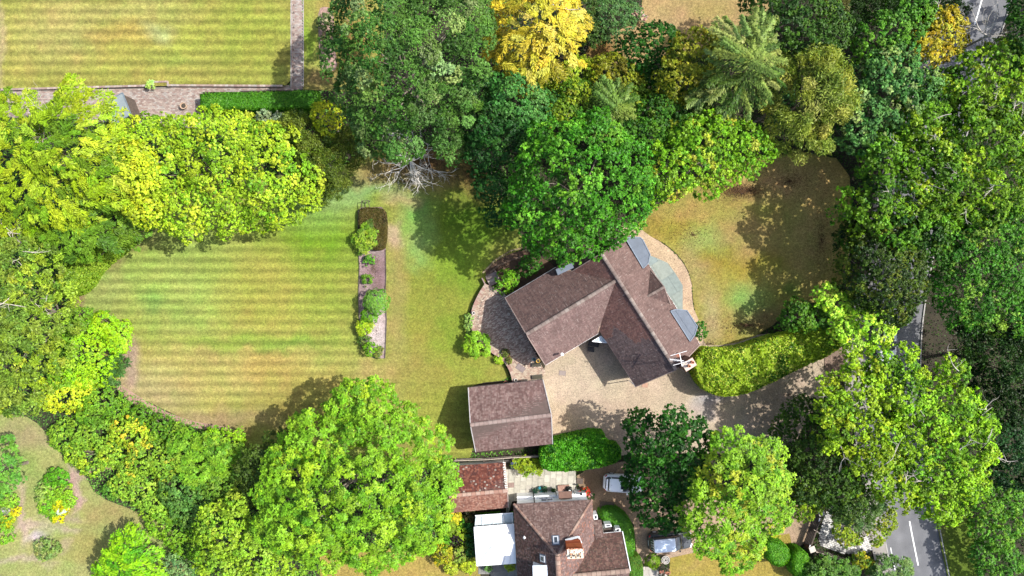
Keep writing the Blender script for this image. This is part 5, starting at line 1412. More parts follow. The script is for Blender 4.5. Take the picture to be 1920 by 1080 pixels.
GAINS = {'cedar': .92, 'yew': .8, (1720, 840): 1.30, (1640, 790): 1.28, (1600, 585): 1.3, (1830, 270): 1.12, (1850, 150): 1.12, (1860, 450): 1.1, (1085, 330): 1.03, (670, 900): 1.06, (1660, 140): 1.15, (1870, 650): .8, (1230, 830): .95}
def tree(name, label, cat, lobes, st, cols, weights=None, bare=0, group=None, trunk=True, flat=None, over=None, grounded=False, shoots=0):
    """lobes: (px, py, r_px, top height[, vertical radius m])"""
    L3 = []
    for lo in lobes:
        px, py, r, zt = lo[:4]
        if px > 1560 and zt > 8: zt = 8 + (zt - 8) * .42
        if 1560 < px < 1640 and 370 < py < 600: zt = min(zt, 6.2)
        rx0 = r / PPM
        rz = lo[4] if len(lo) > 4 else min(zt * .5, max(rx0 * (.85 if flat is None else flat), .3))
        zc = zt - rz * .55
        x, y, _ = at(px, py, zc); k = (CAMH - zc) / CAMH
        L3.append((x, y, zt, rx0 * k, rz))
    rng = np.random.default_rng(seedof(lobes[0][0], lobes[0][1], len(lobes)))
    data, cl, cen = crown_data(L3, st, cols, rng, weights, over)
    bx, by = float(cen[0]), float(cen[1])
    root = thing(name, label, cat, (bx, by, 0), group)
    small = max(l[3] for l in L3) < 1.0
    P, N, T, L, W_, C = data
    mc = C.mean(0)
    C = C * (np.array([1.08, 1.0, .60]) if mc[0] < mc[1] * .72 else np.array([.97, 1.03, .74]))
    if lobes[0][0] < 540:  # left-hand crowns recoloured, mostly brighter, to imitate the bright haze on that side
        if st == 'frond' and mc[0] > mc[1] * .72: C = C * np.array([.92, 1.04, .9])
        elif mc[1] > .33: C = C * np.array([.98, 1.12, 1.15])
        elif lobes[0][0] < 140 and 430 < lobes[0][1] < 780: C = C * np.array([1.85, 1.6, 1.3])
        else: C = C * np.array([1.34, 1.30, 1.3])
    C = C * GAINS.get(name if name in GAINS else lobes[0][:2], 1.0)
    leaf_mesh('crown' if trunk and not small else 'foliage', P, N, T, L, W_, C, root, off=(bx, by, 0))
    m_ = MB(); zt = max(l[2] for l in L3); rmax = max(l[3] for l in L3)
    if small or not trunk:
        for k in range(5):
            t = cl[rng.integers(len(cl))]; m_.tube([(bx + rng.normal() * .05, by + rng.normal() * .05, 0), ((bx + t[0]) / 2, (by + t[1]) / 2, t[2] * .6), tuple(t)], [.04, .03, .012], 5, cap=False)
        m_.build('stem', M['bark'], root)
    else:
        tg = cl[rng.choice(len(cl), min(len(cl), 14), replace=False)]
        limb_tubes(m_, (bx, by, -.05), (bx, by, zt * .72), tg, .07 + rmax * .055, rng)
        m_.build('trunk', M['bark'], root)
    if bare:
        hi = cl[cl[:, 2] > np.quantile(cl[:, 2], .35)]
        for k in range(bare):
            t = hi[rng.integers(len(hi))]; b_ = MB(); a = rng.uniform(0, 6.28)
            twig_tubes(b_, (t[0], t[1], t[2] + .05), (math.cos(a), math.sin(a), .35), rng.uniform(1.0, 1.9), .055, 2, rng)
            b_.build('bare_branch', M['pale_bark'], root)
    return root

def hedge(name, label, pts, h, cols, z0=0, L=.14, W_=.10, lay=2.6, weights=None, rnd=.35, lump=.10, cat='hedge', smooth_=1, dens_side=True, nj=.45, off_px=None):
    P2 = smooth_poly(pts, smooth_) if smooth_ else pts
    poly = at2(P2, h * .9)
    A = np.array(poly); x0, y0 = A.min(0); x1, y1 = A.max(0); rng = np.random.default_rng(seedof(x0, y0, h))
    cx_, cy_ = A.mean(0)
    root = thing(name, label, cat, (cx_, cy_, 0))
    ar = 0; n_ = len(poly)
    # inner twiggy body
    body = MB(); ring0 = []
    c0 = Vector((cx_, cy_))
    d_in = .22
    Va = [Vector(p) for p in poly]; 
    sgn = 1 if sum(poly[i][0] * poly[(i + 1) % n_][1] - poly[(i + 1) % n_][0] * poly[i][1] for i in range(n_)) > 0 else -1
    insp = []
    for i in range(n_):
        t = (Va[(i + 1) % n_] - Va[i - 1]).normalized(); nrm = Vector((-t.y, t.x)) * sgn
        insp.append(tuple(Va[i] + nrm * d_in))
    body.prism(insp, z0, z0 + h - .28, tuple(lc(*cols[0]) * .5)); body.build('branches', M['soil'], root, colors=True)
    nt_ = int((x1 - x0) * (y1 - y0) * lay / (L * W_ * .5))
    X = rng.uniform(x0, x1, nt_); Y = rng.uniform(y0, y1, nt_); k = inpoly(X, Y, poly); X = X[k]; Y = Y[k]
    d, ex, ey = edgedist(X, Y, poly)
    q = np.clip(1 - d / rnd, 0, 1)
    lum = (fbm(X * 1.1, Y * 1.1, 3) - .5) * 2 * lump
    Z = z0 + h + lum - rnd * .7 * (1 - np.sqrt(np.clip(1 - q * q, 0, 1))) + rng.normal(0, .02, len(X)) - np.abs(rng.normal(0, .04, len(X)))
    gx = (fbm((X + .1) * 1.1, Y * 1.1, 3) - fbm((X - .1) * 1.1, Y * 1.1, 3)) / .2 * 2 * lump; gy = (fbm(X * 1.1, (Y + .1) * 1.1, 3) - fbm(X * 1.1, (Y - .1) * 1.1, 3)) / .2 * 2 * lump
    N = np.column_stack([ex * q * 1.3 - gx, ey * q * 1.3 - gy, np.ones(len(X))])
    # sides
    seg = [math.dist(poly[i], poly[(i + 1) % n_]) for i in range(n_)]; tot = sum(seg)
    ns = int(tot * h * lay * .8 / (L * W_ * .5)); si = rng.choice(n_, ns, p=np.array(seg) / tot); t = rng.random(ns)
    a = A[si]; b = A[(si + 1) % n_]; S_ = a + (b - a) * t[:, None]; dd = (b - a) / (np.linalg.norm(b - a, axis=1, keepdims=True) + 1e-9)
    on = np.column_stack([dd[:, 1], -dd[:, 0]]) * sgn
    zz = z0 + rng.random(ns) * (h - .1) + .02
    S_ = S_ - on * (np.abs(rng.normal(.03, .05, ns)) + .12 * np.clip((zz - z0 - h + .4) / .4, 0, 1))[:, None]
    Pp = np.concatenate([np.column_stack([X, Y, Z]), np.column_stack([S_, zz])])
    Nn = np.concatenate([N, np.column_stack([on, np.full(ns, .25)])])
    Nn = Nn / np.linalg.norm(Nn, axis=1, keepdims=True) + rdir(rng, len(Nn)) * nj
    base = np.array([lc(*c) for c in cols]); w = np.array(weights or [3] + [1] * (len(cols) - 1), float); w /= w.sum()
    nz = vnoise(Pp[:, 0] * 1.0 + 4, Pp[:, 1] * 1.0) + rng.normal(0, .22, len(Pp)); od = np.argsort(np.argsort(nz)) / len(nz)
    ci = np.minimum(np.searchsorted(np.cumsum(w), od), len(base) - 1)
    C = base[ci] * rng.uniform(.72, 1.28, (len(Pp), 1))
    s = rng.uniform(.7, 1.3, len(Pp))
    leaf_mesh('leaves', Pp, Nn, rdir(rng, len(Pp)), L * s, W_ * s, C, root, off=(cx_, cy_, 0))
    return root

# ---- top left
tree('tree', 'large yellow green tree with feathery fronds filling the upper left edge below the brick terrace', 'tree',
     [(130, 290, 95, 12), (150, 215, 48, 11.5), (128, 165, 22, 11), (60, 350, 80, 11), (10, 300, 70, 11), (190, 330, 60, 11), (30, 225, 50, 9), (120, 370, 60, 10), (5, 390, 50, 9), (200, 280, 40, 10)],
     'frond', [(178, 190, 48), (148, 172, 40), (196, 204, 70), (120, 150, 40)])
tree('tree', 'broad bright yellow green tree along the top edge of the striped lawn', 'tree',
     [(300, 300, 80, 9.5), (400, 285, 85, 10), (495, 305, 80, 9.5), (280, 375, 48, 8), (345, 380, 60, 8.5), (420, 370, 62, 8), (500, 355, 72, 8.5), (268, 262, 44, 9), (555, 340, 38, 7.5), (430, 244, 30, 8), (340, 252, 32, 9)],
     'broad', [(186, 202, 52), (160, 188, 48), (206, 212, 66), (140, 176, 40)])
tree('tree', 'bright yellow leaved young tree between the feathery tree and the broad yellow green one', 'tree', [(262, 330, 38, 10.3), (272, 385, 34, 9.4), (250, 290, 26, 9.8)], 'broad', [(212, 212, 56), (196, 200, 50)])
tree('tree', 'dull olive green tree between the yellow green tree and the big blue green cedar', 'tree', [(585, 290, 46, 6.5), (625, 305, 48, 6), (560, 245, 34, 6), (610, 350, 30, 4.5), (570, 350, 24, 5), (650, 270, 30, 5)], 'fine', [(110, 126, 46), (86, 108, 38), (130, 140, 56)])
tree('conifer', 'small rounded golden green conifer beside the left tip of the cedar', 'conifer', [(609, 214, 25, 7.5, 2.6), (612, 240, 16, 6)], 'shrub', [(200, 204, 46), (184, 194, 50)])
tree('shrub', 'silvery grey blue shrub below the clipped hedge on the brick terrace', 'shrub', [(497, 219, 13, 2.2), (520, 226, 12, 2.0)], 'shrub', [(150, 164, 144), (128, 148, 120)])
tree('shrub', 'green shrub with soft leaves right of the silvery grey one', 'shrub', [(540, 232, 18, 2.4), (556, 222, 14, 2.2)], 'shrub', [(104, 134, 70), (86, 118, 60)])
tree('tree', 'dark green tree under the feathery yellow green one, beside the lawn corner', 'tree', [(215, 420, 38, 7.5), (175, 440, 42, 7.5), (130, 440, 40, 8), (90, 450, 40, 7.5), (230, 445, 24, 5), (165, 400, 30, 8.5)], 'frond', [(96, 138, 44), (112, 152, 56), (80, 124, 50)])
hedge('hedge', 'bright green hedge following the curved upper left edge of the striped lawn', [(238, 440), (220, 436), (180, 450), (130, 490), (92, 530), (100, 560), (138, 548), (168, 500), (210, 470)], 3.4, [(140, 178, 44), (120, 160, 40), (168, 196, 60)], L=.20, W_=.14, rnd=.9, lump=.35, nj=.7)
tree('tree', 'tall grey green tree with thin pale branches at the left edge', 'tree', [(30, 500, 60, 10), (60, 590, 70, 10.5), (95, 530, 34, 8), (20, 640, 70, 11), (80, 660, 44, 9), (30, 730, 50, 9), (110, 600, 30, 7), (5, 560, 60, 11), (60, 470, 36, 8)],
     'fine', [(100, 136, 66), (84, 122, 62), (124, 156, 70), (110, 150, 56)], bare=12, over=dict(L=.30, W=.13))
tree('shrub', 'round lime green shrub bulging onto the left side of the striped lawn', 'shrub', [(168, 655, 50, 3.6), (150, 690, 40, 3.4), (180, 690, 34, 3.0), (150, 630, 30, 3.4)], 'shrub', [(166, 212, 42), (150, 202, 40), (184, 222, 70)], trunk=False)
tree('shrub', 'yellow lime clipped shrub at the corner of the striped lawn, above the dark spiky one', 'shrub', [(213, 626, 27, 3.0), (190, 606, 20, 3.0), (222, 645, 17, 2.6)], 'clip', [(160, 204, 40), (176, 208, 54), (130, 180, 50)], trunk=False, over=dict(L=.17, W=.12))
tree('shrub', 'dark green spiky shrub beside the bare curved border of the lawn', 'shrub', [(218, 686, 20, 2.4), (206, 706, 15, 2.2)], 'bold', [(70, 112, 62), (56, 96, 50), (96, 140, 90)], trunk=False)
tree('shrub', 'mid green shrub tucked between the left edge tree and the lime shrubs', 'shrub', [(150, 600, 22, 3.2), (120, 640, 26, 3.6), (115, 700, 30, 3.6)], 'shrub', [(110, 160, 50), (92, 142, 46)], trunk=False)
# ---- bank of shrubs, lower left
bank = [
 ('dark green shrub along the mulched curve, directly below the spiky one', [(188, 752, 32, 2.6), (213, 768, 24, 2.2), (170, 775, 28, 2.8)], 'shrub', [(110, 160, 50), (90, 142, 44)]),
 ('yellow green shrub between the lime dome and the dry meadow', [(130, 740, 34, 3.2), (90, 740, 30, 3.0), (150, 720, 24, 3.0)], 'shrub', [(156, 190, 60), (136, 176, 56)]),
 ('leafy mid green shrub on the bank, left of the yellow flowering one', [(160, 810, 34, 2.8), (120, 820, 28, 2.4), (190, 820, 28, 2.8)], 'shrub', [(120, 166, 60), (138, 184, 74), (100, 148, 58)]),
 ('shrub with golden yellow leaf tips in the middle of the bank', [(232, 808, 26, 3.0), (255, 818, 22, 2.8)], 'shrub', [(164, 184, 54), (204, 190, 62), (130, 166, 52)]),
 ('deep green clipped shrub following the lower left lawn edge', [(258, 790, 24, 2.0), (294, 806, 24, 2.0), (330, 820, 24, 2.0)], 'shrub', [(90, 140, 40), (74, 124, 38), (120, 164, 56)]),
 ('big mid green laurel at the right end of the bank', [(350, 852, 36, 3.4), (390, 848, 34, 3.4), (420, 865, 34, 4.2), (370, 880, 34, 4.0)], 'bold', [(116, 168, 54), (96, 150, 52), (140, 186, 70)]),
 ('bright green rounded shrub at the lower tip of the striped lawn', [(432, 830, 24, 2.6), (404, 820, 17, 2.2)], 'shrub', [(140, 190, 44), (120, 176, 40)]),
 ('lime green low shrub beside the bare path end', [(170, 862, 28, 2.0), (140, 850, 20, 1.8), (210, 850, 26, 2.2)], 'shrub', [(160, 196, 70), (184, 204, 66), (140, 184, 70)]),
 ('tangled green shrub below the yellow tipped one', [(270, 860, 34, 2.8), (310, 870, 32, 3.0), (245, 880, 26, 2.4)], 'shrub', [(130, 174, 64), (110, 156, 60), (170, 184, 70)]),
 ('bluish green shrub beside the laurel on the bank', [(330, 920, 36, 3.2), (370, 930, 34, 3.4), (350, 960, 30, 3.0)], 'shrub', [(92, 142, 76), (110, 158, 84), (80, 128, 64)]),
 ('pale yellow green shrub under the bare path end', [(230, 910, 28, 2.0), (265, 920, 30, 2.2), (290, 950, 28, 2.2)], 'shrub', [(156, 196, 76), (140, 184, 72), (176, 206, 90)]),
 ('dark green small shrub in the lower left meadow edge', [(207, 920, 14, 1.6)], 'shrub', [(84, 136, 56), (70, 120, 50)]),
 ('green shrub between the meadow and the lime feathery one', [(300, 985, 26, 2.4), (330, 1000, 26, 2.6), (345, 1030, 22, 2.6)], 'shrub', [(110, 164, 50), (130, 180, 60)]),
 ('silver blue shrub at the lower edge, left of the yellow green tree', [(325, 1060, 22, 2.8), (345, 1075, 18, 2.8)], 'shrub', [(118, 160, 120), (96, 142, 100)]),
 ('green shrub with small pale leaves above the yellow green tree', [(410, 910, 30, 3.6), (440, 900, 26, 4.0), (385, 905, 22, 3.2)], 'shrub', [(104, 150, 60), (120, 166, 70)]),
]
for lb, lo, s_, c_ in bank:
    tree('shrub', lb, 'shrub', lo, s_, c_, trunk=False, group='shrubs on the lower left bank')
tree('tree', 'rounded yellow green tree at the bottom edge, left of the big ash', 'tree', [(420, 1000, 50, 6.5), (470, 1030, 50, 7), (420, 1050, 46, 6.5), (500, 1070, 40, 6.5), (400, 980, 30, 5.5), (530, 1060, 30, 6), (450, 960, 30, 6)], 'broad', [(168, 192, 56), (150, 180, 52), (190, 204, 76)], over=dict(L=.24, W=.16))
tree('shrub', 'bright green feathery shrub at the bottom edge of the dry meadow', 'shrub', [(235, 1050, 42, 5, 2.2), (210, 1075, 36, 4.4), (265, 1070, 34, 4.4), (240, 1020, 26, 4.0)], 'frond', [(150, 204, 40), (126, 186, 36), (96, 156, 34)], over=dict(cs=.5, L=.3, W=.12))
tree('tree', 'green tree cut by the left edge above the oval flower bed', 'tree', [(-5, 865, 30, 5), (-10, 900, 30, 5), (5, 900, 20, 4)], 'ash', [(104, 160, 76), (90, 146, 66)])
# ---- bottom centre
tree('tree', 'huge bright green ash tree at the bottom, left of the outbuilding', 'tree',
     [(670, 900, 130, 11.5), (580, 960, 84, 10.5), (545, 890, 62, 9), (690, 785, 58, 9.5), (610, 820, 60, 9), (770, 850, 66, 10), (805, 910, 46, 10), (780, 970, 62, 10.5), (690, 1000, 70, 10.5), (610, 1020, 50, 10), (530, 980, 44, 9), (655, 758, 34, 8.5), (745, 800, 40, 8.5), (560, 850, 36, 8), (830, 905, 26, 8.5), (740, 1025, 30, 8), (625, 775, 16, 7.5), (700, 742, 16, 8), (785, 800, 16, 7.5), (528, 858, 15, 7), (502, 930, 22, 8), (838, 880, 16, 7.5), (500, 1000, 20, 8), (820, 960, 20, 8)],
     'ash', [(128, 184, 50), (150, 202, 64), (108, 166, 46), (164, 208, 60)])
tree('tree', 'dark olive tree in the shade behind the left side of the big ash', 'tree', [(490, 870, 34, 6.5), (480, 915, 30, 6), (520, 835, 24, 5.5), (465, 880, 22, 5.5)], 'broad', [(70, 96, 42), (84, 110, 50)])
# ---- top middle
tree('cedar', 'great blue green cedar with layered fan shaped plates at the top centre', 'cedar',
     [(765, 110, 105, 16), (700, 50, 72, 15), (820, 60, 85, 15.5), (860, 130, 55, 13.5), (700, 170, 68, 13), (650, 110, 44, 12), (760, 220, 68, 12), (830, 210, 48, 11), (704, 262, 32, 9), (644, 26, 30, 11.5), (650, 172, 26, 10), (740, 10, 70, 14), (845, 268, 26, 8), (682, 215, 30, 9.5), (880, 20, 40, 12), (805, 250, 28, 9)],
     'fan', [(92, 142, 72), (112, 158, 92), (72, 120, 54), (142, 178, 128)])
tree('cypress', 'bright golden yellow cypress right of the big cedar', 'cypress',
     [(1010, 45, 68, 12), (960, 20, 44, 11), (1050, 85, 44, 10.5), (1000, 110, 52, 10), (950, 80, 36, 9), (1070, 40, 30, 9.5), (1020, 0, 50, 11)],
     'frond', [(232, 210, 74), (214, 194, 60), (240, 224, 110), (176, 164, 50)], bare=3, over=dict(cs=.6))
tree('shrub', 'yellow green shrub at the foot of the golden cypress', 'shrub', [(1060, 155, 34, 6), (1030, 180, 28, 5.5), (1090, 130, 24, 5.5)], 'broad', [(160, 194, 50), (138, 178, 46)])
tree('tree', 'mottled olive and bronze tree between the golden cypress and the dark dome', 'tree', [(1155, 140, 38, 7), (1175, 165, 28, 6.5), (1130, 130, 24, 6)], 'broad', [(150, 156, 40), (126, 120, 38), (176, 176, 50)])
tree('conifer', 'grey green weeping conifer in the middle of the wood, radiating downward sprays', 'conifer', [(1146, 200, 38, 11, 4.2), (1120, 228, 24, 8), (1165, 225, 22, 8)], 'weep', [(116, 152, 80), (94, 132, 62), (144, 172, 104)])
tree('shrub', 'blue green domed shrub at the top edge beside the tan lawn', 'shrub', [(1150, 38, 38, 4.5), (1175, 22, 24, 4), (1130, 20, 26, 4.2)], 'shrub', [(98, 144, 96), (78, 126, 80)])
tree('shrub', 'dark green shrub squeezed between the golden cypress and the blue green dome', 'shrub', [(1095, 40, 26, 4.2), (1110, 62, 24, 4), (1100, 15, 24, 4.2)], 'shrub', [(74, 108, 50), (96, 124, 64)])
tree('flowering_plant', 'low plant with pale pink flowers at the corner of the tan lawn', 'plant', [(1196, 22, 9, .9), (1203, 34, 8, .8)], 'shrub', [(200, 150, 160), (130, 150, 110), (220, 200, 200)], trunk=False)
tree('tree', 'dark green domed holly below the tan lawn', 'tree', [(1235, 85, 42, 7.5), (1200, 105, 36, 7), (1250, 110, 30, 7), (1170, 108, 24, 5.5), (1210, 145, 30, 6)], 'broad', [(52, 110, 36), (66, 128, 40), (42, 92, 34)], over=dict(cs=.42, L=.24, W=.16))
tree('tree', 'olive gold tree right of the dark domed holly', 'tree', [(1305, 100, 42, 10.5), (1280, 140, 40, 10), (1310, 150, 30, 9), (1265, 170, 26, 8.5), (1325, 80, 22, 10)], 'broad', [(158, 160, 44), (132, 142, 40), (186, 178, 56)], over=dict(cs=.42, L=.24, W=.14))
tree('conifer', 'large grey green weeping conifer with long drooping sprays near the top', 'conifer', [(1395, 110, 68, 14, 6), (1350, 160, 42, 11), (1420, 70, 36, 12.5), (1380, 175, 38, 10.5), (1425, 145, 34, 11), (1340, 190, 26, 8.5)],
     'weep', [(146, 166, 90), (120, 146, 72), (178, 190, 118), (92, 122, 56)])
tree('tree', 'dark green tree with small leaves at the top, right of the weeping conifer', 'tree', [(1490, 40, 66, 11), (1550, 50, 46, 10.5), (1450, 20, 40, 10), (1520, -10, 50, 11), (1430, 10, 30, 8)], 'broad', [(66, 108, 40), (84, 128, 48), (50, 90, 36)], over=dict(cs=.45, L=.23, W=.15))
tree('shrub', 'brownish green bush at the top edge, right of the dark small leaved tree', 'shrub', [(1575, 10, 28, 9), (1555, -5, 20, 9)], 'fine', [(126, 118, 74), (104, 100, 60)])
tree('tree', 'feathery olive willow with sunlit sprays above the shaded right lawn', 'tree', [(1540, 140, 58, 12), (1510, 200, 52, 11), (1560, 195, 42, 11), (1475, 245, 30, 8), (1520, 255, 38, 9), (1480, 150, 34, 10)], 'fine', [(150, 164, 70), (168, 178, 86), (120, 140, 56), (184, 186, 96)], over=dict(L=.34, W=.09, cs=.75))
tree('shrub', 'small blue green tree between the weeping conifer and the olive willow', 'shrub', [(1458, 185, 24, 8), (1452, 215, 18, 7)], 'broad', [(84, 142, 96), (66, 120, 76)])
tree('tree', 'bright green maple at the top right, above the golden one', 'tree', [(1690, 45, 50, 12), (1650, 70, 40, 11), (1720, 20, 30, 11), (1640, 100, 30, 10)], 'oak', [(98, 160, 58), (116, 176, 66), (76, 136, 46)])
tree('tree', 'golden yellow leaved tree overhanging the road at the top right', 'tree', [(1775, 50, 36, 11), (1735, 82, 28, 10.5), (1765, 85, 28, 10), (1790, 75, 20, 10), (1745, 105, 18, 9.5)], 'broad', [(206, 184, 46), (180, 160, 44), (220, 206, 80)], bare=2, over=dict(cs=.36, L=.22, W=.14))
tree('tree', 'very dark green tree at the top edge left of the road', 'tree', [(1650, -5, 46, 10), (1740, 10, 40, 9), (1785, 15, 28, 8.5), (1600, 30, 26, 9), (1620, -10, 40, 9)], 'fine', [(44, 76, 32), (58, 92, 40)], bare=2)
tree('tree', 'blue green sycamore with pale clusters right of the olive willow', 'tree', [(1660, 140, 52, 13), (1625, 230, 50, 12), (1680, 200, 56, 13), (1720, 160, 38, 12), (1600, 180, 30, 10), (1650, 265, 34, 10), (1690, 110, 34, 12)],
     'oak', [(96, 150, 90), (74, 130, 68), (148, 182, 124), (56, 112, 54)], over=dict(cs=.50))
# ---- central wood
tree('tree', 'large rounded deep green oak overhanging the bungalow roof', 'tree',
     [(1085, 330, 108, 16), (1010, 375, 62, 13.5), (1150, 330, 72, 14.5), (1080, 430, 52, 12.5), (1045, 285, 62, 14), (1155, 400, 52, 12.5), (1010, 320, 48, 13), (1120, 265, 56, 13.5), (1025, 435, 40, 10.5), (1185, 370, 38, 12), (1060, 470, 22, 9.5)],
     'oak', [(78, 150, 40), (96, 170, 52), (60, 128, 34), (120, 186, 66)], over=dict(dens=1.4, rough=.18, cs=.55))
tree('tree', 'dark green tree between the big cedar and the overhanging oak', 'tree', [(920, 230, 44, 10), (905, 290, 28, 9), (950, 260, 40, 10.5), (925, 355, 28, 9), (945, 390, 28, 8.5), (900, 180, 30, 9), (895, 245, 22, 8), (910, 325, 22, 8)], 'broad', [(46, 98, 44), (60, 116, 54), (36, 82, 36)])
tree('tree', 'blue green tree with soft rounded clumps above the overhanging oak', 'tree', [(965, 190, 44, 10.5), (990, 225, 36, 10), (940, 160, 26, 8.5), (1010, 205, 30, 9)], 'broad', [(84, 152, 84), (70, 132, 70), (110, 170, 100)])
tree('tree', 'yellow speckled green tree above the right side of the overhanging oak', 'tree', [(1080, 180, 30, 8.5), (1060, 215, 28, 9), (1040, 235, 24, 9), (1210, 210, 34, 8), (1195, 180, 24, 7)], 'broad', [(112, 152, 44), (84, 134, 40), (150, 176, 50)])
tree('tree', 'shaded green tree between the weeping conifer and the bright right hand one', 'tree', [(1240, 215, 40, 8.5), (1215, 260, 34, 9), (1260, 190, 26, 7.5), (1190, 250, 26, 9), (1310, 215, 26, 7.5), (1270, 245, 26, 8)], 'broad', [(72, 128, 40), (90, 146, 46), (50, 100, 34)])
tree('tree', 'bright lime green tree at the upper left of the shaded right lawn', 'tree', [(1330, 275, 60, 10.5), (1395, 265, 42, 9.5), (1275, 310, 50, 10.5), (1240, 345, 36, 9.5), (1340, 310, 46, 9), (1430, 285, 22, 7.5), (1290, 260, 36, 10), (1385, 300, 34, 8)],
     'oak', [(128, 188, 44), (154, 200, 60), (106, 166, 42), (184, 206, 80)], over=dict(cs=.5, dens=1.5))
# ---- right-hand wood
OKC = [(128, 176, 38), (104, 154, 36), (154, 190, 50), (84, 134, 34)]
tree('oak', 'bright green oak with pale bare twigs at the right edge, directly below the leafless tree', 'oak', [(1850, 150, 62, 14), (1895, 120, 46, 14), (1835, 190, 44, 13.5), (1905, 190, 50, 14), (1870, 110, 30, 12), (1800, 165, 30, 12)], 'oak', OKC, bare=6)
tree('oak', 'widest oak of the right side wood, with many bare grey branches', 'oak', [(1830, 270, 72, 16), (1760, 310, 62, 15), (1880, 330, 64, 15.5), (1800, 360, 58, 14.5), (1740, 240, 48, 14), (1900, 260, 50, 15), (1730, 370, 40, 13), (1860, 390, 46, 14)], 'oak', OKC[1:] + OKC[:1], bare=16, over=dict(dens=1.9))
tree('oak', 'oak leaning out over the dark right edge of the shaded lawn', 'oak', [(1680, 350, 50, 13), (1640, 390, 44, 12.5), (1700, 420, 52, 12.5), (1600, 385, 26, 10.5), (1660, 300, 42, 12), (1620, 430, 34, 10.5), (1755, 420, 38, 12), (1580, 400, 18, 9.5)], 'oak', [(104, 160, 38), (128, 178, 46), (74, 128, 34), (50, 96, 30)], bare=5)
tree('yew', 'dark tufted yew tree between the shaded lawn and the road', 'yew', [(1650, 505, 68, 11), (1610, 480, 44, 9.5), (1690, 520, 48, 10), (1625, 545, 44, 9), (1675, 570, 42, 9), (1700, 480, 34, 9), (1715, 540, 26, 8), (1600, 520, 30, 8), (1660, 440, 36, 9), (1600, 440, 26, 7)], 'broad', [(74, 108, 38), (96, 126, 46), (52, 86, 34), (122, 146, 54)], over=dict(layers=4.0, dens=2.2, cs=.42, cvar=.32, L=.2, W=.12))
tree('tree', 'bright lime maple at the right end of the great clipped hedge', 'tree', [(1600, 585, 36, 7), (1640, 615, 36, 7.5), (1585, 620, 28, 6.5), (1570, 570, 24, 6.5), (1665, 605, 20, 7), (1612, 645, 24, 6.5), (1555, 550, 17, 6)], 'oak', [(176, 228, 84), (194, 238, 112), (150, 206, 60)], over=dict(cs=.45, dens=1.5))
tree('tree', 'small green tree at the lower right corner of the shaded lawn', 'tree', [(1500, 592, 26, 5), (1530, 600, 22, 5), (1480, 600, 16, 4)], 'broad', [(84, 138, 44), (106, 158, 54)], over=dict(cs=.34, L=.22, W=.14))
tree('tree', 'glossy green tree at the right edge, beyond the road beside the dark yew', 'tree', [(1860, 450, 62, 13), (1820, 520, 52, 11.5), (1890, 520, 52, 12.5), (1850, 570, 48, 11.5), (1800, 470, 34, 10.5), (1905, 590, 42, 12), (1820, 590, 36, 10), (1900, 430, 40, 13)], 'broad', [(76, 140, 42), (98, 162, 54), (58, 116, 36), (140, 184, 80)])
tree('tree', 'shadowy dark green tree at the right edge, lower middle', 'tree', [(1870, 650, 52, 10), (1900, 700, 50, 10.5), (1830, 640, 30, 8.5), (1880, 760, 48, 10), (1820, 620, 24, 8), (1840, 700, 24, 7), (1905, 640, 40, 10.5)], 'fine', [(40, 76, 26), (54, 94, 36), (72, 112, 54)], over=dict(L=.26, W=.12))  # the shade of this edge is put into the leaf colour
tree('tree', 'blue tinged dark tree at the right edge above the clipped hedges', 'tree', [(1890, 830, 44, 9), (1910, 880, 36, 8.5), (1875, 870, 26, 7)], 'broad', [(34, 80, 36), (50, 96, 50)])
tree('oak', 'big bright oak spreading right across the road in the lower right', 'oak',
     [(1720, 840, 70, 14), (1790, 770, 54, 13.5), (1810, 840, 50, 13.5), (1760, 900, 56, 13), (1700, 740, 46, 13), (1740, 780, 48, 13.5), (1820, 900, 36, 12), (1845, 790, 26, 12), (1790, 700, 24, 10.5), (1665, 700, 30, 11), (1700, 690, 30, 10.5), (1770, 945, 34, 11), (1850, 850, 22, 11.5)],
     'oak', [(132, 182, 44), (154, 196, 50), (108, 160, 40), (86, 136, 34)], bare=14)
tree('oak', 'yellow green oak standing between the gravel drive and the road', 'oak', [(1640, 790, 58, 13), (1600, 740, 44, 12), (1580, 800, 46, 12), (1640, 870, 54, 12.5), (1650, 720, 34, 11.5), (1690, 910, 40, 11.5), (1560, 760, 28, 10), (1600, 690, 22, 9), (1550, 725, 18, 8.5)],
     'oak', [(140, 180, 44), (116, 160, 38), (164, 194, 52), (92, 138, 34)], bare=9)
tree('tree', 'dense dark green tree at the right end of the gravel drive', 'tree', [(1510, 795, 46, 6), (1540, 850, 50, 8), (1500, 860, 34, 6), (1570, 900, 48, 9), (1520, 910, 38, 7.5), (1480, 810, 24, 4.5), (1500, 780, 26, 5), (1595, 940, 30, 8)], 'broad', [(70, 106, 40), (86, 126, 44), (54, 88, 34)], over=dict(cs=.42, L=.22, W=.14))
tree('shrub', 'yellow green shrub hanging over the pale gravel beside the timber gate', 'shrub', [(1510, 945, 28, 6), (1485, 930, 20, 6), (1535, 935, 22, 5.5)], 'oak', [(140, 178, 42), (116, 158, 38)], over=dict(cs=.32, L=.22, W=.15))
tree('tree', 'blue green tree above the ring of ivy beside the stone sett apron', 'tree', [(1610, 955, 34, 6.5), (1640, 950, 26, 6.5), (1585, 960, 20, 5.5)], 'fine', [(110, 150, 104), (134, 168, 120), (88, 130, 70)])
tree('shrub', 'ring of yellow green ivy round the pale heap of cuttings by the apron', 'shrub', [(1583, 975, 15, 3), (1576, 992, 14, 2.8), (1590, 1010, 15, 2.4), (1610, 1013, 8, 2), (1648, 1000, 17, 3.2), (1662, 975, 20, 4), (1640, 1015, 11, 2.4)], 'shrub', [(170, 190, 60), (196, 198, 74), (130, 164, 50)], trunk=False)
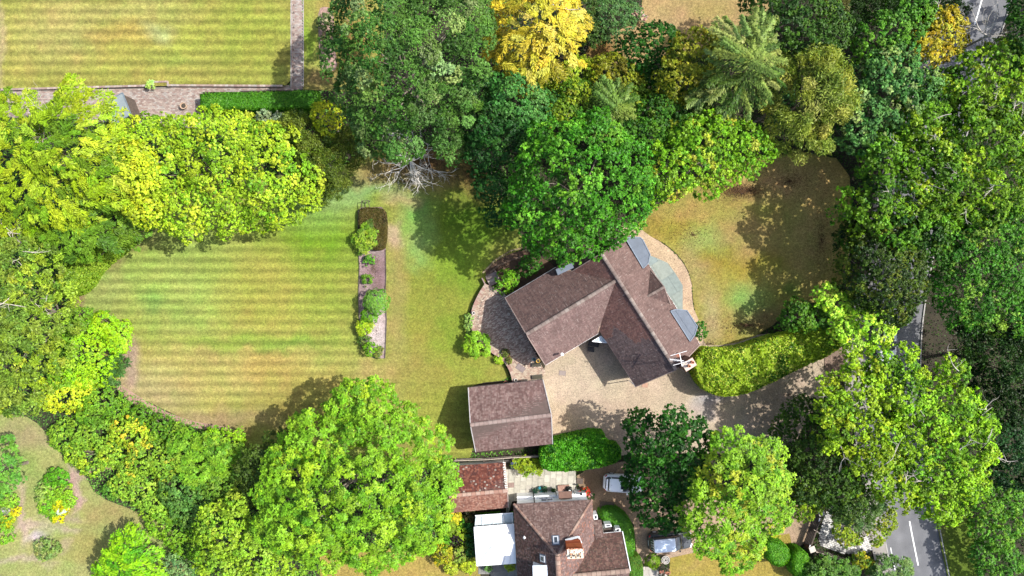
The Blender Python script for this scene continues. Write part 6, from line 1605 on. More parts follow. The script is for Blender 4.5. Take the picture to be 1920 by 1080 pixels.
tree('tree', 'dark green tree arching over the middle of the road beside the yew', 'tree', [(1735, 455, 36, 9.5), (1700, 445, 34, 9), (1760, 480, 26, 9), (1735, 410, 40, 9), (1775, 440, 34, 9), (1790, 400, 30, 9)], 'oak', [(74, 128, 36), (56, 104, 32), (100, 150, 40)], over=dict(dens=1.9))
tree('tree', 'green tree filling the gap between the sycamore and the oaks above the road', 'tree', [(1740, 200, 40, 10), (1765, 165, 32, 9), (1730, 250, 40, 10), (1765, 230, 34, 10), (1715, 290, 36, 10), (1790, 200, 30, 9), (1775, 285, 34, 9), (1755, 345, 34, 9)], 'oak', [(84, 140, 40), (64, 116, 36), (110, 160, 44)], over=dict(dens=2.0))
tree('tree', 'dark tree cut by the top right corner, beyond the road', 'tree', [(1925, 60, 30, 17), (1938, 10, 34, 17), (1940, 100, 30, 16)], 'broad', [(60, 110, 40), (76, 128, 46)])
tree('tree', 'unseen tree added beyond the top right corner to shade the road', 'tree', [(2062, -60, 90, 19), (2068, 40, 80, 19), (2060, -150, 80, 19)], 'broad', [(60, 110, 40), (76, 128, 46)])  # wholly out of view, added to cast shade on the road
# ---- lower middle right
tree('tree', 'dark green maple hanging over the white car', 'tree', [(1235, 825, 50, 8.5), (1250, 890, 60, 7.5), (1290, 850, 44, 9), (1205, 860, 34, 5.5), (1230, 940, 42, 6), (1265, 790, 24, 10), (1200, 795, 22, 7.5), (1310, 820, 28, 9), (1255, 975, 26, 5.5), (1185, 890, 20, 4.5), (1300, 900, 36, 8.5)],
     'oak', [(42, 100, 28), (54, 118, 34), (32, 82, 24), (76, 138, 50)], over=dict(cs=.5, dens=1.6, rough=.16, layers=3.8))
tree('tree', 'bright lime green tree with upright shoots right of the dark maple', 'tree', [(1390, 890, 64, 12), (1360, 970, 54, 11), (1430, 920, 44, 11), (1370, 830, 26, 10), (1330, 1000, 36, 9.5), (1400, 1010, 42, 9.5), (1430, 860, 34, 10), (1450, 970, 26, 9.5), (1340, 920, 36, 10), (1380, 1045, 28, 8.5), (1460, 900, 20, 9), (1300, 970, 22, 8.5)],
     'ash', [(136, 192, 50), (156, 204, 60), (112, 172, 46), (178, 200, 64)], over=dict(rough=.2))
hedge('hedge', 'great rounded clipped laurel hedge curving from the chimney to the lime maple', [(1300, 695), (1304, 665), (1322, 652), (1352, 656), (1400, 650), (1440, 634), (1500, 622), (1560, 612), (1586, 632), (1568, 662), (1500, 690), (1440, 722), (1390, 742), (1350, 744), (1320, 732)], 3.0,
      [(180, 210, 56), (146, 192, 46), (222, 230, 96), (80, 130, 34)], L=.22, W_=.15, rnd=1.0, lump=.55, nj=.9)
hedge('hedge', 'clipped bright green hedge between the garage and the neighbouring yard', [(1016, 834), (1050, 822), (1130, 806), (1140, 832), (1166, 836), (1162, 866), (1130, 876), (1080, 884), (1018, 884), (1010, 858)], 2.3, [(96, 178, 36), (74, 150, 32), (136, 204, 50), (44, 104, 28)], L=.24, W_=.11, rnd=.6, lump=.55, nj=1.0)
tree('shrub', 'yellow green leafy shrub at the left foot of the clipped yard hedge', 'shrub', [(985, 874, 12, 1.4), (1003, 878, 12, 1.3), (970, 872, 8, 1.2)], 'bold', [(150, 182, 44), (130, 166, 40)], trunk=False, over=dict(L=.24, W=.09))
hedge('hedge', 'L shaped clipped hedge along the right wall of the cottage', [(1124, 958), (1150, 952), (1172, 964), (1188, 985), (1192, 1043), (1168, 1045), (1166, 1005), (1150, 985), (1124, 975)], 1.9, [(86, 150, 36), (70, 132, 34), (112, 176, 42)], L=.13, W_=.09, rnd=.4, lump=.1, nj=.5)
hedge('hedge', 'lower clipped hedge beside the cottage at the bottom edge', [(1178, 1046), (1194, 1040), (1206, 1052), (1207, 1110), (1178, 1110)], 1.5, [(96, 150, 44), (120, 140, 50), (80, 132, 40)], L=.13, W_=.09, rnd=.35, nj=.5)
tree('shrub', 'clipped green ball bush at the corner of the pale slabs', 'shrub', [(1224, 1053, 11, 1.5, .68)], 'clip', [(116, 164, 30), (130, 176, 40)], trunk=False, over=dict(L=.10, W=.07))
hedge('hedge', 'clipped box hedge on the brick terrace left of the cedar', [(374, 176), (400, 174), (520, 172), (594, 169), (596, 204), (520, 206), (376, 204)], 1.7, [(84, 150, 30), (66, 126, 28), (110, 172, 40)], L=.14, W_=.10, rnd=.35, lump=.08, smooth_=0, nj=.5)
hedge('hedge', 'small box hedge behind the conservatory', [(892, 967), (938, 963), (938, 976), (893, 980)], 1.0, [(104, 176, 34), (90, 160, 32)], L=.11, W_=.08, rnd=.2, lump=.04, smooth_=0, nj=.4)
hedge('hedge', 'rounded clipped hedge beside the lower right gravel and timber gate', [(1432, 1018), (1450, 1012), (1480, 1024), (1484, 1050), (1466, 1066), (1440, 1056)], 2.0, [(96, 168, 34), (80, 150, 32), (124, 186, 44)], L=.14, W_=.10, rnd=.6, lump=.12, nj=.5)
hedge('hedge', 'second rounded clipped hedge, directly right of the first at the bottom edge', [(1484, 1036), (1500, 1028), (1518, 1040), (1524, 1070), (1510, 1092), (1484, 1080)], 2.0, [(104, 172, 36), (84, 152, 32), (130, 190, 46)], L=.14, W_=.10, rnd=.6, lump=.12, nj=.5)
for lb, lo, s_, c_ in [
 ('leafy green shrub under the low timber fence at the bottom right', [(1545, 1070, 22, 3), (1570, 1072, 20, 3), (1595, 1070, 16, 2.6), (1535, 1085, 16, 3)], 'bold', [(90, 140, 56), (112, 158, 66)]),
 ('golden edged shrub at the lower corner of the stone apron', [(1615, 1050, 14, 2.4), (1628, 1062, 12, 2.2)], 'shrub', [(150, 170, 40), (200, 186, 50), (90, 130, 40)]),
 ('grey green shrub overhanging the pavement at the bottom edge', [(1670, 1070, 24, 3.4), (1690, 1066, 20, 3.4), (1655, 1080, 18, 3)], 'bold', [(116, 158, 100), (94, 138, 76)]),
 ('small bronze tree at the bottom edge right of the road shrub', [(1725, 1078, 10, 2.6)], 'fine', [(110, 130, 96)]),
 ('glossy shrub at the bottom edge beside the lower lawn', [(1640, 1085, 20, 2.6)], 'bold', [(96, 146, 60)])][:3]:
    tree('shrub', lb, 'shrub', lo, s_, c_, trunk=False)
tree('hedge', 'broad rounded green shrub hedge beyond the grass verge at the lower right', 'hedge', [(1855, 950, 36, 5), (1890, 940, 34, 5), (1840, 990, 22, 4), (1895, 985, 26, 4.5), (1875, 1010, 28, 4.5)], 'shrub', [(104, 166, 56), (130, 186, 70), (80, 142, 44)], trunk=False, over=dict(L=.22, W=.15))
tree('shrub', 'mid green shrub at the bottom right corner', 'shrub', [(1850, 1040, 26, 4), (1885, 1055, 30, 4.2), (1860, 1080, 26, 4), (1905, 1080, 26, 4)], 'shrub', [(86, 150, 56), (110, 170, 66)], trunk=False, over=dict(L=.2, W=.13))
# ---- garden plants near the house
def plant(label, lobes, st, cols, cat='shrub', name='shrub', **k): return tree(name, label, cat, lobes, st, cols, trunk=False, **k)
plant('bright green round bush outside the lower curve of the patio wall', [(894, 647, 20, 2.0, 1.1), (886, 640, 12, 1.8), (904, 655, 12, 1.7)], 'bold', [(150, 206, 60), (130, 190, 50)], over=dict(L=.2, W=.11))
plant('pale mint green trailing plant on the left edge of the patio wall', [(879, 596, 6, .9), (878, 607, 7, .9), (881, 619, 6, .8)], 'shrub', [(150, 196, 120), (170, 210, 140)], over=dict(L=.12, W=.08))
plant('small lime green fern beside the lower patio wall', [(937, 673, 7, .7)], 'bold', [(170, 214, 60)], over=dict(L=.22, W=.07), cat='fern', name='fern')
plant('bright green shrub on the patio beside the garden steps', [(948, 522, 15, 1.9), (957, 530, 11, 1.7), (944, 536, 12, 1.7)], 'shrub', [(120, 186, 50), (140, 198, 60)])
plant('dark green shrub in the sunk bed under the oak', [(990, 498, 17, 1.6), (1002, 492, 12, 1.5)], 'shrub', [(60, 120, 40), (80, 140, 50)])
plant('small green clump right of the bright patio shrub', [(968, 515, 7, .8)], 'shrub', [(90, 150, 50)])
plant('scrubby low plants inside the lower patio wall', [(947, 662, 6, 1.0), (955, 676, 5, .95)], 'shrub', [(120, 130, 70), (150, 140, 90)], cat='plant', name='plant')
plant('dark green bush against the gable end of the lower bay roof', [(1312, 615, 10, 1.4), (1314, 626, 9, 1.3)], 'shrub', [(60, 124, 40), (80, 146, 50)])
# long bed
plant('leafy shrub with long fresh green leaves at the top left of the long bed', [(682, 440, 14, 1.5), (690, 452, 12, 1.4), (674, 448, 10, 1.3), (680, 465, 10, 1.2), (696, 440, 10, 1.2)], 'bold', [(136, 178, 60), (168, 196, 84), (110, 156, 60)])
plant('neat grey green mound at the top of the long bed', [(693, 421, 9, .9)], 'clip', [(92, 128, 66), (110, 146, 84)], over=dict(L=.1, W=.07))
plant('small round green plant above the bare part of the long bed', [(691, 487, 8, .8)], 'shrub', [(100, 164, 60), (120, 180, 70)])
plant('low green plant halfway down the long bed', [(688, 524, 8, .7), (684, 520, 5, .6)], 'shrub', [(104, 156, 54), (130, 176, 70)])
plant('large clipped round bush in the middle of the long bed', [(705, 566, 22, 2.6, 1.25)], 'clip', [(124, 182, 84), (144, 196, 104), (104, 164, 70)], over=dict(L=.13, W=.09))
plant('oval green clipped bush just below the large round one', [(689, 592, 10, 1.7), (697, 595, 8, 1.5)], 'clip', [(116, 176, 50), (130, 188, 60)], over=dict(L=.12, W=.08))
plant('yellow green spiky leaved shrub in the lower part of the long bed', [(680, 609, 9, 1.3), (692, 612, 9, 1.2), (678, 621, 6, 1.0)], 'bold', [(184, 208, 50), (160, 194, 50)], over=dict(L=.26, W=.10))
plant('dull green straggling plant above the lowest bush of the long bed', [(683, 640, 9, .8), (678, 634, 6, .7)], 'shrub', [(92, 130, 60), (130, 150, 90)], cat='plant', name='plant')
plant('round bright green bush at the bottom of the long bed', [(695, 655, 11, 1.5, .7)], 'shrub', [(120, 184, 44), (140, 198, 56)], over=dict(cs=.2, L=.14, W=.1))
plant('low tuft beside the lowest bush of the long bed', [(708, 664, 7, .5), (712, 655, 5, .4)], 'shrub', [(140, 150, 80), (110, 140, 60)], cat='plant', name='plant')
hedge('hedge', 'low brownish green clipped heather block at the top of the long lawn bed', [(671, 394), (680, 388), (716, 389), (725, 400), (724, 462), (712, 470), (692, 468), (692, 440), (672, 432)], .85, [(112, 100, 50), (88, 100, 38), (140, 116, 72), (70, 66, 34)], L=.12, W_=.05, rnd=.3, lump=.16, nj=.9)
# bed by the narrow path
plant('white flowered shrub in the narrow soil bed by the cedar', [(607, 36, 11, 1.2), (603, 46, 8, 1.0)], 'shrub', [(110, 140, 96), (190, 196, 184), (90, 120, 80)])
plant('straggly reddish green plant in the narrow soil bed', [(611, 68, 8, .8)], 'shrub', [(130, 130, 90), (150, 120, 100)], cat='plant', name='plant')
plant('pale green rosette plant on the step beside the striped lawn', [(282, 159, 6.5, .9)], 'bold', [(190, 210, 110), (204, 220, 140)], over=dict(L=.2, W=.09), cat='plant', name='plant')
# conservatory border
for lb, lo, s_, c_ in [
 ('bright yellow flowering plant beside the end of the paved path', [(848, 972, 12, 1.2), (856, 975, 8, 1.0)], 'bold', [(232, 220, 50), (210, 204, 50)]),
 ('small green round plant right of the yellow flowering one', [(870, 981, 9, 1.0)], 'shrub', [(90, 160, 44)]),
 ('dark mottled bronze shrub beside the small box hedge', [(883, 972, 11, 1.3), (878, 968, 8, 1.2)], 'shrub', [(70, 66, 40), (104, 100, 60)]),
 ('leafy green shrub left of the dark purple one', [(850, 995, 14, 1.4), (842, 990, 12, 1.4)], 'bold', [(140, 180, 50), (110, 156, 44)]),
 ('lime green plant directly above the dark purple one', [(867, 1001, 11, 1.2), (872, 1008, 8, 1.1)], 'bold', [(160, 196, 54), (140, 184, 50)]),
 ('dark purple black leaved shrub in the conservatory border', [(857, 1016, 13, 1.4), (850, 1008, 9, 1.2)], 'shrub', [(48, 36, 40), (66, 54, 52)]),
 ('tall dark green narrow shrub against the conservatory wall', [(882, 1000, 8, 1.6), (883, 1018, 8, 1.6), (884, 1036, 8, 1.6), (881, 988, 7, 1.5)], 'shrub', [(44, 100, 44), (60, 120, 60)]),
 ('round golden bush with a yellow lower edge, left of the variegated one', [(829, 1038, 17, 1.9), (824, 1048, 10, 1.3)], 'shrub', [(186, 188, 50), (220, 200, 50), (150, 170, 50)]),
 ('variegated pale green round bush in the conservatory border', [(863, 1040, 14, 1.5)], 'shrub', [(170, 192, 90), (140, 166, 60), (196, 206, 120)]),
 ('yellow lime bush at the lower corner of the conservatory', [(878, 1061, 12, 1.2), (884, 1056, 8, 1.1)], 'bold', [(190, 206, 50), (206, 214, 60)]),
 ('small yellow green bush left of the lime one', [(846, 1065, 11, 1.0)], 'bold', [(196, 206, 70), (170, 190, 56)]),
 ('green plant beside the big ash above the golden bush', [(838, 1012, 11, 1.2), (836, 1022, 9, 1.1)], 'bold', [(110, 176, 50)]),
 ('bright leafy plant against the cottage below the conservatory', [(957, 1060, 9, 1.3)], 'bold', [(170, 200, 60)]),
 ('small grey green plant on the slabs below the conservatory', [(916, 1063, 7, .8)], 'bold', [(110, 160, 90)])]:
    plant(lb, lo, s_, c_, over=dict(cs=.24, L=.18, W=.10))
plant('round dark green bush beside the left cottage corner', [(961, 972, 8, 1.3)], 'shrub', [(80, 136, 44)])
# lower left beds
for lb, lo, s_, c_ in [
 ('deep green plants at the top of the oval flower bed', [(104, 893, 15, 1.1), (92, 900, 11, 1.0), (118, 900, 11, 1.0)], 'shrub', [(90, 160, 40), (76, 144, 40)]),
 ('pale silvery plants on the left of the oval flower bed', [(82, 916, 13, .8), (78, 930, 11, .8)], 'shrub', [(134, 172, 100), (150, 186, 110)]),
 ('mid green plants in the centre of the oval flower bed', [(100, 925, 16, .8), (118, 922, 14, .9), (126, 940, 11, .8)], 'shrub', [(126, 180, 56), (146, 192, 70)]),
 ('green plants at the left foot of the oval flower bed', [(86, 948, 14, .7), (98, 962, 12, .6)], 'shrub', [(110, 174, 50), (140, 190, 70)]),
 ('bright yellow flowers in the oval bed, above the white ones', [(109, 944, 11, .7), (118, 950, 9, .7), (106, 952, 8, .6)], 'shrub', [(232, 212, 30), (214, 204, 40), (150, 180, 50)]),
 ('bright yellow flowers at the bottom tip of the oval bed', [(108, 972, 10, .6), (117, 966, 7, .5)], 'shrub', [(236, 214, 30), (216, 200, 40)]),
 ('green plants in the flower bed cut by the left edge', [(5, 940, 20, .9), (22, 935, 13, .8), (0, 1000, 20, .8), (5, 970, 16, .8)], 'shrub', [(120, 176, 60), (140, 190, 70)]),
 ('yellow flowers along the right side of the bed cut by the left edge', [(26, 960, 9, .7), (18, 970, 9, .7), (10, 980, 9, .6)], 'shrub', [(234, 210, 34), (200, 196, 50)]),
 ('lavender grey plant in the bed cut by the left edge', [(10, 958, 8, .8)], 'fine', [(150, 150, 160), (130, 150, 120)]),
 ('tuft of grey green ornamental grass in the dry meadow', [(84, 1030, 20, 1.2, .8), (98, 1028, 12, .9)], 'fine', [(136, 160, 96), (110, 140, 74), (160, 170, 120)])]:
    plant(lb, lo, s_, c_, cat='plants', name='flower_clump', over=dict(cs=.25, L=.15, W=.08))
# white flowers
plant('cluster of white flowers between the yellow ones in the oval bed', [(112, 960, 5, .7), (122, 956, 4, .6)], 'shrub', [(236, 236, 240), (200, 210, 200)], cat='plants', name='flower_clump', over=dict(cs=.15, L=.1, W=.07))

# ---- bare and dead wood
def dead(name, label, px, py, n, L, r, col, depth=3, z=1.0, up=.35, cat='dead tree', kink=.45, dirs=None):
    b = at(px, py, z); rng = np.random.default_rng(seedof(px, py, n)); root = thing(name, label, cat, (b[0], b[1], 0))
    m_ = MB(); m_.tube([(b[0], b[1], 0), (b[0] + .05, b[1], z)], [r * 1.6, r * 1.2], 7); m_.build('trunk', M['pale_bark'], root)
    for k in range(n):
        a = (dirs[k] if dirs else 6.283 * k / n + rng.uniform(-.3, .3)); m_ = MB()
        twig_tubes(m_, (b[0], b[1], z * rng.uniform(.6, 1)), (math.cos(a), math.sin(a), up * rng.uniform(.4, 1.4)), L * rng.uniform(.75, 1.2), r, depth, rng, kink=kink, segs=4)
        m_.build('branch', M['pale_bark'] if col is None else col, root)
    return root
dead('dead_tree', 'bare bleached dead tree lying open below the big cedar', 768, 300, 19, 2.5, .06, plain('bleached wood', (.62, .57, .50), .8, var=.15), depth=3, z=2.2, up=.2)
dead('dead_shrub', 'dense tangle of dead brown twigs in the upper left tree', 66, 266, 18, 1.5, .035, plain('dead twig', (.30, .24, .20), .9, var=.2), depth=2, z=11.3, up=.3, cat='dead branches', kink=.3)
dead('dead_shrub', 'loose grey twigs above the brown tangle, beside the terrace', 92, 215, 14, 1.6, .03, plain('grey twig', (.36, .33, .28), .9, var=.2), depth=2, z=9.6, up=.5, cat='dead branches', kink=.3)
dead('bare_tree', 'leafless grey branching tree reaching over the road at the top right', 1852, 66, 7, 3.0, .085, None, depth=3, z=9.0, up=.3, cat='bare tree', dirs=[2.3, 1.3, .5, 1.9, 2.9, .1, 4.4])
dead('dead_branches', 'pale bare sticks at the far left edge above the grey green tree', 14, 436, 8, 1.4, .035, None, depth=2, z=8.5, cat='dead branches')
cut = dead('cuttings_heap', 'heap of pale sticks and cuttings inside the ring of ivy', 1622, 985, 16, 1.5, .05, None, depth=1, z=.6, up=.1, cat='heap')
m_ = MB(); c = at(1605, 995, .3); rr = random.Random(3)
for k in range(260):
    a = rr.uniform(0, 6.28); q = rr.uniform(0, 1) ** .5 * 1.25; m_.box(c[0] + math.cos(a) * q, c[1] + math.sin(a) * q, .12 + .35 * (1 - q / 1.3) + rr.uniform(-.05, .08), rr.uniform(.08, .24), .06, .04, rr.uniform(0, 3), mixc([(.42, .38, .30), (.34, .29, .22), (.5, .46, .38)], rr))
o = m_.build('wood_chips', M['col'], cut, colors=True); o['kind'] = 'stuff'

# ---- woodland floor: low cover under the trees
def cover():
    rng = np.random.default_rng(77)
    opens = [lawn_main, lawn_ul, lawn_strip, lawn_r, lawn_top, lawn_bl, lawn_b2, lawn_b3, verge_poly, drive, drive2, gpath, terr, pat, bed1, bed2, bed3, yard, walk, w3, w4, apron, xo, cx, gp]
    ra_ = offset_line(RC, -4.5); rb_ = offset_line(RC, 3.1); opens.append(ra_ + rb_[::-1])
    for b in (((960, 920), (1180, 920), (1190, 1140), (885, 1140), (885, 985)), ((836, 866), (955, 862), (956, 965), (846, 965)), ((878, 720), (1020, 705), (1040, 838), (890, 850)), ((940, 555), (1120, 440), (1190, 430), (1320, 650), (1190, 730), (1020, 695))):
        opens.append(at2(b))
    n = 260000; X = rng.uniform(-56, 56, n); Y = rng.uniform(-32, 32, n); k = np.ones(n, bool)
    for p in opens: k &= ~inpoly(X, Y, p)
    k &= ~((X > at(1728, 0)[0]) & (X < at(1790, 0)[0]) & (Y < at(0, 560)[1]) & (Y > at(0, 760)[1]) & (rng.random(n) < .75))
    X = X[k]; Y = Y[k]; n = len(X)
    left = X < 0
    h = fbm(X * .5, Y * .5, 4); Z = .05 + (h ** 2) * 1.5 * rng.uniform(.3, 1, n)
    d = np.full(n, 9.0)
    for p in opens:
        dd, _, _ = edgedist(X, Y, p); d = np.minimum(d, dd)
    Z *= np.clip(d / 1.2, .1, 1)
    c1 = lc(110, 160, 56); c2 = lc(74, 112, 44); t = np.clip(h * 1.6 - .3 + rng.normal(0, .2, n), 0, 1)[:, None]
    C = c2 * (1 - t) + c1 * t; C[left] *= 1.5; C[~left] *= .45  # left half painted brighter like haze, right half darker like deep wood shade
    C *= rng.uniform(.7, 1.3, (n, 1))
    s = rng.uniform(.7, 1.3, n)
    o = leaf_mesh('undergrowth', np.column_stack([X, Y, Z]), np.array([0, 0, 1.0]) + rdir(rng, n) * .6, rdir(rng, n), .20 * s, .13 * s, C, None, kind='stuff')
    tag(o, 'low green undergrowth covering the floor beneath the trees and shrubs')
cover()
print('leaf triangles', NTRI[0])
# ------------------------------------------------------------------ cars
def car(name, label, px, py, ang, L, Wd, H, body_rgb, roof_rgb, kind='hatch', parts_=True):
    """ang: heading of the nose"""
    c0 = at(px, py, H * .6); root = thing(name, label, 'van' if kind == 'van' else 'car', (c0[0], c0[1], 0))
    ca, sa = math.cos(ang), math.sin(ang)
    def w(x, y, z): return (c0[0] + x * ca - y * sa, c0[1] + x * sa + y * ca, z)
    pm = plain('car paint ' + label[:12], body_rgb, .38, var=.02, spec=.5); rm = plain('roof paint ' + label[:12], roof_rgb, .40, var=.02, spec=.4)
    h = L / 2
    def ring(x, hw, zb, zt, cr=.18, n=5):
        pts = []
        for (sx, sz) in ((1, -1), (1, 1), (-1, 1), (-1, -1)):
            cx_ = sx * (hw - cr); cz_ = (zt - cr) if sz > 0 else (zb + cr * .5)
            a0 = {(1, -1): -90, (1, 1): 0, (-1, 1): 90, (-1, -1): 180}[(sx, sz)]
            for k in range(n):
                a = math.radians(a0 + 90 * k / (n - 1)); pts.append(w(x, cx_ + math.cos(a) * cr, cz_ + math.sin(a) * (cr if sz > 0 else cr * .5)))
        return pts
    belt = .95 if kind == 'hatch' else 1.05
    st = [(-h, .46, .40, belt - .28), (-h + .03, .60, .36, belt - .2), (-h + .09, .72, .30, belt - .10), (-h + .2, .81, .26, belt - .02), (-h + .4, .87, .24, belt + .01), (-h + .8, .905, .22, belt + .02), (0, .91, .2, belt), (h - 1.2, .90, .2, belt - .02), (h - .5, .87, .22, belt - .12), (h - .18, .78, .26, belt - .24), (h - .03, .64, .32, belt - .38), (h, .52, .38, belt - .44)]
    sc = Wd / 1.82
    m_ = MB(); m_.loft([ring(x, hw * sc, zb, zt) for x, hw, zb, zt in st]); m_.build('body', pm, root, smooth=True)
    # glasshouse
    r0, r1 = (-h + .12, h - 1.35) if kind == 'hatch' else (-h + .06, h - .95)
    g = [(r0, .50, belt - .02, belt + .04), (r0 + .10, .62, belt - .02, belt + (H - belt) * .35), (r0 + .24, .69, belt - .02, belt + (H - belt) * .62), (r0 + .48, .70, belt - .02, H - .06), (r0 + 1.2, .72, belt - .02, H - .02), (r1 - 1.0, .70, belt - .02, H - .05), (r1 - .5, .70, belt - .02, belt + (H - belt) * .6), (r1, .66, belt - .03, belt + .03)]
    m_ = MB(); m_.loft([ring(x, hw * sc, zb, zt, .14 if zt - zb > .3 else .03) for x, hw, zb, zt in g]); m_.build('windows', M['glass'], root, smooth=True)
    # roof panel
    rr_ = [(r0 + .34, .60, H - .10, H - .01), (r0 + .6, .655, H - .08, H + .03), (r0 + 1.5, .66, H - .07, H + .05), (r1 - 1.15, .65, H - .08, H + .02), (r1 - .98, .60, H - .12, H - .03)]
    m_ = MB(); m_.loft([ring(x, hw * sc, zb, zt, .045) for x, hw, zb, zt in rr_]); rp = m_.build('roof', rm, root, smooth=True)
    if kind == 'hatch':
        m_ = MB(); q = [w(r0 + 1.5, -.36, H + .06), w(r0 + 2.25, -.36, H + .055), w(r0 + 2.25, .36, H + .055), w(r0 + 1.5, .36, H + .06)]; m_.add(q, [(0, 1, 2, 3)]); m_.build('sunroof', M['glass'], rp)
    m_ = MB()     # pillars
    for s_ in (-1, 1):
        for x in (r0 + .45, r0 + 1.5, r1 - 1.05):
            m_.beam(w(x, s_ * .70 * sc, belt), w(x + (.08 if x < 0 else -.0), s_ * .66 * sc, H - .03), .07, .06)
    m_.build('pillar', pm, root)
    for s_ in (-1, 1):
        m_ = MB(); m_.beam(w(r0 + .5, s_ * .62 * sc, H + .045), w(r1 - 1.1, s_ * .62 * sc, H + .045), .035, .03); m_.build('roof_rail', M['metal'] if kind == 'van' else pm, root)
        m_ = MB(); m_.beam(w(r1 - .45, s_ * .90 * sc, belt + .04), w(r1 - .42, s_ * 1.06 * sc, belt + .06), .16, .12); m_.build('mirror', pm, root)
        m_ = MB(); m_.beam(w(-h + .10, s_ * .66 * sc, belt - .20), w(-h + .22, s_ * .80 * sc, belt - .08), .07, .2); m_.build('tail_light', plain('tail light', (.45, .02, .02), .25, var=0), root)
        m_ = MB(); m_.beam(w(h - .05, s_ * .50 * sc, belt - .40), w(h - .26, s_ * .78 * sc, belt - .24), .12, .18); m_.build('headlight', M['upvc'], root)
        for x in (-h + .78, h - .82):
            m_ = MB(); m_.tube([w(x, s_ * .72 * sc, .32), w(x, s_ * .91 * sc, .32)], .32, 18); t = m_.build('tyre', M['black'], root)
            m_ = MB(); m_.tube([w(x, s_ * .90 * sc, .32), w(x, s_ * .925 * sc, .32)], .2, 12); m_.build('rim', M['metal'], t)
    m_ = MB(); m_.beam(w(-h + .02, -.6 * sc, .5), w(-h + .02, .6 * sc, .5), .12, .14); m_.build('bumper', pm if kind == 'hatch' else M['black'], root)
    m_ = MB(); m_.beam(w(-h - .01, -.26, .72), w(-h - .01, .26, .72), .02, .11); m_.build('number_plate', M['upvc'], root)
    m_ = MB(); m_.tube([w(r0 + .62, .0, H + .02), w(r0 + .5, 0, H + .16)], .012, 4); m_.build('aerial', M['black'], root)
    m_ = MB(); m_.beam(w(r0 + .10, -.55, H - .03), w(r0 + .10, .55, H - .03), .16, .03); 
    if kind == 'hatch': m_.build('spoiler', pm, root)
    else:
        for y in (-.4, -.14, .14, .4):
            b_ = MB(); b_.beam(w(r0 + .1, y, belt + .35), w(r0 + .3, y, H - .1), .03, .02); b_.build('window_bar', M['metal'], root)
    return root
car('parked_car', 'white hatchback with a sunroof, its nose hidden under the dark maple', 1171, 908, math.radians(-4), 4.2, 1.80, 1.48, (.88, .87, .84), (.90, .89, .86))
car('parked_van', 'silver blue people carrier with black tailgate at the edge of the lime tree', 1258, 1017, math.radians(5), 4.5, 1.85, 1.85, (.04, .045, .05), (.52, .60, .72), kind='van')
car('white_car', 'white car on the road, mostly hidden beneath the leaves', 1664, 642, math.radians(-86), 4.4, 1.82, 1.5, (.80, .80, .80), (.82, .82, .82), kind='hatch')

# ------------------------------------------------------------------ fences, gates, furniture
fn = thing('fence', 'low dark post and rail timber fence between the garage and the outbuilding', 'fence', at(905, 862))
fp = [(852, 864), (908, 862), (962, 858), (1012, 856)]
for i, (x, y) in enumerate(fp):
    p = at(x, y, .7); m_ = MB(); m_.box(p[0], p[1], .62, .18, .18, 1.25, 0); m_.build('post', M['wood'], fn)
for i in range(3):
    a = at(*fp[i], .9); b = at(*fp[i + 1], .9)
    for j, (dz, dy) in enumerate(((1.12, .06), (.85, -.02), (.58, .05), (.3, -.03))):
        m_ = MB(); m_.beam((a[0], a[1] + dy, dz), (b[0], b[1] + dy, dz), .09, .11); m_.build('rail', M['pale_wood'] if j % 2 == 0 else M['wood'], fn)
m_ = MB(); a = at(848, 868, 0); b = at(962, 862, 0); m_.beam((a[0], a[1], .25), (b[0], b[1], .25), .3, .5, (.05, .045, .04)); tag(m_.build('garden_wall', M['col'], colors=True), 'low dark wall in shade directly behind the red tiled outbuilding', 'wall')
gt = thing('gate', 'dark timber five bar driveway gate with pale end fittings', 'gate', at(1522, 990))
ga, gb = at(1535, 964, .7), at(1514, 1022, .7)
for j in range(6):
    m_ = MB(); z = .25 + j * .19; o_ = (j - 3) * .05; m_.beam((ga[0] + o_, ga[1], z), (gb[0] + o_, gb[1], z), .10, .09); m_.build('rail', M['wood'], gt)
for t in (0, .5, 1):
    p = ga + (gb - ga) * t; m_ = MB(); m_.box(p[0], p[1], .72, .14, .14, 1.4, .3); m_.build('stile', M['wood'], gt)
for t in (.06, .92):
    p = ga + (gb - ga) * t; q = ga + (gb - ga) * (t + .10); m_ = MB(); m_.beam((p[0] - .1, p[1], 1.36), (q[0] - .1, q[1], 1.36), .07, .05); m_.build('hinge_plate', M['upvc'], gt)
m_ = MB(); p = ga + (gb - ga) * .5; m_.beam((p[0] - .2, p[1] + .2, 1.3), (p[0] + .4, p[1] - .15, 1.1), .05, .05); m_.build('brace', M['pale_wood'], gt)
for lb, (x, y) in (('square brick gate pier at the upper end of the timber gate', (1539, 961)), ('square brick gate pier with a pale cap at the lower end of the timber gate', (1522, 1029))):
    p = at(x, y, 1.3); r_ = thing('gate_pier', lb, 'gate pier', (p[0], p[1], 0)); rr = random.Random(int(x)); m_ = MB()
    for k in range(16): m_.box(p[0], p[1], .04 + k * .085, .48, .48, .078, .35, mixc([(.30, .13, .09), (.24, .10, .07)], rr))
    m_.build('brick_shaft', M['col'], r_, colors=True); m_ = MB(); m_.box(p[0], p[1], 1.44, .6, .6, .09, .35, (.42, .38, .33)); m_.build('cap', M['col'], r_, colors=True)
fl = thing('fence', 'low dark panel fence running from the gate pier along the stone apron', 'fence', at(1560, 1046))
fq = [(1530, 1034), (1562, 1044), (1590, 1054), (1612, 1064)]
for i, q in enumerate(fq):
    p = at(*q, 1.2); m_ = MB(); m_.box(p[0], p[1], .7, .13, .13, 1.4, -.3); m_.build('post', M['pale_wood'], fl)
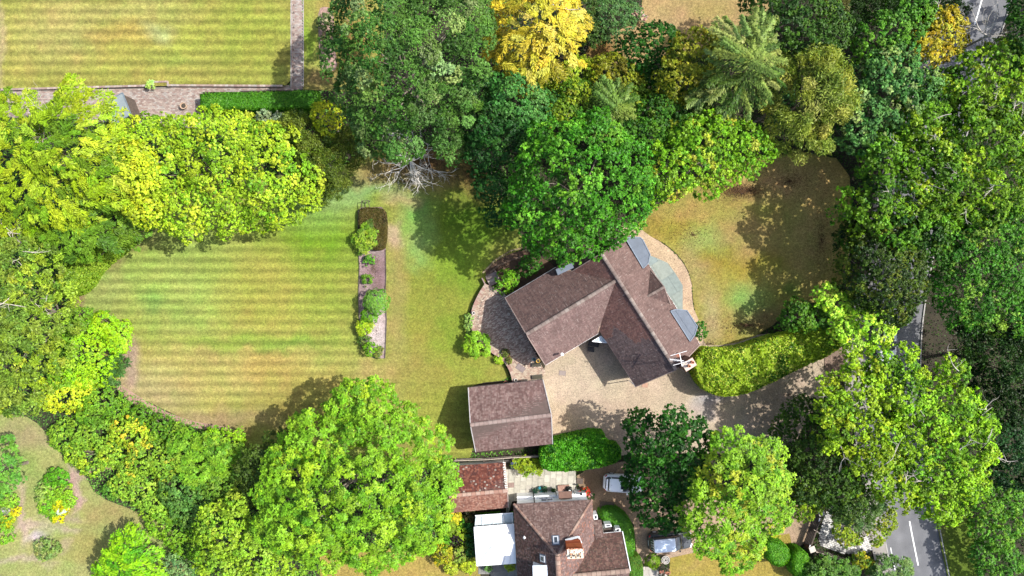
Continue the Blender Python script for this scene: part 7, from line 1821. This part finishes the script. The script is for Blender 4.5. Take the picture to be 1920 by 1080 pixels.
for i in range(3):
    a = at(*fq[i], 1.2); b = at(*fq[i + 1], 1.2)
    m_ = MB(); m_.beam((a[0], a[1], 1.28), (b[0], b[1], 1.28), .07, .06); m_.build('rail', M['pale_wood'], fl)
    for k in range(8):
        t = (k + .5) / 8; p = a + (b - a) * t; m_ = MB(); m_.box(p[0], p[1], .62, .17, .025, 1.2, math.atan2(b[1] - a[1], b[0] - a[0])); m_.build('board', M['wood'], fl)

def bench(label, px, py, ang, L=1.4, mat='wood'):
    c0 = at(px, py, .5); r_ = thing('bench', label, 'bench', (c0[0], c0[1], 0)); ca, sa = math.cos(ang), math.sin(ang)
    w = lambda x, y, z: (c0[0] + x * ca - y * sa, c0[1] + x * sa + y * ca, z)
    for k in range(5):
        m_ = MB(); y = -.22 + k * .105; m_.beam(w(-L / 2, y, .45), w(L / 2, y, .45), .085, .03); m_.build('seat_slat', M[mat], r_)
    for k in range(3):
        m_ = MB(); m_.beam(w(-L / 2, .27 + k * .02, .58 + k * .13), w(L / 2, .27 + k * .02, .58 + k * .13), .03, .09); m_.build('back_slat', M[mat], r_)
    for sx in (-1, 1):
        for y, h_ in ((-.22, .62), (.26, .92)):
            m_ = MB(); m_.beam(w(sx * (L / 2 - .05), y, 0), w(sx * (L / 2 - .05), y, h_), .06, .06); m_.build('leg', M[mat], r_)
        m_ = MB(); m_.beam(w(sx * (L / 2 - .05), -.26, .64), w(sx * (L / 2 - .05), .28, .64), .07, .04); m_.build('arm_rest', M[mat], r_)
    return r_
bench('dark wooden garden bench on the gravel beside the L shaped hedge', 1138, 946, math.radians(178), 1.5)
bench('black slatted bench in the shaded corner between the two roofs', 1113, 645, math.radians(-10), 1.1, 'black')
# low table before the bench
c0 = at(1108, 655, .4); r_ = thing('low_table', 'small black slatted table in front of the black bench', 'table', (c0[0], c0[1], 0))
for k in range(4):
    m_ = MB(); m_.box(c0[0], c0[1] + (k - 1.5) * .13, .42, .7, .11, .03, math.radians(-10)); m_.build('slat', M['black'], r_)
for sx in (-1, 1):
    for sy in (-1, 1):
        m_ = MB(); m_.box(c0[0] + sx * .28, c0[1] + sy * .2, .2, .05, .05, .4, 0); m_.build('leg', M['black'], r_)
def pot(label, px, py, r, h, mat, z=0, soil=True, plant_=None, name='plant_pot', cat='pot'):
    p = at(px, py, z + h); r_ = thing(name, label, cat, (p[0], p[1], z)); m_ = MB()
    m_.lathe(p[0], p[1], [(r * .7, z), (r * .95, z + h * .85), (r * 1.08, z + h * .86), (r * 1.08, z + h), (r * .9, z + h), (r * .88, z + h * .82)], 18); m_.build('pot', mat, r_, smooth=False)
    m_ = MB(); m_.lathe(p[0], p[1], [(r * .86, z + h * .80), (r * .5, z + h * .86), (.01, z + h * .88)], 14, (.05, .04, .03)); m_.build('soil', M['col'], r_, colors=True)
    return r_, p
r_, p = pot('round terracotta pot of dark compost standing alone on the brick terrace', 343, 198, .32, .5, plain('tan pot', (.36, .25, .17), .8), z=.065)
M['cream'] = plain('cream glazed pot', (.62, .58, .52), .5)
r_, p = pot('round planter with a pale rim and concentric rings at the lawn corner', 1248, 1050, .42, .55, plain('dark barrel', (.10, .07, .05), .8))
for k, rr_ in enumerate((.40, .26, .14)):
    m_ = MB(); n = 20; m_.tube([(p[0] + rr_ * math.cos(6.2832 * i / n), p[1] + rr_ * math.sin(6.2832 * i / n), .56 + .02 * k) for i in range(n + 1)], .03, 5, cap=False); m_.build('hoop', M['cream'], r_)
pot('small white lidded pot on the left rim of the patio wall', 888, 587, .16, .22, M['cream'], z=TZ + .12)
M['teal'] = plain('teal glaze', (.02, .18, .22), .4); M['ochre'] = plain('ochre glaze', (.55, .33, .04), .5)
r1, p1 = pot('teal blue pot on the patio beside the yellow one', 1001.5, 674, .17, .3, M['teal'], z=TZ); 
r2, p2_ = pot('ochre yellow pot at the corner of the bungalow', 1009, 677, .19, .3, M['ochre'], z=TZ)
for lb, x, y, r_c in (('tiny brown pot inside the lower patio wall', 953, 667, .14), ('second tiny brown pot below the first inside the lower patio wall', 957.5, 674, .13)):
    pot(lb, x, y, r_c, .22, M['terracotta'], z=TZ)
pot('round dark pot on the lawn edge at the top wall of the garage', 948, 718, .2, .3, M['terracotta'])
pot('cream ball finial pot at the foot of the patio wall', 967, 713, .17, .3, M['cream'], z=TZ)
# dark troughs
for lb, x, y, w_, d_, a_ in (('dark rectangular trough against the top of the garage', 1007.5, 707, 1.05, .45, .1), ('shaded stone step under the teal and yellow pots', 1006, 684, .95, .42, .05)):
    c = at(x, y, TZ + .2); m_ = MB(); m_.box(c[0], c[1], TZ + .12, w_, d_, .24, a_, (.08, .075, .06)); m_.box(c[0], c[1], TZ + .255, w_ * .86, d_ * .8, .02, a_, (.05, .045, .03)); tag(m_.build('planter' if 'trough' in lb else 'step', M['col'], colors=True), lb, 'planter' if 'trough' in lb else 'step')
# covers and flat slabs
def cover_plate(label, px, py, w_, d_, a_, c_, z=.02, name='drain_cover', n=1):
    c = at(px, py, z); r_ = thing(name, label, 'cover', (c[0], c[1], 0)); ca, sa = math.cos(a_), math.sin(a_)
    m_ = MB(); m_.box(c[0], c[1], z, w_, d_, .05, a_, tuple(x * .8 for x in c_)); m_.build('frame', M['col'], r_, colors=True)
    for i in range(2):
        o_ = (i - .5) * w_ * .45; m_ = MB(); m_.box(c[0] + o_ * ca, c[1] + o_ * sa, z + .03, w_ * .42, d_ * .86, .02, a_, c_); m_.build('plate', M['col'], r_, colors=True)
    return r_
cover_plate('grey rectangular drain cover on the pale gravel left of the notch', 1054.5, 699.5, .72, .5, -.1, (.22, .18, .16))
cover_plate('reddish square drain cover at the lower tip of the bungalow roof', 1209, 722, .62, .48, -.1, (.33, .20, .14))
cover_plate('brick coloured drain cover in the pale yard slabs', 958.5, 909.5, .62, .52, .05, (.20, .14, .12), z=.075)
cover_plate('dark square cover at the right end of the yard', 1087, 902, .7, .6, -.1, (.10, .075, .06), z=.03)
cover_plate('brown doormat before the white cottage door', 1052.5, 912.5, .62, .42, .05, (.05, .03, .025), z=.09, name='doormat')
cover_plate('diamond shaped grey slab set in the lower patio', 976, 690, .95, .6, -.62, (.20, .16, .15), z=TZ + .005, name='paving_panel')
# bins
bx = at(963, 872, .9); r_ = thing('wheelie_bin', 'dark navy blue bin beside the outbuilding', 'bin', (bx[0], bx[1], 0))
m_ = MB(); m_.loft([[(bx[0] + x * s, bx[1] + y * s, z) for x, y in ((-.28, -.3), (.28, -.3), (.28, .3), (-.28, .3))] for z, s in ((.05, .8), (.95, 1.0))]); M['navy'] = plain('navy plastic', (.02, .03, .075), .4); m_.build('body', M['navy'], r_)
m_ = MB(); m_.loft([[(bx[0] + x * s, bx[1] + y * s, z) for x, y in ((-.3, -.34), (.3, -.34), (.3, .34), (-.3, .34))] for z, s in ((.96, 1.0), (1.03, .96), (1.07, .6))]); m_.build('lid', M['navy'], r_)
m_ = MB(); m_.tube([(bx[0] - .25, bx[1] - .36, .9), (bx[0] + .25, bx[1] - .36, .9)], .025, 6); m_.build('handle', M['navy'], r_)
for s_ in (-1, 1):
    m_ = MB(); m_.tube([(bx[0] + s_ * .3, bx[1] - .25, .1), (bx[0] + s_ * .24, bx[1] - .25, .1)], .1, 10); m_.build('wheel', M['black'], r_)
bx = at(972, 873, .5); r_ = thing('rubbish_bag', 'slumped dark plastic bag right of the navy bin', 'bag', (bx[0], bx[1], 0)); m_ = MB(); rng = np.random.default_rng(4)
m_.loft([[(bx[0] + r0 * math.cos(t * .5236) * (1 + .12 * math.sin(t * 2.3 + z * 9)), bx[1] + r0 * math.sin(t * .5236) * (1 + .12 * math.cos(t * 1.7)), z) for t in range(12)] for r0, z in ((.2, 0), (.3, .12), (.3, .3), (.18, .46), (.05, .52), (.08, .6))]); m_.build('bag', M['navy'], r_, smooth=True)
# yard things
M['turq'] = plain('turquoise plastic', (.03, .40, .28), .35)
c = at(1018, 925, .3); r_ = thing('bowl', 'turquoise plastic bowl against the white cottage wall', 'bowl', (c[0], c[1], 0)); m_ = MB(); m_.lathe(c[0], c[1], [(.14, .08), (.28, .26), (.3, .27), (.26, .24), (.1, .12)], 16); m_.build('bowl', M['turq'], r_)
c = at(1012, 916, .5); r_ = thing('watering_can', 'dark teal watering can in the yard beside the black drainpipe', 'watering can', (c[0], c[1], .07))
m_ = MB(); m_.lathe(c[0], c[1], [(.15, .07), (.15, .38), (.10, .42)], 12); m_.build('body', M['teal'], r_); m_ = MB(); m_.tube([(c[0] + .1, c[1], .15), (c[0] + .38, c[1] + .05, .45)], [.03, .02], 6); m_.build('spout', M['teal'], r_)
m_ = MB(); m_.lathe(c[0] + .39, c[1] + .055, [(.02, .44), (.06, .48), (.06, .49)], 8); m_.build('rose', M['teal'], r_); m_ = MB(); m_.tube([(c[0] - .14, c[1], .2), (c[0] - .26, c[1], .33), (c[0] - .1, c[1], .46), (c[0] + .1, c[1], .42)], .018, 5); m_.build('handle', M['teal'], r_)
for lb, x, y, cols_, pr in (('dark pot with a trailing plant left of the turquoise bowl', 1004, 921, [(50, 90, 60), (40, 70, 60)], 4), ('leafy green pot plant right of the turquoise bowl', 1021, 917, [(70, 110, 70), (100, 130, 100)], 4), ('small dark fern in a pot below the window', 1038, 919, [(60, 100, 40), (90, 120, 50)], 3), ('grey black pot with dark leaves right of the doormat', 1067, 917, [(40, 44, 44), (60, 60, 54)], 4)):
    r_, p = pot(lb, x, y, .14, .28, M['black'], z=.07)
    rng = np.random.default_rng(int(x)); dta, cl, cen_ = crown_data([(p[0], p[1], .62, pr / PPM, .2)], 'bold', cols_, rng, over=dict(cs=.1, L=.12, W=.05))
    leaf_mesh('foliage', *dta, r_, off=(p[0], p[1], .07))
for lb, x, y, cols_ in (('pot of scarlet red flowers at the corner of the white cottage wall', 1096, 920, [(226, 70, 40), (200, 40, 30), (60, 110, 50)]), ('pot of small pink and white flowers below the scarlet one', 1104, 930, [(60, 100, 44), (226, 170, 170), (50, 90, 40)])):
    r_, p = pot(lb, x, y, .24, .4, M['terracotta'], z=.0)
    rng = np.random.default_rng(int(x)); dta, cl, cen_ = crown_data([(p[0], p[1], 1.05, .42, .4)], 'shrub', cols_, rng, over=dict(cs=.16, L=.12, W=.09))
    leaf_mesh('foliage', *dta, r_, off=(p[0], p[1], 0))
c = at(1068, 921, .9); r_ = thing('garden_ornament', 'small white ornament on a post right of the porch', 'ornament', (c[0], c[1], 0)); m_ = MB(); m_.lathe(c[0], c[1], [(.07, 0), (.05, .7), (.12, .75), (.14, .95), (.05, 1.1)], 10); m_.build('figure', M['white'], r_)
c = at(1080, 911, .6); r_ = thing('boot_scraper', 'small black boot stand at the right end of the yard', 'stand', (c[0], c[1], .07)); m_ = MB(); m_.beam((c[0] - .12, c[1], .3), (c[0] + .18, c[1] + .1, .34), .12, .04); m_.build('plate', M['black'], r_); m_ = MB(); m_.tube([(c[0], c[1], .07), (c[0], c[1], .3)], .03, 6); m_.build('post', M['black'], r_)
# rose bush at the bottom
tree('shrub', 'dark leaved shrub with pink flowers at the bottom edge of the slabs', 'shrub', [(1241, 1068, 8, .9), (1246, 1076, 8, .9)], 'shrub', [(90, 84, 76), (60, 60, 50), (214, 150, 140)], trunk=False, over=dict(cs=.2, L=.13, W=.08))
# stack of gardening frames (arch) at the top of the long bed
r_ = thing('garden_arch', 'small dark rustic frame standing at the top of the long bed', 'garden frame', at(686, 383))
pts = [(679, 391), (678, 377), (691, 376), (693, 389)]
for i in range(3):
    a = at(*pts[i], .8); b = at(*pts[i + 1], .8); m_ = MB(); m_.tube([tuple(a), tuple(b)], .03, 5); m_.build('bar', M['wood'], r_)
for q in pts + [(685, 379), (685, 388)]:
    a = at(*q, .8); m_ = MB(); m_.tube([(a[0], a[1], 0), tuple(a)], .03, 5); m_.build('leg', M['wood'], r_)
a = at(685, 378, .8); b = at(685, 389, .8); m_ = MB(); m_.tube([tuple(a), tuple(b)], .03, 5); m_.build('bar', M['wood'], r_)
# fallen leaves under trees on the right lawn and by the dead tree
def litter(name, label, spots, cols_, n, L=.09):
    rng = np.random.default_rng(n); Ps = []
    for px, py, rx, ry, k in spots:
        a = rng.uniform(0, 6.28, k); q = np.abs(rng.normal(0, .55, k)); x = px + np.cos(a) * q * rx; y = py + np.sin(a) * q * ry
        Ps.append(np.column_stack([(x - 960) / PPM, (540 - y) / PPM, rng.uniform(.03, .07, k)]))
    P = np.concatenate(Ps); n = len(P); C = np.array([alb(*cols_[i]) for i in rng.integers(0, len(cols_), n)]) * rng.uniform(.6, 1.3, (n, 1))
    o = leaf_mesh(name, P, np.array([0, 0, 1.0]) + rdir(rng, n) * .5, rdir(rng, n), L * rng.uniform(.7, 1.5, n), L * .6, C, None, kind='stuff'); tag(o, label)
litter('fallen_leaves', 'brown fallen leaves scattered on the lawns under the trees', [(1390, 358, 50, 16, 2200), (1480, 340, 110, 50, 1400), (1540, 450, 30, 120, 900), (800, 310, 110, 40, 2200), (900, 330, 60, 50, 900), (1300, 440, 90, 60, 500), (1400, 610, 90, 20, 900), (760, 340, 80, 20, 400)], [(96, 66, 40), (130, 92, 56), (70, 50, 32), (170, 130, 80)], 55)
litter('twigs', 'small twigs and bark bits on the drive and the planting beds', [(1480, 740, 70, 40, 400), (1330, 700, 40, 60, 300), (1050, 830, 60, 20, 300), (700, 500, 24, 50, 900), (705, 620, 14, 40, 200), (1330, 645, 30, 10, 200)], [(80, 60, 44), (120, 96, 76), (190, 160, 130)], 56, L=.08)
# stones along the shrub border of the striped lawn
mul = at2(smooth_poly([(214, 712), (240, 730), (300, 768), (360, 790), (425, 800), (440, 806), (360, 804), (290, 778), (225, 742)], 1), .0)
sheet('mulch_strip', mul, .024, lambda X, Y: np.tile(alb(190, 156, 136), (len(X), 1)) * (.8 + .4 * fbm(X * 2, Y * 2))[:, None], M['soil'], res=.4)
mul2 = at2(smooth_poly([(196, 858), (216, 864), (236, 866), (226, 876), (190, 884), (160, 892), (164, 882)], 1), .0)
sheet('path', mul2, .026, lambda X, Y: np.tile(alb(198, 168, 130), (len(X), 1)), M['soil'], res=.4)
print('objects', len(bpy.data.objects), 'leaf triangles', NTRI[0])
